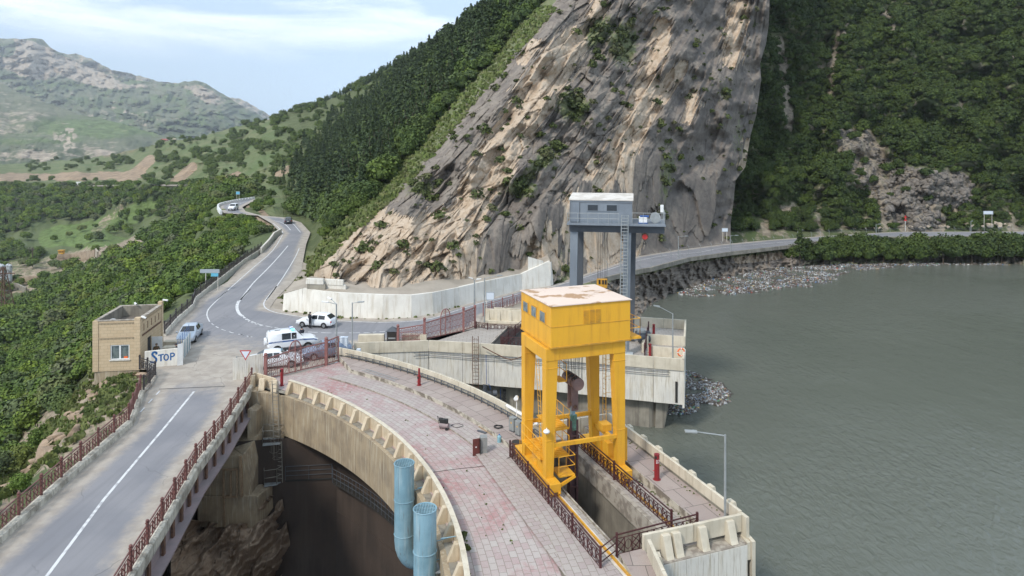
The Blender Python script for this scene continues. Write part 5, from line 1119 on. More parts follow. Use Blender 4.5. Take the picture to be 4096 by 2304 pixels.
# 2. mountainside behind the road
pinep=[(1190,10),(1400,-40),(1330,50),(1180,190),(1050,360),(960,450),(880,500),(780,520),(740,440),(850,330),(960,240),(1080,110)]
def crd(u,v): return np.interp(v,crest[::-1,1],crest[::-1,0])-u   # px left of the crest
def pd(u,v): return np.where(crd(u,v)>45,np.where(inpoly(u,v,pinep),1.,.16*sst(42,0,pdist(u,v,pinep,True))),0.)
P,u,v=MS.pick(8000,pd,'px'); d=np.linalg.norm(P,axis=1); sc=4.2+5.5*np.random.RandomState(8).rand(len(P)); k=thin(P,sc*.30);P,sc=P[k],sc[k]; a_,b_=splitnear(P,220)
plant([proto('pine_tree',q,M['pine'],.9,.02) for q in PH],P[a_],sc[a_],3,'dark pine in the conifer belt on the mountainside left of the rock face','tree','pines on the mountainside')
stuff('pine_forest',PL,P[b_],sc[b_],4,M['pine'],'dark pine forest climbing the mountainside behind the nearest pines','forest')
def ld(u,v):
    c=crd(u,v); return ((c>38)&(c<250)&(v>-20)&(v<640)&(u>640))*sst(250,120,c)*1.+.0
P,u,v=MS.pick(5000,ld,'px'); rd_=rdist(P); d=np.linalg.norm(P,axis=1); k=(rd_>3.5);P,d,rd_=P[k],d[k],rd_[k]
sc=np.where(rd_<12,2.6,3.5)+2.5*np.random.RandomState(9).rand(len(P))**2; k=thin(P,sc*.48);P,sc=P[k],sc[k]; a_,b_=splitnear(P,108)
plant([proto('leafy_tree',q,M['leafmid'],.5) for q in HI[:3]],P[a_],sc[a_],5,'leafy tree on the slope between the far road bend and the rock face','tree','leafy trees beside the rock face')
if len(b_): stuff('slope_woodland',LO,P[b_],sc[b_],6,M['leafmid'],'mixed leafy woodland high on the slope left of the rock crest','woodland')
def hd(u,v):
    c=crd(u,v); n=fbm(u/34.,v/26.,3,120)
    return np.where((c>60),sst(.0,.35,n)+.03,0)*(cut_attr(u,v)['earth']<.25)*(v<500)*(u<1260)*(~inpoly(u,v,pinep))*(1-.6*sst(300,0,u))
P,u,v=MS.pick(850,hd,'px'); rd_=rdist(P); d=np.linalg.norm(P,axis=1); k=(rd_>4);P,d,v=P[k],d[k],v[k]; sc=(2.2+3.0*np.random.RandomState(10).rand(len(P))**2)*np.clip(d/420,.8,1.6)
stuff('hillside_bushes',LO,P,sc,7,M['farleaf'],'scattered bushes dotting the grassy hills in the middle distance','bushes')
# skyline trees along the ridge
rs=np.random.RandomState(12); j=rs.randint(0,MS.W.shape[1],900); uu=MS.u[-1,j]; k=(uu>640)&(uu<1400); P=MS.W[-1,j[k]]-np.array([0,0,.8]); sc=3+6*rs.rand(len(P))*sst(660,1000,uu[k])
stuff('ridge_trees',PL+LO[:1],P,sc,8,M['pine'],'small trees standing along the skyline of the green ridge','trees')
# mountains: woodland specks are left to the mountain surface
# 3. rock face shrubs
spots=[(1450,262,5.5),(1432,275,4),(1470,280,3.5),(1560,105,6),(1575,75,5),(1548,140,4),(1500,140,3.5),(1590,40,5),(1490,170,3),(1395,380,4),(1375,400,3.5),(1350,420,3),(1310,470,4),(1290,490,3),(1330,450,3),(1820,235,4),(1828,250,3),(1710,405,3),(1675,420,2.5),(1270,545,2.5),(1060,470,2.2),(1515,20,4),(1535,-10,5),(1440,300,3),(1420,595,2.6),(1405,640,2),(1895,70,4),(1005,625,2),(1860,430,2.5),(1780,545,2.5),(1680,330,2.5),(1745,120,3),(1100,500,1.8)]
def mspt(u,v):
    i=np.argmin((MS.u-u)**2+(MS.v-v)**2); return MS.W.reshape(-1,3)[i]
P=np.array([mspt(u,v) for u,v,s in spots]);sc=np.array([s*.8 for *_,s in spots])
plant([proto('cliff_shrub',q,M['scrubleaf'],.3,.02) for q in BU],P,sc*.75,9,'green shrub rooted in a crevice of the rock face','shrub','shrubs on the rock face')
def cd(u,v):
    c=-crd(u,v); g=rattr(u,v)['grass']; return (c>4)*(sst(.3,.8,g)+.09)*(u<1930)
P,u,v=MS.pick(650,cd,'px'); rd_=rdist(P);P=P[rd_>1.]; stuff('cliff_vegetation',[crown(60,91+i,w=.55,h=.4,nl=4,leaf=.11,base=.05,core=False) for i in range(3)],P,.5+1.5*np.random.RandomState(13).rand(len(P))**2,10,M['scrubleaf'],'small dry shrubs and tufts scattered over the rock face','vegetation')
def gd_(u,v):
    c=crd(u,v); return ((c>-16)&(c<55)&(v>20))*1.
P,u,v=MS.pick(2600,gd_,'px'); rd_=rdist(P);P=P[rd_>.6]
def tuft(seed,n=14):
    rs=np.random.RandomState(seed);P=rs.normal(size=(n,3))*.22;P[:,2]=.25;nn=rs.normal(size=(n,3));nn[:,2]*=.2;nn/=np.linalg.norm(nn,axis=1)[:,None]; v,f=quads(P,nn,.16+.12*rs.rand(n),rs,1.3); return v,f,np.repeat(rs.rand(n),4)
TU=[tuft(i) for i in range(4)]
stuff('crest_grass',TU,P,.35+.6*np.random.RandomState(14).rand(len(P)),11,M['grass'],'pale green grass along the edge of the rock face','grass')
P,u,v=VA.pick(1500,lambda u,v:sst(1,.4,pdist(u,v,[(0,1255),(90,1160),(170,1090),(228,1035),(262,1010),(330,1000)])/60.)*1.,'px'); rd_=rdist(P);P=P[rd_>1.2]
stuff('bank_grass',TU,P,.25+.5*np.random.RandomState(15).rand(len(P)),12,M['grass'],'rough grass on the rocky bank below the bridge railing','grass')
# 4. dark wooded hillside right
def rdn(u,v):
    A=rh_attr(u,v); return sst(.56,.36,A['bare'])*1.+.015
P,u,v=RH.pick(14000,lambda u,v:rdn(u,v)*(v>-60)*(u<2700)*(v<585),'px'); rd_=rdist(P);k=rd_>3;P,u,v=P[k],u[k],v[k]; rs=np.random.RandomState(16)
sc=(1.9+2.8*rs.rand(len(P))**1.8)*(1-.25*sst(400,560,v)); k=thin(P,sc*np.where(v>470,.62,.45));P,sc=P[k],sc[k];a_,b_=splitnear(P,300)
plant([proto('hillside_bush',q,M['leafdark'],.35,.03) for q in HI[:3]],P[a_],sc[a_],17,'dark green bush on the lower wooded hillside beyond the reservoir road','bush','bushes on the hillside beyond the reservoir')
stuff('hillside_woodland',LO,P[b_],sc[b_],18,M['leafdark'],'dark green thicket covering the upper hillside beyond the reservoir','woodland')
# 5. shoreline trees
P=[];sc=[];rs=np.random.RandomState(20)
for i in range(66):
    r_=i%3; u=1993+i*12.4+rs.uniform(-8,8); dd=[146.9,148.6,150.3][r_]+rs.uniform(-.4,.4); v=[657,649,641][r_]+rs.uniform(-3,3)
    if u<2100: dd-=2.2;v+=2
    P.append(U(np.array(u),np.array(v),dd)); sc.append(3.5+1.5*rs.rand()-(1. if i<6 else 0)+(.9 if i>50 and r_==2 else 0))
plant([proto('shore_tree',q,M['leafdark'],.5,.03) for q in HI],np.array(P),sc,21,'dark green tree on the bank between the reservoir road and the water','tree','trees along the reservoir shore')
u,v=2012,652; q=U(np.array(u*1.),np.array(v*1.),143.2); t=proto('poplar_tree',PH[0],M['leafdark'],.9,.02); t.location=q;t.scale=(6.5,6.5,7.5); tag(t,'tall narrow tree at the left end of the shoreline trees','tree')
# boulders ------------------------------------------------------------
def rockv(seed,sub=2):
    bm=bmesh.new();bmesh.ops.create_icosphere(bm,subdivisions=sub,radius=.5);rs=np.random.RandomState(seed);ns=rs.normal(size=(13,3));ns/=np.linalg.norm(ns,axis=1)[:,None];dd=.20+.2*rs.rand(13)
    v=np.array([q.co[:] for q in bm.verts]);f=np.array([[x.index for x in p.verts] for p in bm.faces]);bm.free()
    for n_,k in zip(ns,dd): s=v@n_; v=v-np.outer(np.maximum(s-k,0),n_)
    v*=np.array([1,.8,.7]); return v,f,np.zeros(len(v))
RK=[rockv(i) for i in range(5)]; RK1=[rockv(i,1) for i in range(5)]
talp=lambda u,v:(np.maximum(sst(1.,.8,pdist(u,v,[(2150,350),(2190,430),(2290,470),(2400,480)])/48.),sst(1,.7,pdist(u,v,[(2180,400),(2250,520),(2330,560)])/42.)))*(v>325)*(v<575)
P,u,v=RH.pick(1300,talp,'px'); rs=np.random.RandomState(22);sc=.6+2.0*rs.rand(len(P))**3+.8*((u>2230)&(v>410)); o=np.argsort(-sc); big=o[:90]
pr_=[npmesh('boulder',q[0],q[1],M['boulder']) for q in RK]
def rocks(prs,P,sc,label,group,seed):
    rs=np.random.RandomState(seed)
    for i in range(len(P)):
        r=prs[i%len(prs)]; o=r if i<len(prs) else r.copy()
        if i>=len(prs): COL.objects.link(o)
        o.location=P[i];o.scale=[float(sc[i])*(.8+.5*rs.rand()) for _ in range(3)];o.rotation_euler=(rs.rand()*.6,rs.rand()*.6,rs.rand()*6); tag(o,label,'boulder',group)
rocks(pr_,P[big],sc[big],'angular grey boulder in the rockfall on the wooded hillside','boulders in the rockfall',1)
s_=o[90:]; vv,ff,l,t=merge(RK1,P[s_],sc[s_],rs); tag(npmesh('scree',vv,ff,M['boulder'],attrs={'tint':t}),'loose grey scree between the boulders of the rockfall','scree',kind='stuff')
P=[];sc=[]
for i in range(60):
    x=rs.uniform(1900,2560);y=np.interp(x,[1900,2100,2380,2560],[583,580,574,572])-rs.rand()*8*(1 if x>2400 else .5); P.append(G(x*1.59,max(y,560)*1.59+4,0.)+Vector((0,rs.uniform(.8,3),.2)));sc.append(.5+1.3*rs.rand()**2+(.6 if x>2400 else 0))
pr_=[npmesh('pale_boulder',q[0],q[1],M['paleboulder']) for q in RK[:3]]; P=np.array([tuple(q) for q in P])
rocks(pr_,P,sc,'pale boulder beside the reservoir road at the foot of the hillside','boulders beside the reservoir road',2)
rocks([npmesh('bank_boulder',q[0],q[1],M['tanbank']) for q in RK[:4]],BKS,.9+1.8*np.random.RandomState(3).rand(len(BKS))**2,'brown rock on the grassy bank just below the bridge railing','rocks on the bank below the bridge railing',4)
# floating litter -------------------------------------------------------
def litter(name,poly,n,label,seed,rg):
    rs=np.random.RandomState(seed);pts=[tuple(G(x,y,-5.5))[:2] for x,y in poly];x0,y0=np.min(pts,0);x1,y1=np.max(pts,0);P=rs.uniform((x0,y0),(x1,y1),(n*9,2))
    dp_=pdist(P[:,0],P[:,1],pts,True); k=inpoly(P[:,0],P[:,1],pts)&(dp_+1.2*fbm(P[:,0]/3,P[:,1]/3,3,seed)>.1)&(fbm(P[:,0]/4,P[:,1]/4,3,seed+3)>-.33+rs.rand(len(P))*.12); P=P[k][:n];n=len(P)
    P3=np.c_[P,np.full(n,-5.5)+.05*rs.rand(n)]; L=(rg[0]+rg[1]*rs.rand(n)**2)*.75; W=L*(.3+.5*rs.rand(n)); H=.05+.12*rs.rand(n); lg=rs.rand(n)<.08; L=np.where(lg,L*4,L);W=np.where(lg,W*.5,W)
    a=rs.rand(n)*6.283;c,s=np.cos(a),np.sin(a);cs=[]
    for sx,sy,sz,kx in((-1,-1,0,1),(1,-1,0,1),(1,1,0,1),(-1,1,0,1),(-1,-1,1,.7),(1,-1,1,.7),(1,1,1,.7),(-1,1,1,.7)):
        x=sx*L/2*kx;y=sy*W/2*kx; cs.append(np.stack([P3[:,0]+x*c-y*s,P3[:,1]+x*s+y*c,P3[:,2]+sz*H],1))
    v=np.stack(cs,1).reshape(-1,3);b=np.arange(n)[:,None,None]*8;f=np.array([(4,5,6,7),(0,1,5,4),(1,2,6,5),(2,3,7,6),(3,0,4,7)])[None]+b
    t=rs.rand(n);t=np.where(lg,.05,t); return tag(npmesh(name,v,f.reshape(-1,4),M['litter'],attrs={'tint':np.repeat(t,8)}),label,'floating litter',kind='stuff')
m,t_,b_=base('floating_litter');k=NB(t_);o=k.n('ValToRGB');o.color_ramp.interpolation='CONSTANT';e=o.color_ramp.elements
cl=[(0,(.06,.045,.035)),(.24,(.10,.075,.055)),(.40,(.17,.135,.10)),(.52,(.24,.235,.23)),(.64,(.33,.335,.33)),(.77,(.47,.48,.47)),(.86,(.24,.31,.38)),(.91,(.28,.16,.08)),(.935,(.10,.22,.40)),(.95,(.50,.36,.08)),(.962,(.10,.28,.16)),(.978,(.48,.07,.05)),(.985,(.7,.7,.68))]
while len(e)<len(cl): e.new(.5)
for i,(p,c) in enumerate(cl): e[i].position=p;e[i].color=(*c,1)
k.l(k.attr('tint'),o.inputs[0]);k.l(o.outputs[0],b_.inputs['Base Color']);b_.inputs['Roughness'].default_value=.5;M['litter']=m
litter('floating_litter',S('Z4',(150,822),(300,770),(430,708),(700,655),(1000,632),(1300,614),(1900,608),(2400,612),(2500,622),(2100,622),(1750,632),(1400,665),(1270,700),(1290,722),(1180,770),(950,780),(800,802),(600,822),(350,840)),9000,'raft of floating plastic litter under the reservoir road bank',31,(.16,.38))
litter('floating_litter',S('S5',(745,745),(850,770),(980,830),(1130,850),(1220,950),(1180,1020),(1050,1060),(960,1060),(800,1130),(650,1170),(500,1205),(470,1190),(490,1000),(690,900)),5200,'darker raft of driftwood and litter against the intake pier',32,(.12,.34))
# ------------------------------------------------------------------ YELLOW GANTRY CRANE
V=Vector
def cr(a,b,z): return ab(6.8+a,.45+b,z)
yc=thing('gantry_crane','yellow gantry crane with boxy machine house on four tapered legs over the gate slot','crane',tuple(cr(0,0,.2)))
Y=M['yellow']
def cbox(mb,a0,a1,b0,b1,z0,z1): return mb.hexa([cr(a0,b0,z0),cr(a0,b1,z0),cr(a1,b1,z0),cr(a1,b0,z0)],[cr(a0,b0,z1),cr(a0,b1,z1),cr(a1,b1,z1),cr(a1,b0,z1)])
def leg(a,b,s):  # outer face vertical, inner face tapering; s=+1 inner side to the right
    mb=MB(); o0,i0,i1=b-.27*s,b+.19*s,b+.47*s
    lo_,hi_=sorted((o0,i0)); l2,h2=sorted((o0,i1))
    mb.hexa([cr(a-.25,lo_,.85),cr(a-.25,hi_,.85),cr(a+.25,hi_,.85),cr(a+.25,lo_,.85)],[cr(a-.25,l2,7.35),cr(a-.25,h2,7.35),cr(a+.3,h2,7.35),cr(a+.3,l2,7.35)])
    for z in(2.9,6.9): cbox(mb,a-.27,a+.27,lo_-.01+(0 if s>0 else -.3*(z-.85)/6.5),hi_+.01+(.34*(z-.85)/6.5 if s>0 else 0),z,z+.05)
    mb.build('leg',Y,yc,bevel=.015)
for a,b,s in((0,0,1),(3.2,0,1),(0,4.45,-1),(3.2,4.45,-1)): leg(a,b,s)
mb=MB(); cbox(mb,-.28,3.5,-.28,.55,7.35,8.05);cbox(mb,-.28,3.5,3.9,4.72,7.35,8.05);cbox(mb,-.27,.25,.55,3.9,7.36,8.06);cbox(mb,2.95,3.49,.55,3.9,7.36,8.06);cbox(mb,1.3,1.9,.55,3.9,7.5,8.04); mb.build('top_frame',Y,yc,bevel=.02)
ca=MB(); cbox(ca,-.45,4.1,-.05,4.95,8.1,10.42); cab=ca.build('machine_house',Y,yc,bevel=.03)
mb=MB(); cbox(mb,-.47,4.12,-.07,4.97,9.25,9.28); cbox(mb,-.48,4.13,-.08,4.98,8.08,8.16); mb.build('seam_strip',M['orangeyellow'],yc)
mb=MB(); r_=[cr(-.52,-.12,10.42),cr(-.52,5.02,10.42),cr(4.17,5.02,10.42),cr(4.17,-.12,10.42)]; mb.hexa(r_,[cr(-.52,-.12,10.46),cr(-.52,5.02,10.46),cr(4.17,5.02,10.46),cr(4.17,-.12,10.46)]); mb.add([cr(-.5,-.1,10.464),cr(-.5,5.,10.464),cr(4.15,5.,10.464),cr(4.15,-.1,10.464),cr(1.8,2.4,10.60)],[(0,1,4),(1,2,4),(2,3,4),(3,0,4)]); mb.build('roof',M['creamroof'],yc)
for a0 in (.35,1.65,2.95):
    mb=MB(); cbox(mb,a0-.07,a0+.77,-.085,-.02,9.28,9.95); w_=mb.build('window_frame',M['orangeyellow'],yc); mb=MB(); cbox(mb,a0,a0+.7,-.10,-.03,9.33,9.9); mb.build('window',M['paneglass'],yc,bevel=.02)
for b0 in(1.95,2.33,2.71):
    mb=MB()
    for j in range(9): mb.bar(cr(-.47,b0,9.35+j*.085),cr(-.47,b0+.3,9.35+j*.085),.03,.045)
    mb.build('vent_louvre',M['orangeyellow'],yc)
def crail(pts,h,closed=False,name='guard_rail',par=None,m_='yellow'):
    mb=MB()
    for zz in(h,h*.5): mb.path([p+V((0,0,zz)) for p in pts],.022,5)
    for p,q in zip(pts,pts[1:]):
        n=max(1,round((q-p).length/1.)); 
        for i in range(n+1): b_=p.lerp(q,i/n); mb.tube(b_,b_+V((0,0,h)),.022,5)
    return mb.build(name,M[m_],par or yc)
mb=MB(); cbox(mb,-.3,2.6,4.97,5.75,8.08,8.2); mb.build('balcony',Y,yc); crail([cr(-.25,4.97,8.2),cr(-.25,5.7,8.2),cr(2.5,5.7,8.2),cr(2.5,4.97,8.2)],1.05)
# bogies
for b,s in((0,-1),(4.45,1)):
    a0,a1=(-1.0,4.5)
    mb=MB(); cbox(mb,a0,a1,b-.32,b+.32,.38,.86); mb.build('end_carriage',Y,yc,bevel=.03)
    for a in(a0+.25,a1-.25):
        mb=MB(); p=cr(a-.36,b-.26,.40); mb.extr([(0,0),(.75,0),(.75,-.05),(.42,-.36),(.33,-.36),(0,-.05)],p,E1,(0,0,1),E2*.12); mb.extr([(0,0),(.75,0),(.75,-.05),(.42,-.36),(.33,-.36),(0,-.05)],p+E2*.40,E1,(0,0,1),E2*.12); mb.build('wheel_housing',Y,yc)
        mb=MB(); c=cr(a,b,.27); mb.tube(c-E2*.12,c+E2*.12,.21,14); wh=mb.build('wheel',M['rust'],yc); mb=MB(); mb.tube(c-E2*.30,c+E2*.30,.05,8); mb.build('axle',M['lampgrey'],yc)
    mb=MB(); cbox(mb,a0+.05,a0+.15,b-.2,b+.2,.5,.75); mb.build('buffer_recess',M['darkgap'],yc)
for a,z in((-.12,2.6),(3.2,2.75)):
    mb=MB(); mb.bar(cr(a,.1,z),cr(a,4.3,z-.05),.17,.22); mb.build('tie_beam',Y,yc,bevel=.01)
mb=MB(); cbox(mb,.6,1.3,-.15,.42,.86,1.4); cbox(mb,1.5,1.9,-.1,.3,.86,1.1); mb.build('drive_motor',Y,yc,bevel=.02)
mb=MB(); cbox(mb,.9,1.6,4.2,4.75,.86,1.7); cbox(mb,1.9,2.5,4.25,4.7,.86,1.5); mb.build('drive_motor',Y,yc,bevel=.02)
mb=MB(); cbox(mb,.55,2.9,4.35,4.55,1.9,2.15); cbox(mb,1.5,2.2,4.2,4.8,2.15,2.55);cbox(mb,-.1,.35,4.76,4.95,1.0,2.9); mb.build('equipment_box',Y,yc,bevel=.02)
mb=MB(); cbox(mb,.2,3.,-.45,1.35,1.72,1.78)
for i in range(13): mb.bar(cr(.25+i*.21,-.43,1.80),cr(.25+i*.21,1.33,1.80),.04)
mb.build('access_platform',Y,yc); crail([cr(3.,-.45,1.75),cr(.15,-.45,1.75)],1.1); crail([cr(.2,1.35,1.75),cr(3.,1.35,1.75)],1.1)
mb=MB(); cbox(mb,-.3,.9,.55,1.5,.80,.86); mb.build('front_step',Y,yc); crail([cr(-.3,.5,.85),cr(-.3,1.5,.85),cr(.9,1.5,.85)],1.1)
mb=MB(); mb.bar(cr(-.2,.15,.1),cr(-.3,1.5,.78),.14); mb.build('brace',Y,yc)
mb=MB(); cbox(mb,.7,3.2,.6,1.6,3.0,3.05)
for i in range(10): mb.bar(cr(.75+i*.25,.6,3.07),cr(.75+i*.25,1.6,3.07),.05)
mb.build('upper_platform',Y,yc); crail([cr(.7,1.6,3.05),cr(3.2,1.6,3.05)],1.05)
def ladder(p0,p1,wdir,w=.4,st=.3,cage=None,par=None,m_='yellow',name='ladder',r=.02):
    p0=V(p0);p1=V(p1);wd=V(wdir).normalized()*w/2;t=MB(); t.tube(p0-wd,p1-wd,r,5);t.tube(p0+wd,p1+wd,r,5);n=int((p1-p0).length/st)
    for i in range(1,n): c=p0.lerp(p1,i/n); t.tube(c-wd,c+wd,r*.7,4)
    o=t.build(name,M[m_],par)
    if cage is not None:
        cg=V(cage);c_=MB();L=(p1-p0).length;k=int((L-2)/.9)
        nrm=cg.normalized();rad=cg.length/2
        ring=lambda c:[c+nrm*(rad-rad*math.cos(a))+wd.normalized()*(rad*.9*math.sin(a)) for a in [R(x) for x in range(30,331,40)]]
        rs_=[ring(p0.lerp(p1,(2+(L-2)*i/k)/L)) for i in range(k+1)]
        for q in rs_: c_.path(q,.012,4)
        for j in (1,3,4,6): c_.path([q[j] for q in rs_],.01,4)
        c_.build('safety_cage',M[m_],par)
    return o
ladder(cr(2.35,4.75,1.0),cr(2.35,4.75,8.1),E1,.42,.3,cage=E2*.7,par=yc)
ladder(cr(1.6,.25,1.75),cr(1.75,.05,6.9),E1,.4,.3,par=yc); ladder(cr(2.95,-.5,.86),cr(2.95,-.5,1.75),E1,.35,.25,par=yc)
mb=MB(); cbox(mb,.3,1.3,.75,1.25,5.9,5.95); mb.build('service_basket',Y,yc); crail([cr(.3,1.25,5.95),cr(1.3,1.25,5.95)],.95)
mb=MB(); mb.ball(cr(-.42,-.3,3.55),.17,10,(1.1,1.1,.75)); mb.bar(cr(-.42,-.3,3.62),cr(-.2,-.2,3.66),.05); mb.build('floodlight',M['white'],yc,smooth=True)
mb=MB(); mb.ball(cr(3.3,-.7,4.15),.14,8); mb.bar(cr(3.3,-.65,3.1),cr(3.3,-.65,4.1),.05); mb.tube(cr(3.1,-.75,4.25),cr(3.4,-.6,4.2),.12,8); mb.build('floodlight',M['white'],yc,smooth=True)
# hoist: block, shackle, rod
hb=thing('hook_block','dusty brown cylindrical hoist block hanging on ropes under the yellow crane','hoist block',tuple(cr(1.6,2.25,5.4)))
mb=MB(); c=cr(1.6,2.25,5.45); mb.tube(c-E1*.8,c+E1*.8,.36,18); mb.build('drum',M['brownsteel'],hb,smooth=True)
mb=MB(); 
for k in(-.45,.0): mb.tube(c+E1*k-E1*.06,c+E1*k+E1*.06,.375,18)
mb.build('drum_band',M['rust'],hb)
mb=MB()
for k in(-.62,-.2,.3): mb.box(c+E1*k+V((-.12,-.05,.28)),(.2,.2,.22),RZ)
mb.build('rope_slot',M['darkgap'],hb)
mb=MB(); 
for k in(-.3,.3): mb.box(c+E1*k*.9+V((0,0,-1.0)),(.42,.09,1.4),RZ)
mb.build('side_plate',M['brownsteel'],hb,bevel=.02)
mb=MB(); mb.tube(c+V((0,0,-1.45))-E1*.38,c+V((0,0,-1.45))+E1*.38,.11,12); mb.build('pin',M['rust'],hb)
mb=MB()
for k in(-.62,-.5,-.2,-.08,.1,.3,.42,.6):
    for sgn in(-.30,.30): mb.tube(c+E1*k+E2*sgn,c+E1*(k*.9)+E2*sgn*1.3+V((0,0,2.2)),.013,4)
mb.build('wire_rope',M['black'],hb)
gr=thing('gate_rod','dark maroon lifting rod with green coupling going down into the gate slot','lifting rod',tuple(c+V((0,0,-8))))
mb=MB(); mb.box(c+V((0,0,-1.85)),(.26,.42,.7),RZ,.55); mb.build('blue_shackle',M['bluegrey'],gr,bevel=.04)
mb=MB(); mb.box(c+V((0,0,-2.45))-E1*.12,(.40,.16,.95),RZ); 
for k in(-2.15,-2.75): mb.tube(c+V((0,0,k))-E1*.32,c+V((0,0,k))+E1*.3,.10,10)
mb.build('coupling',M['green'],gr,bevel=.04)
mb=MB(); mb.bar(c+E2*-.2+V((0,0,-2.3)),c+E2*-.2+V((0,0,-11.8)),.13,.42,up=E1); mb.bar(c+E2*.2+V((0,0,-2.3)),c+E2*.2+V((0,0,-11.8)),.13,.42,up=E1); mb.bar(c+V((0,0,-2.5)),c+V((0,0,-11.8)),.36,.16,up=E1)
for k in range(9): mb.box(c+V((0,0,-3.2-k)),(.5,.46,.10),RZ)
mb.build('rod_beam',M['maroonrod'],gr)
tb=MB()
for k in range(4): tb.bar(ab(1.0+k*1.25,1.5,-3.8),ab(1.0+k*1.25,3.0,-3.8),.3,.16)
tb.bar(ab(.2,3.0,-3.6),ab(6,3.0,-3.6),.25,.4); o=tb.build('slot_beams',M['rust']); tag(o,'pale dusty cross beams lying low inside the gate slot','steel frame')
# ------------------------------------------------------------------ GREY GANTRY CRANE
K2=V((.985,-.17,0));K1=V((.17,.985,0));KO=V((10.95,65.35,0)); RK_=math.atan2(-.17,.985)
def kr(a,b,z): return KO+K1*a-K2*b+V((0,0,z))
gc=thing('gantry_crane','tall grey gantry crane with a windowed cabin and caged ladder on the far pier','crane',tuple(kr(0,0,.1)))
GY=M['grey']
def kbox(mb,a0,a1,b0,b1,z0,z1): return mb.hexa([kr(a0,b1,z0),kr(a0,b0,z0),kr(a1,b0,z0),kr(a1,b1,z0)],[kr(a0,b1,z1),kr(a0,b0,z1),kr(a1,b0,z1),kr(a1,b1,z1)])
for (a0,a1,b,m_) in((-.1,.35,5.25,'grey'),(4.6,4.0,5.0,'darkgrey'),(-.1,.35,.35,'grey'),(4.6,4.0,-.1,'darkgrey')):
    mb=MB(); w0,w1=.32,.36
    mb.hexa([kr(a0-.28,b+w0+.15,.1),kr(a0-.28,b-w0+.15,.1),kr(a0+.28,b-w0+.15,.1),kr(a0+.28,b+w0+.15,.1)],[kr(a1-.3,b+w1,11.2),kr(a1-.3,b-w1,11.2),kr(a1+.3,b-w1,11.2),kr(a1+.3,b+w1,11.2)]); mb.build('leg',M[m_],gc,bevel=.02)
mb=MB(); kbox(mb,.0,.45,-3.,5.7,11.2,11.88); kbox(mb,3.8,4.2,-3,5.7,11.2,11.88); kbox(mb,.45,3.8,-.3,.2,11.25,11.85); kbox(mb,.45,3.8,5.1,5.6,11.25,11.85); mb.build('main_girder',M['darkgrey'],gc)
mb=MB(); kbox(mb,-.75,4.4,-3.1,5.85,11.9,12.05); mb.build('deck',GY,gc)
mb=MB(); kbox(mb,.0,4.0,-.1,5.65,12.05,14.12); mb.build('cabin',GY,gc)
mb=MB(); mb.hexa([kr(-.08,5.75,14.12),kr(-.08,-.2,14.12),kr(4.1,-.2,14.12),kr(4.1,5.75,14.12)],[kr(-.08,5.75,14.22),kr(-.08,-.2,14.22),kr(4.1,-.2,14.55),kr(4.1,5.75,14.55)]); mb.build('roof',M['palegrey'],gc)
mb=MB(); kbox(mb,-.05,.02,1.2,4.05,13.12,13.82); kbox(mb,-.03,.02,4.7,5.62,12.1,14.0); mb.build('window_strip',M['grey'],gc)
for b0 in(1.3,3.05):
    mb=MB(); kbox(mb,-.07,.0,b0,b0+.92,13.2,13.72); mb.build('window',M['glass'],gc)
mb=MB(); kbox(mb,-.05,.0,4.75,5.55,12.12,13.95); mb.build('door',M['grey'],gc,bevel=.02)
mb=MB(); kbox(mb,-.04,.0,4.72,5.58,12.10,13.98);kbox(mb,-.02,.0,-.08,5.6,13.9,13.94); kbox(mb,-.06,.0,4.72,4.745,12.1,13.98); mb.build('door_gap',M['darkgrey'],gc)
crail([kr(-.72,5.8,12.05),kr(-.72,1.1,12.05)],.95,par=gc,m_='lampgrey'); crail([kr(-.72,-.1,12.05),kr(-.72,-3.05,12.05),kr(4.3,-3.05,12.05)],1.05,par=gc,m_='lampgrey')
ladder(kr(-.95,.75,.1),kr(-.75,.55,12.9),K2,.62,.3,cage=-K1*.6+V((0,0,0)),par=gc,m_='lampgrey',r=.05)
bx=thing('generator','small white generator on the platform of the grey crane','generator',tuple(kr(.5,-1.0,12.05))); mb=MB(); kbox(mb,.1,1.,-1.45,-.7,12.1,12.65); mb.build('housing',M['white'],bx,bevel=.03); mb=MB(); kbox(mb,.05,1.05,-1.5,-.65,12.06,12.14); kbox(mb,.1,.9,-1.6,-.8,12.65,12.75); mb.build('frame',M['blue'],bx)
bx=thing('cable_drum','grey cable drum standing at the outer end of the grey crane platform','cable drum',tuple(kr(.6,-2.2,12.1))); mb=MB(); q=kr(.5,-2.2,12.55); mb.tube(q,q+K1*.08,.48,20);mb.tube(q+K1*.5,q+K1*.58,.48,20); mb.build('flange',M['lampgrey'],bx); mb=MB(); mb.tube(q+K1*.08,q+K1*.5,.3,14); mb.build('core',M['black'],bx)
bx=thing('aerial_box','white upright box on the corner railing of the grey crane platform','box',tuple(kr(.8,-2.6,12.9))); mb=MB(); kbox(mb,.6,.8,-2.95,-2.65,13.05,13.75); mb.build('housing',M['white'],bx,bevel=.03); mb=MB(); mb.tube(kr(.7,-2.8,12.05),kr(.7,-2.8,13.1),.03,6); mb.build('pole',M['lampgrey'],bx)
hk=thing('hook_block','orange brown rope block hanging under the grey crane cabin','hoist block',tuple(kr(2.2,2.7,6.0)))
c=kr(2.2,2.75,6.05); mb=MB(); mb.box(c,(1.0,.5,.85),RK_); mb.build('block',M['orangeyellow'],hk,bevel=.04); mb=MB()
for k in(-.28,.05,.3): mb.box(c+K2*k+V((0,-.27,.15)),(.16,.06,.4),RK_)
mb.build('sheave_slot',M['darkgap'],hk); mb=MB()
for k in(-.42,-.3,-.15,.0,.2,.33,.45): mb.tube(c+K2*k+V((0,0,.4)),c+K2*(k*1.15)+V((0,0,5.2)),.014,4)
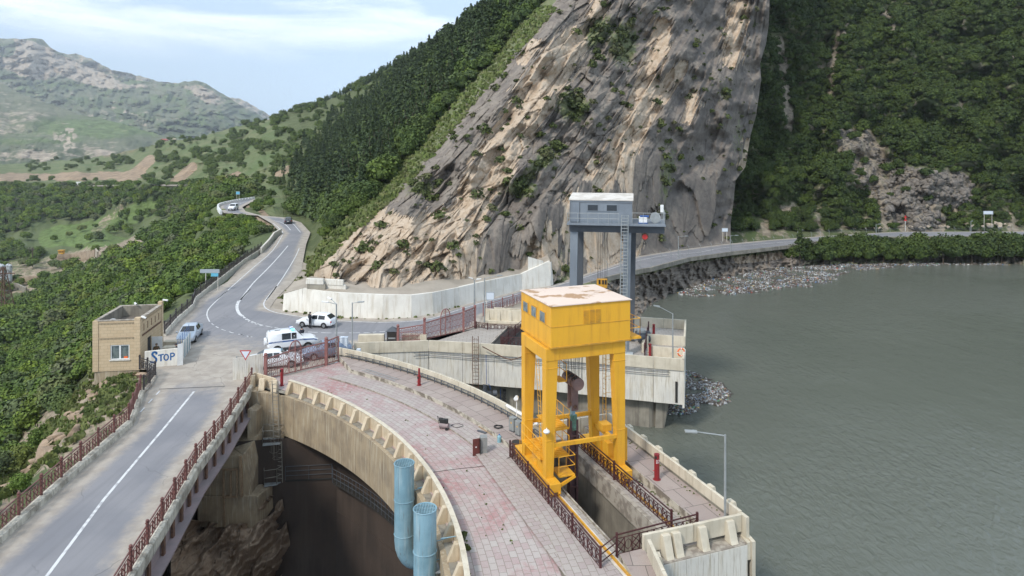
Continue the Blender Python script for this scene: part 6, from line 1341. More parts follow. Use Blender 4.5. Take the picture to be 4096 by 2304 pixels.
mb.build('wire_rope',M['black'],hk); mb=MB(); mb.box(c+V((0,0,-.75)),(.5,.3,.6),RK_); mb.build('lower_eye',M['rust'],hk,bevel=.05)
hk=thing('crane_hook','small red striped hook hanging below the right arm of the grey crane','hook',tuple(kr(.2,-1.2,11)))
c=kr(.2,-1.25,10.85); mb=MB(); mb.tube(c-K1*.12,c+K1*.12,.32,16); mb.build('sheave',M['rust'],hk); mb=MB(); mb.tube(c-K1*.135,c+K1*.135,.24,16); mb.build('sheave_cover',M['red'],hk); mb=MB(); mb.path([c+V((-.3,0,.2)),c+V((-.3,0,.6))],.012,4); mb.path([c+V((.3,0,.2)),c+V((.3,0,.6))],.012,4); mb.build('wire_rope',M['black'],hk); mb=MB(); mb.path([c+V((0,0,-.3)),c+V((0,0,-.5)),c+V((.1,0,-.62)),c+V((.02,0,-.72)),c+V((-.1,0,-.62))],.04,6); mb.build('hook',M['black'],hk)
# ------------------------------------------------------------------ railings around the slots
def abp(*p): return [ab(a,b) for a,b in p]
DM='darkmaroon'
railing('slot_railing','dark maroon lattice railing along the paved left side of the gate slot',abp((11.5,-.1),(-.75,-.25)),1.0,3.1,DM,0,ball=False,cell=.42)
railing('slot_railing','dark maroon lattice railing along the right edge of the gate slot under the crane',abp((12.6,4.5),(.9,4.6)),1.0,5.8,DM,0,ball=False,cell=.42)
railing('slot_railing','dark maroon lattice railing crossing the near end of the gate slot',abp((-.1,.95),(0.15,5.6)),1.05,4.6,DM,0,ball=False,cell=.42)
t=thing('bar_gate','three-bar maroon gate closing the crane rail at the near end','gate',tuple(ab(-.75,-.25)))
mb=MB()
for z in(.35,.7,1.02): mb.tube(ab(-.75,-.25,z),ab(-.1,.95,z),.03,6)
mb.build('gate_bar',M[DM],t)
railing('pier_railing','dark maroon railing around the open slot on the far pier, nearest side',[G(2012,1392),G(2087,1394)],1.0,2.5,DM,0,ball=False)
railing('pier_railing','dark maroon railing slanting along the left side of the far pier slot',[G(2004,1390),G(2087,1322)],1.0,2.5,DM,0,ball=False)
railing('pier_railing','dark brown railing right of the grey crane beside the red columns',[G(2579,1425),G(2594,1335)],1.15,2.5,DM,0,ball=False)
railing('pier_railing','dark maroon railing along the back of the paved intake yard',[G(1905,1312),G(1950,1318),G(2087,1322)],.6,2.5,DM,0,ball=False)
# ------------------------------------------------------------------ gates
def gatepost(p,h,par,r=.15):
    mb=MB(); mb.box(p+V((0,0,h/2)),(r*1.6,r*1.6,h)); mb.box(p+V((0,0,h+.03)),(r*2,r*2,.06)); mb.ball(p+V((0,0,h+.17)),.15,10); mb.build('gate_post',M['pinkred'],par)
def leaf(par,p,q,h0,h1,cell=.5,tiers=3,name='gate_leaf'):
    p=V(p);q=V(q);L=(q-p).length;d=(q-p)/L;n=max(2,round(L/cell));f=MB();l=MB();H=lambda t:h0+(h1-h0)*t; Z=V((0,0,1))
    for t0,w in((1,.09),): f.bar(p+Z*h0,q+Z*h1,.07,.10)
    f.bar(p+Z*.15,q+Z*.15,.06,.08); f.bar(p+Z*.1,p+Z*h0,.07); f.bar(q+Z*.1,q+Z*h1,.07)
    for k in range(1,tiers): f.bar(p+Z*(.15+(h0-.15)*k/tiers),q+Z*(.15+(h1-.15)*k/tiers),.04,.05)
    for i in range(n):
        a=p+d*L*i/n;b=p+d*L*(i+1)/n;ha,hb=H(i/n),H((i+1)/n); f.bar(a+Z*.12,a+Z*ha,.04)
        for k in range(tiers):
            z0a,z1a=.15+(ha-.15)*k/tiers,.15+(ha-.15)*(k+1)/tiers;z0b,z1b=.15+(hb-.15)*k/tiers,.15+(hb-.15)*(k+1)/tiers
            P=lambda s,t:(a+Z*(z0a+(z1a-z0a)*t))*(1-s)+(b+Z*(z0b+(z1b-z0b)*t))*s
            l.bar(P(.15,.12),P(.85,.88),.03)
            if k: l.bar(P(.85,.12),P(.15,.88),.03)
            l.path([P(.25,.3),P(.25,.75),P(.5,.95),P(.75,.7),P(.75,.25),P(.5,.05)],.014,4,True)
    f.build(name,M['pinkred'],par); l.build('scrollwork',M['pinkred'],par)
def archpart(par,c,d,z0,w=.55,h=.8):
    mb=MB();d=V(d);pts=[c+d*(w*math.cos(R(a)))+V((0,0,z0+h*math.sin(R(a)))) for a in range(0,181,20)]; mb.path(pts,.05,6); mb.bar(c+V((0,0,.1)),c+V((0,0,z0+h)),.09)
    for s in(-1,1): mb.bar(c+d*w*s+V((0,0,.12)),c+d*w*s+V((0,0,z0)),.07)
    for k in range(-3,4):
        if k: x=k*w/4; mb.bar(c+d*x+V((0,0,z0-.5)),c+d*x+V((0,0,z0+h*math.sqrt(1-(x/w)**2))),.025)
    mb.build('arch',M['pinkred'],par)
g1=thing('entrance_gate','faded red arched lattice gate in front of the patrol car at the dam crest','gate',(-18.3,60,0))
A,B,C_=V((-20.2,58.3,0)),V((-16.25,62.2,0)),V((-15.45,63.25,0)); mid=A.lerp(B,.47);dg=(B-A).normalized()
leaf(g1,A,mid,1.72,2.02);leaf(g1,mid,B,2.02,2.02); leaf(g1,B,C_,2.1,2.25,cell=.7,name='side_panel'); archpart(g1,mid+V((.02,-.05,0)),dg,1.95); gatepost(A,1.95,g1);gatepost(B,2.2,g1)
mb=MB(); mb.bar(C_+V((0,0,0)),C_+V((0,0,2.25)),.10); mb.build('end_bar',M['pinkred'],g1)
g2=thing('entrance_gate','long faded red arched lattice gate between the road and the paved intake yard','gate',(-7,71,0))
A,B,C_,D_=V((-11.1,69.2,0)),V((-8.6,69.9,0)),V((-5.0,73.3,0)),V((-3.9,74.9,0)); mid=B.lerp(C_,.52);dg=(C_-B).normalized()
leaf(g2,A,B,1.35,1.6,name='side_panel');leaf(g2,B,mid,1.75,1.9);leaf(g2,mid,C_,1.9,2.0); leaf(g2,C_,D_,2.05,2.15,name='side_panel'); archpart(g2,mid+V((.02,-.05,0)),dg,1.95,.6,.8)
for p,h in((A,1.5),(B,2.0),(C_,2.25),(D_,2.1)): gatepost(p,h,g2,.13)
railing('roadside_railing','faded red lattice railing along the road behind the yellow crane house',[G(1933,1265),G(1966,1256),G(2092,1213)],1.15,2.6,'pinkred',.1)
# white parapet with openings beside the yard
t=thing('yard_parapet','cream parapet with recessed bays between the road and the intake yard','parapet',tuple(G(1945,1290)))
p,q=G(1942,1290),G(2110,1302); mb=MB(); mb.hexa([p,q,q+V((0,.2,0)),p+V((0,.2,0))],[V((*p.xy,1.5)),V((*q.xy,1.5)),V((q.x,q.y+.2,1.5)),V((p.x,p.y+.2,1.5))]); mb.build('parapet_panel',M['cream'],t)
for k in(.02,.28,.55,.82):
    c=p.lerp(q,k); mb=MB(); mb.extr([(0,0),(.35,0),(.3,.2),(.12,1.35),(0,1.35)],c,(0,-1,0),(0,0,1),(.35,0,0)); mb.build('rib',M['cream'],t)
mb=MB(); mb.hexa([p+V((0,-.45,0)),q+V((0,-.45,0)),q,p],[p+V((0,-.45,.35)),q+V((0,-.45,.35)),q+V((0,0,.35)),p+V((0,0,.35))]); mb.build('plinth',M['cream'],t)
# ------------------------------------------------------------------ lamp posts
def lamp(base,h,arm,label,r=.07,head2=None,white=False,grp='street lamps around the dam'):
    b=V(base);t=thing('street_lamp',label,'street lamp',tuple(b),group=grp); mb=MB(); mb.tube(b,b+V((0,0,h)),r,8,r*.72); mb.box(b+V((0,0,.03)),(r*3.2,r*3.2,.06)); mb.build('pole',M['lampgrey'],t,smooth=True)
    for a in [arm]+([head2] if head2 else []):
        a=V(a);top=b+V((0,0,h-.05)); mb=MB(); mb.tube(top,top+a,.03,6); mb.build('arm',M['lampgrey'],t)
        d=a.normalized(); d=V((d.x,d.y,d.z*.4)); mb=MB(); s=top+a-d*.05; mb.bar(s,s+d*.62,.24,.09); mb.bar(s-d*.0,s+d*.25,.14,.15); mb.build('lamp_head',M['white' if white else 'lampgrey'],t,bevel=.02)
lamp(ab(.3,7.38,.43),4.25,(-1.45,.1,.16),'tall lamp post with long arm behind the end parapet, out over the water')
lamp(G(2691,1432),4.05,(-1.2,.1,.62),'lamp post with raised arm on the far pier beside the orange lifebuoy')
lamp((-15.85,64.2,0),4.95,(-.75,-.1,.22),'concrete lamp post with white lamps behind the entrance gate right post',.09,head2=(-.6,.5,.35),white=True)
lamp((-14.4,64.1,.42),4.65,(.55,-.1,.12),'thin lamp post at the start of the curved walkway beside the grey cabinet')
lamp(G(1898,1238),3.45,(-.25,-.1,.25),'short lamp post with two white lamps behind the long red gate',.1,head2=(.3,-.1,.15),white=True)
lamp(G(1938,1287),4.75,(1.4,.3,.25),'lamp post with long arm at the corner of the intake yard')
for (x,y,yt,xa,lb) in((195,572,400,262,'lamp post nearest the cliff on the reservoir road'),(553,528,370,608,'lamp post beside the white board on the reservoir road'),(1018,447,325,1055,'lamp post at the left end of the shoreline trees'),(1557,418,287,1590,'lamp post above the middle of the shoreline trees'),(2210,412,268,2230,'lamp post on the right part of the reservoir road')):
    b=G(*S('Z4',(x,y))[0]); z=CAMZ-(S('Z4',(x,yt))[0][1]-570)*b.y/F; lamp(b,z,((xa-x)/1.722/F*b.y-.5,.1,.05),lb,.08)
# red columns, lifebuoy
def column(b,h,r,label,num=None):
    b=V(b);t=thing('red_column',label,'red column',tuple(b),group='red painted columns on the crest'); mb=MB(); mb.tube(b,b+V((0,0,h)),r,14); mb.build('column',M['bollard'],t,smooth=True)
    mb=MB(); mb.tube(b+V((0,0,h)),b+V((0,0,h+.02)),r*1.08,14); mb.tube(b,b+V((0,0,.03)),r*1.5,14); mb.build('end_plate',M['bollard'],t)
    mb=MB(); mb.box(b+V((-r*.6,-r*.75,h-.12)),(.1,.1,.14)); mb.build('top_slot',M['darkgap'],t); mb=MB(); mb.tube(b+V((-r*1.5,0,h*.35)),b+V((0,0,h*.35)),.025,6); mb.build('side_valve',M['red'],t); return t
t=column((8.2,40.25,.43),1.42,.15,'thick dark red column standing on the straight raised walkway')
for k,seg in enumerate(([(0,0),(0,.1),(.06,.1),(.06,0),(0,0),(0,-.08),(.06,-.08),(.06,0)],[(.1,.1),(.17,.1),(.12,-.08)])):
    mb=MB(); mb.path([V((8.2-.06+x,40.25-.158+.012*abs(x-.06)*10,1.48+z)) for x,z in seg],.009,4); mb.build('painted_number',M['white'],t)
t=column((-7.3,55.9,.42),.75,.13,'slim dark red column on the curved upstream walkway'); mb=MB(); mb.tube((-7.3,55.9,1.17),(-7.3,55.9,1.75),.08,12); mb.build('upper_pipe',M['bollard'],t)
column((-18.45,57.0,.0),1.35,.12,'dark red column beside the caged ladder at the gate')
column(G(2615,1352),1.35,.13,'dark red column on the far pier near the back parapet'); column(G(2600,1427),1.15,.13,'dark red column on the far pier nearest the white side wall')
t=thing('lifebuoy','orange lifebuoy hanging on the far pier parapet','lifebuoy',tuple(pq(2.2,.35,.75))); mb=MB(); c=pq(2.0,.30,1.0); P=[c+V((.30*math.cos(R(a)),.05*math.cos(R(a)),.32*math.sin(R(a)))) for a in range(0,360,20)]; mb.path(P,.062,8,True); mb.build('ring',M['orange'],t,smooth=True)
for a in(0,90,180,270):
    mb=MB(); q=lambda x:c+V((.30*math.cos(R(x)),.05*math.cos(R(x)),.32*math.sin(R(x)))); mb.tube(q(a-7),q(a+7),.072,8); mb.build('white_band',M['white'],t)
# ------------------------------------------------------------------ VEHICLES
SEC={'hatch':[(-2.02,.70,.36,.78,.80,.62),(-1.93,.80,.28,.84,.92,.68),(-1.35,.82,.24,.88,1.35,.58),(-.5,.83,.22,.88,1.41,.60),(.2,.83,.22,.86,1.38,.58),(.85,.83,.22,.84,.90,.70),(1.55,.80,.24,.74,.78,.66),(1.92,.76,.30,.62,.65,.6),(2.02,.66,.34,.52,.54,.55)],
'sedan':[(-2.25,.72,.36,.84,.86,.64),(-2.12,.82,.28,.92,.97,.70),(-1.6,.86,.24,.94,1.04,.70),(-.9,.87,.22,.93,1.42,.60),(-.2,.87,.22,.92,1.46,.62),(.35,.87,.22,.90,1.42,.60),(1.1,.86,.22,.88,.95,.72),(1.85,.82,.25,.78,.83,.68),(2.2,.74,.32,.62,.65,.6),(2.28,.66,.36,.5,.52,.55)],
'suv':[(-2.12,.84,.58,1.12,1.70,.70),(-2.0,.92,.48,1.16,1.86,.76),(-1.0,.94,.46,1.17,1.92,.78),(-.1,.94,.46,1.16,1.92,.78),(.4,.94,.46,1.15,1.86,.75),(1.05,.93,.46,1.13,1.22,.80),(1.95,.90,.48,1.05,1.12,.78),(2.28,.82,.52,.9,.95,.7),(2.36,.74,.56,.74,.76,.62)]}
def car(kind,loc,rz,label,paint,name='parked_car',wheels=(-1.28,1.22),wr=.29,tails='lampred',win=None,extra=None,cat='car'):
    t=thing(name,label,cat,tuple(loc),rz); S_=SEC[kind]; n=len(S_);vs=[];m=12
    def ring(s):
        x,w,z0,zb,zt,wt=s; zm=z0+(zb-z0)*.55; zt2=max(zt,zb+.01); return [(x,-w*.90,z0),(x,-w,z0+.10),(x,-w*1.01,zm),(x,-w*.97,zb),(x,-wt-.03,zb+(zt2-zb)*.85),(x,-wt*.82,zt2+.005),(x,wt*.82,zt2+.005),(x,wt+.03,zb+(zt2-zb)*.85),(x,w*.97,zb),(x,w*1.01,zm),(x,w,z0+.10),(x,w*.90,z0)]
    rg=[ring(s) for s in S_]
    for r in rg: vs+=r
    fs=[(i*m+j,i*m+(j+1)%m,(i+1)*m+(j+1)%m,(i+1)*m+j) for i in range(n-1) for j in range(m)]+[tuple(range(m))[::-1],tuple((n-1)*m+j for j in range(m))]
    mb=MB(); mb.add(vs,fs); mb.build('body',M[paint],t,local=True,bevel=.025,smooth=True)
    W=win or {'hatch':[(2,3),(3,4)],'sedan':[(3,4),(4,5)],'suv':[(2,3),(3,4)]}[kind]
    def lerp(a,b,k): return tuple(a[i]+(b[i]-a[i])*k for i in range(3))
    for (i,j) in W:
        for (lo,hi,o) in((3,4,-.012),(8,7,.012)):
            A,B,C,D_=rg[i][lo],rg[j][lo],rg[j][hi],rg[i][hi]
            def q(u,v): p=lerp(lerp(A,B,u),lerp(D_,C,u),v); return (p[0],p[1]+o*1.2,p[2])
            mb=MB(); mb.quad(q(.06,.10),q(.94,.10),q(.94,.97),q(.06,.97)); mb.build('side_window',M['glass'],t,local=True)
    def cross(i,j,nm,k0=.12,k1=.9):
        A,B,C,D_=rg[i][5],rg[i][6],rg[j][6],rg[j][5]; a3,b3=rg[i][4],rg[i][7]
        def q(u,v):
            p=lerp(lerp(A,B,u),lerp(D_,C,u),v); s=.014; return (p[0]+(s if S_[i][0]>0 else -s),p[1],p[2]+s)
        mb=MB(); mb.quad(q(-.06,k0),q(1.06,k0),q(1.03,k1),q(-.03,k1)); mb.build(nm,M['glass'],t,local=True)
    fr={'hatch':(5,4),'sedan':(6,5),'suv':(5,4)}[kind]; cross(fr[0],fr[1],'windscreen')
    bk={'hatch':(1,2),'sedan':(2,3),'suv':None}[kind]
    if bk: cross(bk[0],bk[1],'rear_window')
    L0,L1=S_[0][0],S_[-1][0];hb=S_[0][3]
    for s in(-1,1):
        for x in wheels:
            y=s*(S_[4][1]-.09); mb=MB(); mb.tube((x,y-.1,wr),(x,y+.115*1,wr),wr,18) if s>0 else mb.tube((x,y-.115,wr),(x,y+.1,wr),wr,18); wh=mb.build('wheel',M['tyre'],t,local=True,smooth=True)
            mb=MB(); yo=y+s*.12; mb.tube((x,yo-s*.02,wr),(x,yo,wr),wr*.62,12); 
            r_=mb.build('rim',M['rim'],wh,local=True)
            mb=MB(); pts=[(x+(wr+.06)*math.cos(R(a)),s*(S_[4][1]+.005),wr+(wr+.06)*math.sin(R(a))) for a in range(-10,191,20)]; mb.add(pts+[(x,s*(S_[4][1]+.005),wr)],[(k,k+1,len(pts)) for k in range(len(pts)-1)]); mb.build('wheel_arch',M['black'],t,local=True)
        mb=MB(); mb.box((L1-.05,s*.58,S_[-2][3]-.04),(.12,.30,.13)); mb.build('headlight',M['headlamp'],t,local=True,bevel=.02)
        mb=MB(); mb.box((L0+.06,s*.66,hb-.10),(.12,.22,.17 if kind!='suv' else .34)); mb.build('tail_light',M[tails],t,local=True,bevel=.02)
        mb=MB(); mx_=S_[fr[0]][0]-.15; mb.box((mx_,s*(S_[4][1]+.10),S_[4][3]+.06),(.10,.18,.12)); mb.build('mirror',M[paint],t,local=True,bevel=.02)
    mb=MB(); mb.box((L1-.0,0,S_[-1][2]+.06),(.10,1.42,.16)); mb.box((L0+.0,0,S_[0][2]+.06),(.10,1.45,.16)); mb.build('bumper',M[paint if kind!='suv' else 'carwhite'],t,local=True,bevel=.03)
    mb=MB(); mb.box((L1+.03,0,S_[-1][2]+.16),(.04,.8,.1)); mb.build('grille',M['black'],t,local=True)
    mb=MB(); mb.box((L0-.035,0,hb-.16),(.03,.5,.11)); mb.build('number_plate',M['white'],t,local=True)
    if extra: extra(t,rg,S_)
    return t
def yawd(dx,dy): return math.atan2(dy,dx)
def uaz(t,rg,S_):
    for s in(-1,1):
        mb=MB()
        for i in range(0,7):
            a,b=rg[i],rg[i+1]; k=3 if s<0 else 8; p,q=a[k],b[k]; lo=lambda v:(v[0],v[1]+s*.018,v[2]-.27 if v[0]<1.9 else v[2]-.15); hi=lambda v:(v[0],v[1]+s*.018,v[2]-.03)
            mb.quad(lo(p),lo(q),hi(q),hi(p))
        mb.build('blue_stripe',M['blue'],t,local=True)
        for xx,tx in((-1.35,'ПОЛИЦИЯ'),(.55,'ПОЛИЦИЯ')):
            c=bpy.data.curves.new('t','FONT'); c.body=tx; c.size=.17; c.align_x='CENTER'; o=bpy.data.objects.new('t',c); COL.objects.link(o); me=bpy.data.meshes.new_from_object(o); bpy.data.objects.remove(o)
            v=np.zeros(len(me.vertices)*3,np.float32); me.vertices.foreach_get('co',v); v=v.reshape(-1,3); w_=np.zeros_like(v); w_[:,0]=xx+v[:,0]*(-s); w_[:,1]=s*(S_[3][1]*.985+.03); w_[:,2]=1.00+v[:,1]; me.vertices.foreach_set('co',w_.ravel()); me.materials.clear(); me.materials.append(M['white']); o=bpy.data.objects.new('lettering',me); COL.objects.link(o); o.parent=t
    mb=MB(); mb.tube((-2.16,.18,.98),(-2.38,.18,.98),.36,18); sw=mb.build('spare_wheel',M['carwhite'],t,local=True,bevel=.04,smooth=True); mb=MB(); mb.tube((-2.12,.18,.98),(-2.17,.18,.98),.35,18); mb.build('spare_tyre',M['tyre'],sw,local=True)
    mb=MB(); mb.box((.05,0,2.02),(.30,1.25,.16),0,.85); lb=mb.build('light_bar',M['blue'],t,local=True,bevel=.04); mb=MB(); mb.box((.05,-.62,2.03),(.31,.28,.13)); mb.build('lit_beacon',M['beacon'],lb,local=True,bevel=.03); mb=MB(); mb.box((.05,0,2.03),(.28,.40,.165)); mb.build('speaker',M['white'],lb,local=True)
    mb=MB(); mb.box((-1.2,0,1.95),(.5,.06,.03)); mb.tube((-1.9,-.2,1.9),(-1.95,-.2,2.1),.015,5); mb.build('roof_aerial',M['black'],t,local=True)
m_,t_,b_=base('lit_blue_beacon'); b_.inputs['Base Color'].default_value=(.1,.5,.9,1); b_.inputs['Emission Color'].default_value=(.2,.75,1,1); b_.inputs['Emission Strength'].default_value=2.; M['beacon']=m_
dv=V((.89,.455,0)); nv=V((-.455,.89,0)); pc=V((-22.5,65.1,0))+dv*2.35+nv*.95
car('suv',pc,yawd(.89,.455),'white police off-roader with blue stripe and lit light bar behind the gate','carwhite','patrol_car',(-1.38,1.38),.36,win=[(3,4),(2,3)],extra=uaz)
car('hatch',V((-20.75,75.6,0)),yawd(-2.4,.55),'white five-door hatchback stopped by the officer in front of the retaining wall','carwhite','hatchback_car',(-1.22,1.24),.28)
car('sedan',V((-20.6,62.0,0)),R(17),'white saloon partly hidden by the red gate, nearest to the give way sign','carwhite','saloon_car',(-1.35,1.3),.30)
car('sedan',V((-16.9,64.9,0)),R(205),'blue-grey saloon behind the right half of the red gate','carblue','saloon_car',(-1.35,1.3),.30)
car('sedan',V((-32.0,70.6,0)),R(-78),'silver saloon parked by the striped fence with its nose to the camera','carsilver','saloon_car',(-1.35,1.3),.30)
g=G(1146,895.); car('sedan',g+V((0,1.5,0)),R(105),'dark saloon with red tail lamps driving away on the far road','cardark','saloon_car',(-1.35,1.3),.30)
g=G(928,842.); g.z=0; car('suv',V((g.x,g.y+1,0)),R(-85),'white off-roader with lit headlights coming round the far bend','carwhite','oncoming_car',(-1.3,1.3),.34)
q=FR[3]; t=thing('van','tiny white van on the distant valley road','van',tuple(q)); mb=MB(); mb.hexa([q+V((-2.6,-1,0.5)),q+V((2.6,-1,.5)),q+V((2.6,1,.5)),q+V((-2.6,1,.5))],[q+V((-2.6,-1,2.9)),q+V((1.5,-1,2.9)),q+V((1.5,1,2.9)),q+V((-2.6,1,2.9))]) if 0 else None
q=V(q); mb.box(q+V((-.5,0,1.8)),(4.2,2.1,2.4)); mb.box(q+V((2.2,0,1.3)),(1.3,2.0,1.5),0,.8); mb.build('body',M['white'],t,bevel=.1); 
for x in(-1.8,1.9): mb=MB(); mb.tube(q+V((x,-1.1,.5)),q+V((x,-.8,.5)),.45,10); mb.build('wheel',M['tyre'],t)
# ------------------------------------------------------------------ PEOPLE
def person(loc,rz,label,pose='stand',uni='cloth',cap='cloth',sc=1.,lean=0.,extra=None):
    t=thing('person',label,'person',tuple(loc),rz); J={};E_=[];RAD=[];VV=[]
    def j(n,p,r,par=None):
        if par: E_.append((J[par],len(VV)))
        J[n]=len(VV);VV.append(V(p)*sc);RAD.append(r*sc if not isinstance(r,tuple) else (r[0]*sc,r[1]*sc))
    L=lambda y,z:y+max(0,(z-.95))*math.tan(R(lean))
    j('pel',(0,0,.96),(.155,.11));j('sp',(0,L(0,1.18),1.18),(.145,.10),'pel');j('ch',(0,L(0,1.38),1.38),(.17,.115),'sp');j('nk',(0,L(.0,1.5),1.50),(.062,.062),'ch');j('hd',(0,L(.02,1.60),1.60),(.078,.09),'nk');j('ht',(0,L(.015,1.71),1.70),(.075,.085),'hd')
    for s,k in((-1,'r'),(1,'l')):
        j('hp'+k,(s*.095,0,.90),(.09,.095),'pel');j('kn'+k,(s*.11,.02,.50),.062,'hp'+k);j('an'+k,(s*.115,-.02,.10),.045,'kn'+k);j('to'+k,(s*.13,.14,.045),(.045,.035),'an'+k)
        j('sh'+k,(s*.19,L(0,1.42),1.42),.062,'ch')
        if pose=='stand': e,w=(s*.26,L(-.02,1.14),1.14),(s*.25,L(.08,.90),.90)
        elif pose=='lean': e,w=(s*.24,L(.16,1.2),1.18),(s*.13,L(.36,1.1),1.10)
        else: e,w=((s*.25,L(-.02,1.14),1.14),(s*.22,L(.14,.9),.92)) if s<0 else ((s*.25,L(.03,1.16),1.15),(s*.12,L(.24,1.3),1.32))
        j('el'+k,e,.045,'sh'+k);j('wr'+k,w,.032,'el'+k); d=(V(w)-V(e)).normalized(); pm=V(w)+d*.075; j('pm'+k,pm,(.036,.020),'wr'+k)
        for f_ in range(4):
            off=V(((f_-1.5)*.022,0,0)); ln=[.062,.072,.068,.052][f_]; m1=pm+off+d*ln*.5; j('f%d%s'%(f_,k),m1,.0095,'pm'+k); j('g%d%s'%(f_,k),m1+d*ln*.4+V((0,.018,0)),.008,'f%d%s'%(f_,k))
        j('th'+k,V(w)+d*.05+V((-s*.03,.03,0)),.010,'wr'+k);j('tt'+k,V(w)+d*.085+V((-s*.035,.045,0)),.0085,'th'+k)
    me=bpy.data.meshes.new('b');me.from_pydata(VV,E_,[]);o=bpy.data.objects.new('b',me);COL.objects.link(o);o.modifiers.new('s','SKIN');
    for i,v in enumerate(me.skin_vertices[0].data): v.radius=RAD[i] if isinstance(RAD[i],tuple) else (RAD[i],RAD[i])
    me.skin_vertices[0].data[0].use_root=True; sb=o.modifiers.new('u','SUBSURF');sb.levels=1;sb.render_levels=1
    dg=bpy.context.evaluated_depsgraph_get();nm=bpy.data.meshes.new_from_object(o.evaluated_get(dg));bpy.data.objects.remove(o)
    nm.materials.clear();nm.materials.append(M[uni]);nm.materials.append(M['skin']);nm.materials.append(M['black'])
    wr=[VV[J['wrr']],VV[J['wrl']]];el=[VV[J['elr']],VV[J['ell']]];hz=1.515*sc
    for p in nm.polygons:
        c=p.center; i=0
        if c.z>hz:i=1
        elif c.z<.13*sc:i=2
        else:
            for a,b in zip(wr,el):
                if (c-a).dot((a-b).normalized())>-.01 and (c-a).length<.22*sc:i=1
        p.material_index=i;p.use_smooth=True
    b=bpy.data.objects.new('body',nm);COL.objects.link(b);b.parent=t
    hc=V((0,L(.02,1.64),1.63))*sc; F_=V((0,1,0))
    mb=MB(); mb.ball(hc+V((0,-.005,.05))*sc,.098*sc,12,(1,1.1,.72)); mb.add([hc+V((x,y,.05))*sc for x,y in((-.07,.08),(.07,.08),(.05,.17),(-.05,.17))]+[hc+V((x,y,.062))*sc for x,y in((-.07,.08),(.07,.08),(.05,.17),(-.05,.17))],[(0,1,2,3),(4,5,6,7),(0,3,7,4),(3,2,6,7),(2,1,5,6)]); mb.build('cap',M[cap],t,local=True,smooth=True)
    mb=MB(); mb.ball(hc+V((0,.088,-.01))*sc,.014*sc,6,(.8,1.2,1.5));
    for s in(-1,1): mb.ball(hc+V((s*.082,-.005,-.005))*sc,.022*sc,6,(.4,.8,1.2))
    mb.build('nose_and_ears',M['skin'],t,local=True)
    mb=MB(); 
    for s in(-1,1): mb.ball(hc+V((s*.03,.080,.015))*sc,.009*sc,6)
    mb.box(hc+V((0,.082,-.045))*sc,(.04*sc,.01*sc,.007*sc)); mb.build('eyes_and_mouth',M['black'],t,local=True)
    mb=MB(); mb.ball(hc+V((0,-.035,.0))*sc,.085*sc,8,(1,.8,1)); mb.build('hair',M['black'],t,local=True)
    if extra: extra(t,sc)
    return t
def baton(t,s): 
    mb=MB(); mb.tube((-.22,.16,.88),(-.38,.30,.62),.018,6); mb.build('striped_baton',M['white'],t,local=True)
    mb=MB(); mb.tube((-.255,.19,.82),(-.285,.217,.77),.0195,6); mb.tube((-.32,.248,.71),(-.35,.275,.66),.0195,6); mb.build('baton_stripe',M['black'],t,local=True)
g=G(1240,1314); person(g+V((0,0,0)),R(-35),'officer in dark uniform and cap holding a striped baton beside the white hatchback','phone',extra=baton)
person((-20.2,68.5,0),R(35),'officer in dark jacket and cap bending over the bonnet of the police off-roader','lean',lean=14,sc=.98)
person((-22.15,67.4,0),R(-150),'person in dark cap mostly hidden behind the rear of the police off-roader','stand')
person((-21.35,67.95,0),R(-160),'person in dark cap hidden behind the middle of the police off-roader','stand')
person((-31.45,62.9,0),R(200),'soldier in camouflage standing behind the painted word wall','stand','camo','camo')
person((-29.7,63.1,0),R(120),'person in dark blue clothing behind the white sheet at the wall end','stand',lean=8,sc=.97)
# ------------------------------------------------------------------ GUARD BUILDING, WALL WITH WORD, FENCE
bg_=thing('guard_building','two-storey yellow brick guard building with open flat roof on a concrete base','building',(-33.9,63.8,-.1))
cx=V((-32.1,61.3,0)); f_=V((-.99,-.15,0)); s_=V((-.15,.99,0))
def bq(a,b,z): return cx+f_*a+s_*b+V((0,0,z))   # a to the left along the front, b towards the back
def bbox(mb,a0,a1,b0,b1,z0,z1): return mb.hexa([bq(a1,b0,z0),bq(a0,b0,z0),bq(a0,b1,z0),bq(a1,b1,z0)],[bq(a1,b0,z1),bq(a0,b0,z1),bq(a0,b1,z1),bq(a1,b1,z1)])
def brickwall(a0,a1,b0,b1,z0,z1,axis,out,name='wall'):
    # a brick skin as UV-mapped box
    mb=MB(); bbox(mb,a0,a1,b0,b1,z0,z1); o=mb.build(name,M['brick'],bg_); me=o.data; l=me.uv_layers.new(name='UVMap'); off=V(bg_.location)
    for p in me.polygons:
        n=p.normal
        for li in p.loop_indices:
            q=me.vertices[me.loops[li].vertex_index].co+off-cx; a,b=q.dot(f_),q.dot(s_); l.data[li].uv=(a,q.z) if abs(n.dot(s_))>.5 else ((b,q.z) if abs(n.z)<.5 else (a,b))
    return o
W_,Dp=3.7,5.9
brickwall(.0,.82,.0,.22,-.1,4.2,0,0);brickwall(2.35,W_,.0,.22,-.1,4.2,0,0);brickwall(.82,2.35,.0,.22,-.1,.85,0,0);brickwall(.82,2.35,.0,.22,2.12,4.2,0,0)
brickwall(.0,.22,.221,1.9,-.1,4.2,0,0);brickwall(.0,.22,2.9,Dp,-.1,4.2,0,0);brickwall(.0,.22,1.9,2.9,2.15,4.2,0,0);brickwall(W_-.22,W_,.221,Dp,-.1,4.2,0,0);brickwall(.221,W_-.221,Dp-.22,Dp,-.1,4.2,0,0)
brickwall(-.05,.42,-.05,.45,-.1,4.38,0,0,'corner_pier');brickwall(-.05,.3,Dp-.4,Dp+.05,-.1,4.55,0,0,'corner_pier');brickwall(W_-.4,W_+.05,-.05,.3,-.1,4.22,0,0,'corner_pier')
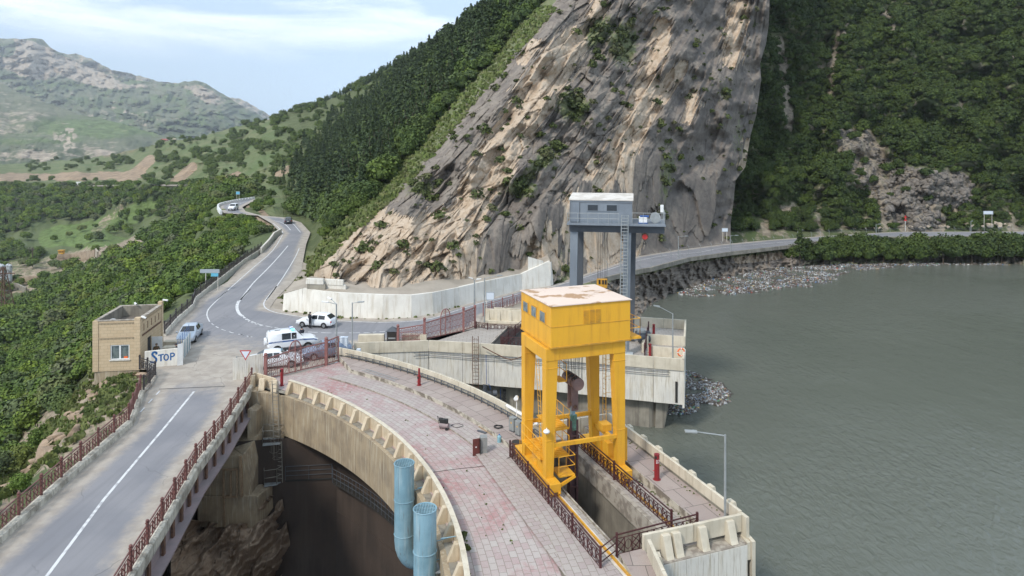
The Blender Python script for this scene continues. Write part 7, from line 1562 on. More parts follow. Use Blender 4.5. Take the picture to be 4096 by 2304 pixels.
for z in(2.72,4.0):
    mb=MB(); bbox(mb,.42,W_-.4,-.05,.0,z,z+.08)
    for i in range(10): bbox(mb,.5+i*.28,.64+i*.28,-.045,.0,z-.07,z)
    mb.build('brick_band',M['brick'],bg_)
    mb=MB(); bbox(mb,-.05,.0,.45,Dp-.4,z,z+.07)
    for i in range(15): bbox(mb,-.045,.0,.55+i*.33,.70+i*.33,z-.08,z)
    mb.build('brick_band',M['rust'] if z<3 else M['brick'],bg_)
for i in range(5):
    mb=MB(); bbox(mb,-.03,.0,.95+i*.95,1.02+i*.95,3.05,3.65); mb.build('red_brick_strip',M['rust'],bg_)
mb=MB(); bbox(mb,-.05,.30,.3,Dp-.3,4.2,4.27); bbox(mb,.4,W_-.3,-.03,.27,4.2,4.26); bbox(mb,W_-.27,W_+.03,.3,Dp,4.2,4.26); bbox(mb,.3,W_-.27,Dp-.25,Dp+.03,4.2,4.26); mb.build('coping',M['kerb'],bg_)
mb=MB(); bbox(mb,.22,W_-.22,.22,Dp-.22,3.2,3.28); mb.build('flat_roof',M['blockwork'],bg_); mb=MB(); bbox(mb,.221,.30,.22,Dp-.22,3.28,4.18); bbox(mb,W_-.30,W_-.221,.22,Dp-.22,3.28,4.18); bbox(mb,.3,W_-.3,Dp-.3,Dp-.221,3.28,4.18); mb.build('inner_parapet',M['concrete'],bg_)
mb=MB(); bbox(mb,.82,2.35,.12,.16,.85,2.12); mb.build('window_glass',M['paneglass'],bg_)
wf_=MB()
for a0,a1,z0,z1 in((.82,2.35,.85,.93),(.82,2.35,2.04,2.12),(.82,.90,.93,2.04),(2.27,2.35,.93,2.04),(1.52,1.66,.93,2.04)): bbox(wf_,a0,a1,.04,.12,z0,z1)
wn=wf_.build('window_frame',M['white'],bg_); mb=MB(); bbox(mb,.74,2.43,-.08,.04,.78,.85); mb.build('window_sill',M['panel'],bg_)
mb=MB(); bbox(mb,.95,1.35,.17,.20,.95,2.0); mb.build('curtain',M['cream'],bg_); mb=MB(); bbox(mb,1.0,1.3,.10,.115,.93,1.1); mb.build('orange_box_inside',M['orange'],bg_)
mb=MB(); bbox(mb,.06,.18,1.9,2.9,-.1,2.15); mb.build('doorway',M['darkgap'],bg_); mb=MB(); bbox(mb,-.9,.0,2.95,3.0,-.05,1.95); mb.build('open_door',M['white'],bg_)
for z0,z1,e in((-1.6,-.1,-.05),(-3.1,-1.62,.03),(-4.4,-3.12,.10),(-8,-4.42,.35)):
    mb=MB(); bbox(mb,-e,W_+e,-e,Dp,z0,z1); mb.build('concrete_base',M['fascia'],bg_,bevel=.03)
def cam_(p,d,label,host=None):
    p=V(p);d=V(d).normalized();t=thing('security_camera',label,'security camera',tuple(p),group='security cameras on the guard building'); mb=MB(); mb.bar(p+V((0,0,.18)),p+d*.5+V((0,0,.12)),.13,.13); mb.build('housing',M['white'],t,bevel=.02); mb=MB(); mb.bar(p-d*.15,p+d*.12+V((0,0,.1)),.04); mb.build('bracket',M['white'],t); mb=MB(); q=p+d*.5+V((0,0,.12)); mb.tube(q,q+d*.01,.045,10); mb.build('lens',M['glass'],t)
cam_(bq(-.05,Dp-.1,4.5),(1,-.1,0),'white camera on the back right corner of the brick building'); cam_(bq(-.05,.3,4.25),(1,-.3,-.1),'white camera on the front right corner of the brick building'); cam_(bq(2.4,Dp-.2,4.3),(.8,-.8,0),'white camera on the rear parapet of the brick building'); 
t=thing('satellite_dish','small white satellite dish on the flat roof of the brick building','satellite dish',tuple(bq(2.6,1.,3.3))); c=bq(2.5,.9,3.85); mb=MB(); ax=V((.75,-.6,.25)).normalized(); mb.tube(c,c+ax*.03,.36,18); mb.build('dish',M['white'],t); mb=MB(); mb.tube(c,bq(2.5,.9,3.28),.03,6); mb.tube(c-V((0,0,.3)),c+ax*.35,.012,5); mb.build('mast',M['lampgrey'],t)
# word wall
ww_=thing('word_wall','white low wall with the word STOP painted in blue','wall',(-30.5,61.9,0)); A=V((-31.75,61.45,0));B=V((-29.25,62.2,0)); d=(B-A).normalized(); n_=V((d.y,-d.x,0)); L=(B-A).length
mb=MB(); mb.hexa([A,B,B-n_*.2,A-n_*.2],[A+V((0,0,1.42)),B+V((0,0,1.50)),B-n_*.2+V((0,0,1.50)),A-n_*.2+V((0,0,1.42))]); mb.build('wall_panel',M['whitewall'],ww_,bevel=.02)
def stroke(pts,w=.075):
    mb=MB()
    def P(x,z): return A+d*x+n_*.006+V((0,0,z))
    pts=[(x,z) for x,z in pts]
    for i in range(len(pts)-1):
        (x0,z0),(x1,z1)=pts[i],pts[i+1]; l=math.hypot(x1-x0,z1-z0); ux,uz=(x1-x0)/l*.02,(z1-z0)/l*.02; px,pz=-(z1-z0)/l*w/2,(x1-x0)/l*w/2
        mb.quad(P(x0-ux+px,z0-uz+pz),P(x1+ux+px,z1+uz+pz),P(x1+ux-px,z1+uz-pz),P(x0-ux-px,z0-uz-pz))
    return mb
S1=[(.92,1.12),(.94,1.27),(.80,1.33),(.66,1.29),(.60,1.15),(.65,1.02),(.78,.90),(.90,.76),(.93,.62),(.86,.48),(.72,.42),(.58,.46),(.46,.52)]
mb=stroke(S1,.165); mb2=stroke([(1.08,1.02),(1.50,1.07)],.11); mb3=stroke([(1.29,1.04),(1.29,.50)],.12); mb4=stroke([(1.70+.17*math.sin(R(a)),.79+.25*math.cos(R(a))) for a in range(0,361,24)],.11); mb5=stroke([(2.06,.52),(2.06,1.10),(2.24,1.11),(2.34,1.03),(2.34,.90),(2.24,.82),(2.08,.80)],.11)
for k,x in enumerate((mb,mb2,mb3,mb4,mb5)): x.build('painted_letter',M['stopblue'],ww_,recalc=False)
sf=thing('striped_fence','corrugated white and blue striped metal fence beside the painted word wall','fence',(-29.5,63,0)); P_a=V((-29.15,62.3,0));P_b=V((-30.5,67.4,0)); mb=MB();mc=MB();N_=26
for i in range(N_):
    a=P_a.lerp(P_b,i/N_);b=P_a.lerp(P_b,(i+1)/N_);o_=V((.05,0,0)) if i%2 else V((0,0,0)); (mc if i%3==2 else mb).hexa([a+o_,b+o_,b+o_-V((.02,0,0)),a+o_-V((.02,0,0))],[a+o_+V((0,0,1.55)),b+o_+V((0,0,1.55)),b+o_-V((.02,0,-1.55)),a+o_-V((.02,0,-1.55))])
mb.build('white_sheet',M['white'],sf); mc.build('blue_sheet',M['bluegrey'],sf)
mb=MB()
for i in range(6): a=P_a.lerp(P_b,i/5)-V((.08,0,0)); mb.tube(a,a+V((-.05,0,2.3)),.02,5)
for z in(1.7,2.0,2.25): mb.tube(P_a+V((-.1,0,z)),P_b+V((-.1,0,z)),.008,4)
mb.build('blue_post',M['blue'],sf)
t=thing('white_sheet','tall white plastic sheet standing at the right end of the word wall','sheet',(-29.0,62.4,0)); mb=MB(); mb.hexa([V((-29.25,62.1,0)),V((-28.85,62.35,0)),V((-28.87,62.4,0)),V((-29.27,62.15,0))],[V((-29.2,62.1,1.85)),V((-28.85,62.35,1.9)),V((-28.87,62.4,1.9)),V((-29.22,62.15,1.85))]); mb.build('sheet_panel',M['white'],t)
for k,(x,y,w_,d_,h,rz) in enumerate(((-31.5,66.4,2.0,.7,1.0,.05),(-31.0,65.0,1.7,.8,.9,.2))):
    t=thing('concrete_block','%s pale concrete block behind the striped fence'%('far' if k==0 else 'near'),'concrete block',(x,y,0)); mb=MB(); mb.box((x,y,h/2),(w_,d_,h),rz,.95); mb.build('block',M['cream'],t,bevel=.04)
t=thing('wall_basket','rusty wire basket of earth and weeds hanging on the building corner by the black railing','basket',(-31.9,60.9,-.4)); mb=MB(); c=V((-31.6,60.7,-.25)); 
for k in range(4): mb.path([c+V((.75*math.cos(R(a))*(1-.2*k),.4*math.sin(R(a))*(1-.2*k),-.16*k)) for a in range(0,360,30)],.03,5,True)
mb.build('wire_ring',M['rust'],t); mb=MB(); mb.ball(c+V((0,0,-.15)),.6,8,(1,.55,.5)); mb.build('earth',M['tanbank'],t)
# give way sign, road signs
t=thing('give_way_sign','triangular give way sign with red border at the bridge end','road sign',(-21.6,57.6,0)); c=V((-21.55,57.5,2.42)); mb=MB(); tr=lambda r,y:[V((c.x+r*math.cos(R(a)),y,c.z+r*math.sin(R(a)))) for a in(150,30,270)]; mb.add(tr(.54,57.49)+tr(.54,57.52),[(0,1,2),(5,4,3),(0,1,4,3),(1,2,5,4),(2,0,3,5)]); mb.build('red_border',M['red'],t); mb=MB(); mb.add(tr(.40,57.484),[(0,1,2)]); mb.build('white_field',M['signwhite'],t)
mb=MB(); mb.tube((-21.55,57.55,-.2),(-21.55,57.55,2.1),.035,8); mb.build('post',M['panel'],t)
def board(c,w_,h,z0,posts,label,face='signwhite',rz=0,group=None,sub=None,back='signback'):
    c=V(c);t=thing('road_sign',label,'road sign',tuple(c)); dx=V((math.cos(rz),math.sin(rz),0)); ny=V((-dx.y,dx.x,0))
    mb=MB()
    for p in posts: mb.tube(c+dx*p,c+dx*p+V((0,0,z0+h)),.045,6)
    mb.build('post',M['panel'],t); mb=MB(); mb.box(c-ny*.06+V((0,0,z0+h/2)),(w_,.04,h),rz); mb.build('board',M[back],t); mb=MB(); mb.box(c-ny*.085+V((0,0,z0+h/2)),(w_*.88,.01,h*.8),rz); mb.build('face',M[face],t)
    if sub: a,b_,zz=sub; mb=MB(); mb.box(c-ny*.09+dx*a+V((0,0,zz)),(b_,.03,.42),rz); mb.build('lower_board',M['signblue'],t)
    return t
p=D(819,1165,93.); p.z=0; p1=D(840,1165,93.5); board((p1.x,93.5,-.4),2.55,.5,2.75,(-.55,1.05),'grey backed road sign on two posts with small blue board beside the bend railing','signback',sub=(.65,.95,2.52))
p=G(952,803); board(p,1.3,1.0,2.1,(-.4,.4),'blue grey road sign on two posts at the outer bend of the far road','signblue')
p=G(1961,1244); board(p,.95,.95,1.25,(-.42,.42),'pale blue board on grey posts beside the road behind the red gate','signwhite')
p=G(*S('Z4',(515,500))[0]); board((p.x,p.y,0),1.2,.75,1.9,(-.4,.4),'white board on a post at the cliff corner of the reservoir road')
p=G(*S('Z4',(2328,412))[0]); board((p.x,p.y,0),2.3,.8,3.0,(-.9,.9),'white road board on posts at the far right of the reservoir road')
t=thing('striped_marker','white post with red and white triangular signs below the rockfall','road sign',tuple(G(*S('Z4',(1758,388))[0]))); g=G(*S('Z4',(1758,388))[0]); mb=MB(); mb.tube(g,g+V((0,0,3.6)),.05,6); mb.build('post',M['white'],t)
for z in(3.5,2.8): mb=MB(); mb.add([g+V((x,-.08,zz)) for x,zz in((-.4,z-.3),(.4,z-.3),(0,z+.4))],[(0,1,2)]); mb.build('warning_triangle',M['red'],t)
# ------------------------------------------------------------------ CLUTTER ON THE CREST
def g3(s,p,z=0.): return GS(s,p,z=z)[0]
c=g3('R3',(645,655)); t=thing('guard_booth','small black guard booth with pyramid roof beside the long red gate','booth',tuple(c)); mb=MB(); mb.box(c+V((0,.4,.55)),(.95,.8,1.1)); mb.build('cabin',M['blackrail'],t); mb=MB(); q=c+V((0,.4,1.1)); mb.add([q+V((x,y,0)) for x,y in((-.6,-.5),(.6,-.5),(.6,.5),(-.6,.5))]+[q+V((0,0,.42))],[(0,1,4),(1,2,4),(2,3,4),(3,0,4),(3,2,1,0)]); mb.build('roof',M['darkgrey'],t); mb=MB(); mb.box(c+V((0,-.01,.45)),(.7,.02,.12)); mb.build('shelf',M['lampgrey'],t); mb=MB(); mb.box(c+V((0,-.005,.75)),(.75,.02,.4)); mb.build('opening',M['darkgap'],t)
c=V((-15.35,65.0,0)); t=thing('electrical_cabinet','light grey electrical cabinet on a stand beside the gate end','cabinet',tuple(c)); mb=MB(); mb.box(c+V((0,0,1.25)),(.66,.35,.9)); mb.box(c+V((0,0,1.72)),(.72,.42,.04)); mb.build('housing',M['signwhite'],t,bevel=.02); mb=MB(); mb.box(c+V((0,0,.4)),(.2,.2,.8)); mb.build('stand',M['lampgrey'],t); mb=MB(); mb.box(c+V((0,-.18,1.25)),(.58,.012,.8)); mb.build('door',M['signwhite'],t)
c=V((-13.75,63.8,.42)); t=thing('junction_box','small white junction box on the start of the curved parapet','cabinet',tuple(c)); mb=MB(); mb.box(c+V((0,0,.35)),(.36,.28,.46)); mb.build('housing',M['signwhite'],t,bevel=.02); mb=MB(); mb.tube(c,c+V((0,0,.15)),.04,6); mb.build('stand',M['lampgrey'],t)
LBL=['leftmost','second','third','rightmost']
for k,(x,y) in enumerate(((2052,1724),(2076,1740),(2099,1755),(2122,1770))):
    c=G(x,y,.42); t=thing('switch_box','%s of the four grey switch boxes by the upstream parapet left of the yellow crane'%LBL[k],'switch box',tuple(c),group='grey switch boxes'); rz=R(-47); mb=MB(); mb.box(c+V((0,0,.5)),(.46,.34,.86),rz); mb.build('housing',M['greybox'],t,bevel=.02); mb=MB(); mb.box(c+V((0,0,.04)),(.4,.3,.08),rz); mb.build('foot',M['darkgrey'],t)
    mb=MB(); q=c+V((-.0,0,.55)); nx=V((math.cos(rz),math.sin(rz),0));ny=V((nx.y,-nx.x,0)); q=q+ny*.175; mb.add([q+nx*-.07,q+nx*.07,q+V((0,0,.13))],[(0,1,2)]); mb.build('warning_mark',M['yellow'],t)
mb=MB(); q=[ab(14.6,1.9,.98),ab(13.6,2.6,.98)]; a=cU+V((43.1*math.cos(R(33.5)),43.1*math.sin(R(33.5)),1.2)); mb.tube(a,ab(13.3,2.5,1.05),.09,8); o=mb.build('white_pipe',M['white']); tag(o,'white pipe lying on the parapet above the grey switch boxes','pipe')
c=V((.30,44.25,0)); t=thing('rusty_barrel','rusty open barrel beside the left back foot of the yellow crane','barrel',tuple(c)); mb=MB(); mb.tube(c,c+V((0,0,.88)),.32,18); mb.build('body',M['rust'],t,smooth=True); mb=MB(); mb.tube(c+V((0,0,.881)),c+V((0,0,.885)),.285,18); mb.build('dark_inside',M['darkgap'],t); mb=MB(); mb.path([c+V((.32*math.cos(R(a)),.32*math.sin(R(a)),.88)) for a in range(0,360,20)],.018,5,True);mb.path([c+V((.325*math.cos(R(a)),.325*math.sin(R(a)),.45)) for a in range(0,360,20)],.014,5,True); mb.build('rim',M['rust'],t)
c=g3('S4',(716,483),.12); t=thing('water_bottle','large blue plastic water bottle standing on the low step','bottle',tuple(c)); mb=MB(); mb.tube(c,c+V((0,0,.36)),.135,14); mb.tube(c+V((0,0,.36)),c+V((0,0,.46)),.135,14,.05); mb.build('bottle',M['cloudyplastic'],t,smooth=True); mb=MB(); mb.tube(c+V((0,0,.46)),c+V((0,0,.52)),.045,10); mb.build('cap',M['blue'],t)
c=g3('S4',(602,575)); t=thing('open_cabinet','grey metal cabinet with its rusty red door swung open on the paving','cabinet',tuple(c)); hx=MB(); hx.box(c+V((0,.2,.55)),(.42,.5,1.08),R(8)); hx.build('carcass',M['greybox'],t,bevel=.01); mb=MB(); mb.box(c+V((-.22,-.03,.55)),(.012,.46,1.0),R(8)); mb.build('dark_opening',M['darkgap'],t); mb=MB(); p=c+V((-.24,-.06,0));q=p+V((-.42,-.18,0)); mb.hexa([q,p,p+V((.01,.03,0)),q+V((.01,.03,0))],[v+V((0,0,1.06)) for v in(q,p,p+V((.01,.03,0)),q+V((.01,.03,0)))]); mb.build('door',M['rustred'] if 'rustred' in M else M['maroon'],t); mb=MB(); m=(p+q)/2; mb.box(m+V((0,-.02,.55)),(.09,.02,.06),R(20)); mb.build('label_plate',M['white'],t)
c=g3('S4',(318,392)); t=thing('air_compressor','small black air compressor with a pinkish tank on the paving','compressor',tuple(c)); mb=MB(); mb.tube(c+V((-.30,.15,.26)),c+V((.30,-.05,.26)),.18,14); mb.build('tank',M['pinksteel'],t,smooth=True); mb=MB(); mb.box(c+V((-.1,.1,.56)),(.42,.28,.26),R(-18)); mb.tube(c+V((-.35,.18,.62)),c+V((-.12,.1,.62)),.13,10); mb.box(c+V((.18,.0,.56)),(.2,.24,.3)); mb.build('motor',M['black'],t,bevel=.03)
mb=MB()
for s in(-.2,.2): mb.tube(c+V((.18,-.05+s,.1)),c+V((.18,.0+s,.1)),.1,12)
mb.tube(c+V((-.28,.13,0)),c+V((-.28,.13,.15)),.03,6); mb.build('wheel',M['tyre'],t); mb=MB(); mb.path([c+V((-.38,.25,.3)),c+V((-.5,.3,.8)),c+V((-.42,.1,.85)),c+V((-.3,.05,.5))],.016,5); mb.build('handle',M['black'],t)
def coil(name,lab,cs,r,n,seed,z=0,m_='black',th=.014):
    rs=random.Random(seed); mb=MB(); c=V(cs); pts=[]
    for i in range(n*14): a=i/14*6.283; rr=r*(.65+.35*rs.random()) if i%5==0 else r*(.8+.12*math.sin(i*.7)); pts.append(c+V((rr*1.15*math.cos(a),rr*math.sin(a),z+.02+.012*(i/14)+.02*rs.random())))
    mb.path(pts,th,5); o=mb.build(name,M[m_]); return tag(o,lab,'hose')
coil('hose_coil','big tangle of black hose beside the compressor',g3('S4',(415,378)),.42,9,1); coil('hose_coil','black and grey hose coil right of the big hose tangle',g3('S4',(475,395)),.32,7,2,m_='darkgrey'); coil('hose_coil','small black cable coil on the raised walkway near the switch boxes',g3('S4',(708,378),.42),.3,5,3,.0)
mb=MB(); P=[g3('S4',p) for p in((237,703),(300,695),(380,683),(480,672),(560,664),(640,650),(700,632),(735,615),(742,603),(760,600),(764,610),(745,613))]+[g3('S4',p,.12) for p in((780,600),(830,580))]; mb.path([q+V((0,0,.02)) for q in smooth(P,3)],.018,5); tag(mb.build('ground_cable',M['black']),'long dark cable lying across the paving in front of the crane','cable')
mb=MB(); P=[g3('S3',p) for p in((490,470),(540,510),(600,545),(640,565),(650,575),(640,585),(605,580))]; mb.path([q+V((0,0,.03)) for q in smooth(P,3)],.03,5); tag(mb.build('ground_cable',M['black']),'dark hose lying on the grey tiles beside the right crane foot','cable')
for k,(p,q,w_,lb) in enumerate(((g3('S4',(572,373),.12),g3('S4',(672,436),.12),.16,'long brown plank lying on the low step'),(g3('S4',(560,402),.12),g3('S4',(622,422),.12),.20,'short dark plank lying beside the long plank'))):
    mb=MB(); mb.bar(p+V((0,0,.03)),q+V((0,0,.03)),w_,.04); tag(mb.build('plank',M['wood'] if k==0 else M['darkgrey'],bevel=.005),lb,'plank')
for k,(p,q) in enumerate((((232,1449-640),(0,0)),)): pass
a,b=g3('R3',(372,917),.43),g3('R3',(695,1020),.43); o=ladder(a+V((0,0,.04)),b+V((0,0,.04)),V((.55,.8,0)),.42,.33,m_='lampgrey',name='lying_ladder'); tag(o,'thin metal ladder lying on the curved upstream walkway','ladder')
t=thing('caged_ladder','rusty caged ladder on the white side wall of the pier','ladder',tuple(V((-3.3,65.4,-3)))); b=D(*S('R3',(1485,1090))[0],65.4);tp=D(*S('R3',(1482,640))[0],65.35); ladder(V((-3.35,65.35,-3.3)),V((-3.35,65.35,1.7)),(1,-.2,0),.55,.32,cage=V((0,-.7,0)),par=t,m_='rust',name='rungs',r=.03)
mb=MB(); mb.path([D(*q,64.9-.2*i) for i,q in enumerate(S('R3',(1520,690),(1620,745),(1730,800),(1800,820),(1860,805),(1910,785)))],.05,6); tag(mb.build('hanging_hose',M['rust']),'brown hose sagging along the white side wall right of the caged ladder','hose')
mb=MB(); mb.path([D(*q,65.2) for q in S('R3',(1556,770),(1560,1050),(1590,1060),(1600,1110))],.025,5); mb.path([D(*q,66.) for q in S('R3',(1695,1090),(1700,1270))],.04,5); tag(mb.build('down_pipe',M['blue']),'thin blue pipe running down the white side wall','pipe')
t=thing('pump','dirty pump unit on the lower pier wall below the caged ladder','pump',tuple(D(*S('R3',(1600,1150))[0],65.6))); c=D(*S('R3',(1610,1140))[0],65.5); mb=MB(); mb.tube(c+V((.1,0,0)),c+V((.5,0,0)),.28,14); mb.box(c+V((-.2,0,-.1)),(.4,.4,.5)); mb.tube(c+V((-.6,.1,.8)),c+V((-.6,.1,-1.2)),.22,10); mb.build('pump_body',M['darkgrey'],t)
mb=MB(); c=D(*S('R3',(1730,1180))[0],65.8); mb.box(c,(.3,.1,1.5)); 
for i in range(6): mb.box(c+V((.08,-.06,-.6+i*.25)),(.2,.04,.1))
tag(mb.build('water_gauge',M['black']),'black toothed water level gauge on the pier wall','gauge')
# caged ladder and platforms at the dam end above the gorge
t=thing('access_ladder','pale caged ladder and platforms descending into the gorge beside the dam','ladder',(-18.3,55.7,-5))
ladder(V((-18.0,54.5,-6.)),V((-18.2,54.6,1.2)),(1,-.2,0),.5,.3,cage=V((-.1,-.75,0)),par=t,m_='concrete',name='rungs',r=.035)
def pf(z,pts,rail=1.0):
    mb=MB(); P=[V((x,y,z)) for x,y in pts]; mb.add(P+[p-V((0,0,.08)) for p in P],[(0,1,2,3),(7,6,5,4)]+[(i,(i+1)%4,4+(i+1)%4,4+i) for i in range(4)]); mb.build('platform',M['lampgrey'],t); crail(P+[P[0]],rail,par=t,m_='concrete')
def at5(x,y,d): q=D(*S('R5',(x,y))[0],d); return (q.x,q.y)
pf(-3.35,[at5(255,0,53.7),at5(375,0,54.0),at5(400,0,55),at5(260,0,55)],1.05)
pf(-6.4,[at5(265,0,53.6),at5(350,0,53.9),at5(430,0,55.),at5(265,0,55)],1.15)
ladder(V((-17.7,54.2,-6.4)),V((-17.8,54.3,-3.3)),(1,-.2,0),.45,.3,cage=V((-.1,-.7,0)),par=t,m_='concrete',name='rungs',r=.03)
mb=MB(); mb.bar(V((*at5(350,0,55),-7.3)),V((*at5(425,0,56.2),-6.5)),.12); mb.bar(V((*at5(260,0,54.7),-5.)),V((*at5(375,0,55),-3.5)),.1); mb.build('brace',M['lampgrey'],t)
gy=thing('gallery_railing','grey steel gallery railing running under the concrete crest into the dark recess','railing',(-13,56,-6.5)); mb=MB(); P=[V((-17.3,54.3,-6.3)),V((-13.9,54.9,-6.4))]+arc(cD,37.7,49.5,28,14,-6.5)
for z in(.35,.7,1.05): mb.path([q+V((0,0,z)) for q in P],.022,4)
for q in P: mb.tube(q,q+V((0,0,1.05)),.025,4)
for p,q in zip(P,P[1:]): mb.tube(p.lerp(q,.5),p.lerp(q,.5)+V((0,0,1.05)),.02,4)
mb.build('rails',M['darkgrey'],gy); mb=MB(); mb.sweep(P,[(.0,.0),(-.7,0),(-.7,-.12),(.0,-.12)]) ; mb.build('walkway',M['darkgap'],gy)
# blue pipes
def bpipe(c,r,zt,zb,label,elbow=True):
    c=V(c);t=thing('blue_pipe',label,'pipe',(c.x,c.y,zb),group='big blue pipes on the dam'); out=(cD-c); out.z=0; out.normalize(); inn=-out
    mb=MB();n=26;pts=[c+V((0,0,zt))]
    if elbow:
        pts.append(c+V((0,0,zb)));
        for a in range(15,91,15): pts.append(c+V((0,0,zb))+inn*(r*1.3*(1-math.cos(R(a))))-V((0,0,r*2.2*math.sin(R(a)))))
    else: pts.append(c+V((0,0,zb)))
    rings=[]
    for i,p in enumerate(pts):
        a=0 if i<2 or not elbow else R(15*(i-1)); tz=V((0,0,-1))*math.cos(a)+inn*math.sin(a); s1=tz.cross(out.cross(tz)).normalized(); s2=tz.cross(s1).normalized()
        rings.append([p+s1*(r*math.cos(6.28318*k/n))+s2*(r*math.sin(6.28318*k/n)) for k in range(n)])
    inner=[[p+(c+V((0,0,p.z-c.z))-p)*.05 for p in rings[0]],[V((p.x,p.y,p.z-2.5))+(c-V((p.x,p.y,0)))*.05*V((1,1,0)).length*0 for p in rings[0]]]
    inner[1]=[V((c.x+(p.x-c.x)*.94,c.y+(p.y-c.y)*.94,p.z-2.5)) for p in rings[0]]; inner[0]=[V((c.x+(p.x-c.x)*.94,c.y+(p.y-c.y)*.94,p.z)) for p in rings[0]]
    allr=[inner[1],inner[0]]+rings; vs=[q for r_ in allr for q in r_]; m=len(allr); mb.add(vs,[(i*n+k,i*n+(k+1)%n,(i+1)*n+(k+1)%n,(i+1)*n+k) for i in range(m-1) for k in range(n)]); mb.build('pipe_shell',M['bluegrey'],t,smooth=True)
    mb=MB()
    for k in range(-4,5):
        x=k*r/4.3;h=math.sqrt(max(0,r*r*.97-x*x)); mb.tube(c+V((x,-h,zt-.01)),c+V((x,h,zt-.01)),.013,4); mb.tube(c+V((-h,x,zt-.01)),c+V((h,x,zt-.01)),.013,4)
    mb.build('top_grate',M['bluegrey'],t); mb=MB(); mb.tube(c+V((0,0,zt-.7)),c+V((0,0,zt-.75)),r*.93,20); mb.build('dark_inside',M['darkgap'],t)
    for z in (zt-.0,zt-2.,zt-3.9):
        mb=MB(); q=[c+V((r*1.01*math.cos(R(a)),r*1.01*math.sin(R(a)),z)) for a in range(0,360,15)]; mb.path(q,.028,5,True); mb.build('ring_band',M['bluegrey'],t)
    mb=MB()
    for z in(zt-1.5,zt-2.4,zt-2.8):
        mb.tube(c+inn*r*.9+V((.25,0,z)),c+inn*(r+.75)+V((.2,0,z)),.03,5); mb.tube(c+inn*r*.9+V((-.2,.1,z-.25)),c+inn*(r+.75)+V((.1,0,z)),.02,5)
    mb.build('bracket',M['bluegrey'],t)
bpipe((-6.0,39.6,0),.55,1.65,-2.6,'farther blue pipe with a round grate, ending in an elbow against the dam')
bpipe((-4.16,34.0,0),.55,2.0,-3.6,'nearer blue pipe with a rusty grate at the bottom edge of the view')
t=thing('small_platform','small rusty bracket platform beside the nearer blue pipe','platform',(-3.3,33.5,-1)); mb=MB(); c=D(*S('S4',(275,1390))[0],34.2); mb.box(c,(1.5,.8,.05),.1); mb.build('plate',M['lampgrey'],t); mb=MB(); mb.bar(c+V((-.5,0,0)),c+V((.5,.3,-.7)),.06); mb.build('brace',M['lampgrey'],t)
for k,(x,y,lb) in enumerate(((430,1180,'small dry plant in a pot crack by the parapet, upper'),(462,1262,'small dry plant by the parapet, lower'))):
    c=g3('S4',(x,y)); v,f,l=TU[k]; o=npmesh('dry_plant',v*.5+np.array(c),f,M['scrubleaf'],attrs={'leaf':l}); tag(o,lb,'plant')
rs=np.random.RandomState(77); P=[]
for i in range(70): P.append(tuple(cD+V((39.15*math.cos(R(rs.uniform(-5,56))),0,0)))) if 0 else None
P=[]
for i in range(50): a=R(rs.uniform(0,57)); r_=rs.choice([39.2,39.2,37.2,38.1,36.9])+rs.normal()*.12; P.append((cD.x+r_*math.cos(a),cD.y+r_*math.sin(a),.02))
for i in range(50): q=ab(rs.uniform(-.2,13),5.83+rs.normal()*.05,.0); P.append(tuple(q))
for i in range(26): q=ab(rs.uniform(-.2,13),7.4+rs.normal()*.1,.44); P.append(tuple(q))
stuff('paving_weeds',TU,np.array(P),.04+.08*rs.rand(len(P)),5,M['grass'],'small weeds growing in the joints of the paving and kerbs','weeds')
P=[tuple(WALLB[i].lerp(WALLB[i+1],t)+V((rs.normal()*.2,-.35+rs.normal()*.12,0))) for i in(1,2,3,4,5,6,7) for t in rs.rand(5)]
stuff('wall_foot_weeds',TU,np.array(P),.12+.4*rs.rand(len(P))**2,6,M['grass'],'grass tufts along the foot of the white retaining wall','weeds')
# winch machinery on the pier
t=thing('winch','dark grey winch machine on the far pier beside the grey crane leg','winch',tuple(G(2590,1330)+V((-1.2,0,0)))); c=D(2572,1322,69.5); c.z=.0; mb=MB(); mb.box(c+V((0,0,.75)),(1.4,.9,.5)); mb.tube(c+V((-.6,-.5,.5)),c+V((.6,-.5,.5)),.35,12); mb.build('machine',M['darkgrey'],t,bevel=.05); mb=MB(); mb.box(c+V((-.2,0,1.12)),(.8,.7,.3)); mb.build('cover',M['lampgrey'],t,bevel=.05)
t=thing('motor_housing','grey rounded motor housing behind the white side wall','motor',tuple(pq(.8,4.9))); c=pq(1.,5.0,.55); mb=MB(); mb.tube(c-Q2*-.6,c-Q2*.6,.42,14); mb.build('housing',M['lampgrey'],t,smooth=True); mb=MB(); mb.box(c+V((.3,-.4,.0)),(.5,.1,.4)); mb.build('vent',M['black'],t)
for x,y,h in ((2300,0,0),): pass
# yard extras: pale block with hollow, small wall by the cabinet
for (x0,y0,x1,y1,h,lb) in ((320,655,570,650,.75,'weathered block with hollow behind the start of the pier wall'),(745,640,980,640,.65,'low cream block wall with bays in front of the long red gate')):
    p,q=g3('R3',(x0,y0)),g3('R3',(x1,y1)); t=thing('concrete_block',lb,'concrete block',tuple(p)); mb=MB(); mb.hexa([p,q,q+V((0,.5,0)),p+V((0,.5,0))],[v+V((0,0,h)) for v in(p,q,q+V((0,.5,0)),p+V((0,.5,0)))]); mb.build('block',M['cream'],t,bevel=.04)
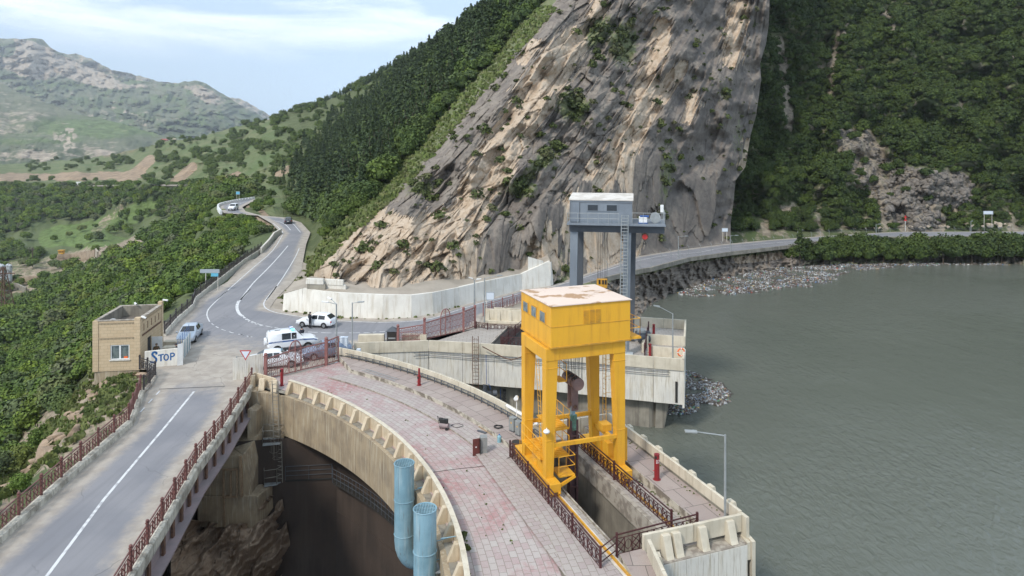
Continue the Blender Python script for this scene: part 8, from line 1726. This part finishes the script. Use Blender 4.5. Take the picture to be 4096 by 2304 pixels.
# ------------------------------------------------------------------ THE VALLEY
def vg(u,v): 
    i=np.argmin((VA.u-u)**2+(VA.v-v)**2); return V(VA.W.reshape(-1,3)[i])
def um(d): return d/FU  # metres per pixel of the wide photo view
sl=thing('silo_group','cluster of weathered grey silos on legs in the valley ruins','silos',tuple(vg(12,722)))
b=vg(12,722);k=um(b.y)
for i,(u) in enumerate((-14,-4,6,15,25)):
    p=V(((u-1288)*k,b.y+(i%2)*1.5,b.z)); t0=MB(); t0.tube(p+V((0,0,16*k)),p+V((0,0,54*k)),5.2*k,14); t0.tube(p+V((0,0,54*k)),p+V((0,0,58*k)),5.2*k,14,.3*k); t0.tube(p+V((0,0,16*k)),p+V((0,0,9*k)),5.*k,12,1.5*k); s__=t0.build('silo',M['silo'],sl,smooth=True); mb=MB()
    for a in(45,135,225,315): mb.bar(p+V((4*k*math.cos(R(a)),4*k*math.sin(R(a)),0)),p+V((4.5*k*math.cos(R(a)),4.5*k*math.sin(R(a)),18*k)),.9*k)
    mb.build('legs',M['silo'],s__)
def vwall(name,lab,pts,h,m_='ruin',cat='wall',th=1.2):
    P=[vg(u,v) for u,v in pts];P=[V(((u-1288)*um(P[0].y+(i*.0)),P[0].y+dy,P[0].z-0)) for i,((u,v),dy) in enumerate(zip(pts,[q.y-P[0].y for q in P]))]; P=[V(q) for q in [tuple(vg(u,v)) for u,v in pts]]
    mb=MB()
    for p,q in zip(P,P[1:]): mb.hexa([p-V((0,0,2)),q-V((0,0,2)),q+V((0,th,-2)),p+V((0,th,-2))],[p+V((0,0,h)),q+V((0,0,h*.96)),q+V((0,th,h*.96)),p+V((0,th,h))])
    return tag(mb.build(name,M[m_],bevel=.05),lab,cat)
vwall('ruined_wall','long beige ruined wall beside the silos in the valley',[(30,712),(60,712),(98,708)],3.6); vwall('ruined_wall','low grey ramp wall below the beige ruined wall',[(30,722),(64,735)],2.6,'concrete')
vwall('ruined_wall','crumbling beige wall behind the yellow cabin in the valley',[(146,662),(180,660),(215,655),(238,652)],5.5); vwall('ruined_wall','tall pale end wall right of the valley ruins',[(240,668),(244,676)],9,'plaster')
q=vg(152,660);kq=um(q.y); t=thing('ruin_block','ruined concrete block under the yellow cabin in the valley','ruin',tuple(q)); mb=MB(); mb.box(q+V((0,0,8*kq)),(12*kq,8*kq,20*kq)); mb.box(q+V((8*kq,0,4*kq)),(10*kq,6*kq,3*kq)); mb.box(q+V((4*kq,-2,12*kq)),(18*kq,3*kq,1.2*kq)); mb.build('ruin',M['ruin'],t,bevel=.1)
t=thing('yellow_cabin','small yellow cabin with dark windows perched above the valley ruins','cabin',tuple(q+V((5*kq,0,18*kq)))); c=q+V((5.5*kq,-1,25*kq)); mb=MB(); mb.box(c,(12*kq,8*kq,8.5*kq)); mb.build('cabin',M['orangeyellow'],t,bevel=.05); mb=MB(); mb.box(c+V((0,0,4.8*kq)),(14*kq,10*kq,1.2*kq)); mb.build('roof',M['orangeyellow'],t); mb=MB()
for x in(-3.5,.5,4.2): mb.box(c+V((x*kq,-4.1*kq,1*kq)),(2.6*kq,.3*kq,3*kq))
mb.build('window',M['glass'],t); mb=MB(); mb.box(c-V((0,0,6*kq)),(3*kq,3*kq,5*kq)); mb.build('stem',M['rust'],t)
q=vg(212,684);kq=um(q.y); t=thing('old_truck','derelict orange truck half hidden by trees in the valley','truck',tuple(q)); mb=MB(); mb.box(q+V((0,0,4*kq)),(15*kq,7*kq,4.5*kq)); mb.box(q+V((-4*kq,0,7*kq)),(7*kq,6.5*kq,3*kq),0,.85); mb.build('body',M['orangetruck'] if 'orangetruck' in M else M['pinkorange'],t,bevel=.15)
for x in(-4.5,4.5): mb=MB(); mb.tube(q+V((x*kq,-3.7*kq,1.6*kq)),q+V((x*kq,-2.9*kq,1.6*kq)),1.6*kq,10); mb.build('wheel',M['tyre'],t)
mb=MB(); mb.box(q+V((-4*kq,-3.3*kq,7*kq)),(4*kq,.3*kq,1.6*kq)); mb.build('window',M['glass'],t)
def house(u,v,w_,h,lab,roof,wall='plaster',d_=None,P=None):
    q=P or vg(u,v); k=um(q.y); t=thing('house',lab,'house',tuple(q)); W=w_*k;H_=h*k;Dd=(d_ or w_*.6)*k; mb=MB(); mb.box(q+V((0,Dd/2,H_/2)),(W,Dd,H_)); mb.build('wall',M[wall],t); z=H_; o=.08*W
    mb=MB(); p=[q+V((x,y,z)) for x,y in((-W/2-o,-o),(W/2+o,-o),(W/2+o,Dd+o),(-W/2-o,Dd+o))]+[q+V((-W*.28,Dd/2,z+H_*.75)),q+V((W*.28,Dd/2,z+H_*.75))]; mb.add(p,[(0,1,5,4),(1,2,5),(2,3,4,5),(3,0,4),(3,2,1,0)]); mb.build('roof',M[roof],t)
    for x in(-.28,.05,.32): mb=MB(); mb.box(q+V((x*W,-.03,H_*.5)),(W*.12,.1,H_*.35)); mb.build('window',M['glass'],t)
    return t
house(0,0,17,4.5,'low house with a red roof on the grassy hill crest','roofred',P=V(mspt(412,353))+V((0,-3,0)))
house(0,0,9,4,'pale roofless house right of the red roofed house on the hill crest','plaster',P=V(mspt(440,354))+V((0,-3,0)))
house(324,584,18,3,'dark roofed shed among the valley trees','shed'); house(34,570,15,3.5,'pale shed with red patches at the meadow edge','roofred',wall='plaster'); house(66,568,10,3,'small brown roofed shed beside the pale shed at the meadow edge','wood')
# lattice pylon at the left edge
q=vg(4,775); q=V(((8-1288)*um(300.),300.,CAMZ-(790-358.5)*um(300.))); t=thing('pylon','rusty lattice pylon standing at the left edge of the valley','pylon',tuple(q)); mb=MB(); H_=20.;
cs=[(-1,-1),(1,-1),(1,1),(-1,1)]
def py(i,z): r=2.7*(1-z/H_)+.5; return q+V((cs[i][0]*r,cs[i][1]*r,z))
for i in range(4):
    mb.bar(py(i,0),py(i,H_),.26)
    for k in range(8): z0,z1=H_*k/8,H_*(k+1)/8; j=(i+1)%4; mb.bar(py(i,z0),py(j,z1),.13);mb.bar(py(j,z0),py(i,z1),.13)
mb.bar(q+V((-5,0,H_*.86)),q+V((5,0,H_*.86)),.4); mb.build('lattice',M['rust'],t)
for (u,v,h,lb) in ((83,672,11,'wooden pole left of the valley ruins'),(285,690,7,'thin wooden pole behind the orange truck')):
    q=vg(u,v); mb=MB(); mb.tube(q,q+V((0,0,h)),.3,6); mb.bar(q+V((-1.2,0,h*.92)),q+V((1.2,0,h*.92)),.2); tag(mb.build('utility_pole',M['trunk']),lb,'pole')
# rubble in the valley
P,u,v=VA.pick(420,lambda u,v:np.maximum(sst(1,.5,pdist(u,v,[(160,664),(215,668),(190,676)])/16.),.8*sst(1.,.5,pdist(u,v,[(245,640),(300,632),(345,612)])/20.)),'px'); rs=np.random.RandomState(9)
vv,ff,l,tt=merge(RK1,P,.8+2.2*rs.rand(len(P))**2,rs); tag(npmesh('rubble',vv,ff,M['paleboulder']),'pale rubble scattered between the valley ruins','rubble',kind='stuff')
# ------------------------------------------------------------------ HAZE (air between near and far)
hm=bpy.data.materials.new('pale_haze'); hm.use_nodes=True; t=hm.node_tree; t.nodes.clear(); o_=t.nodes.new('ShaderNodeOutputMaterial'); pv=t.nodes.new('ShaderNodeVolumePrincipled'); pv.inputs['Density'].default_value=.000105; pv.inputs['Color'].default_value=(.90,.95,1,1); pv.inputs['Anisotropy'].default_value=.2; t.links.new(pv.outputs[0],o_.inputs['Volume'])
mb=MB(); mb.box((0,2000,280),(9000,5400,730)); o=mb.build('haze',hm); o['kind']='stuff'; o['label']='pale blue haze in the air before the far mountains'; o['category']='haze'
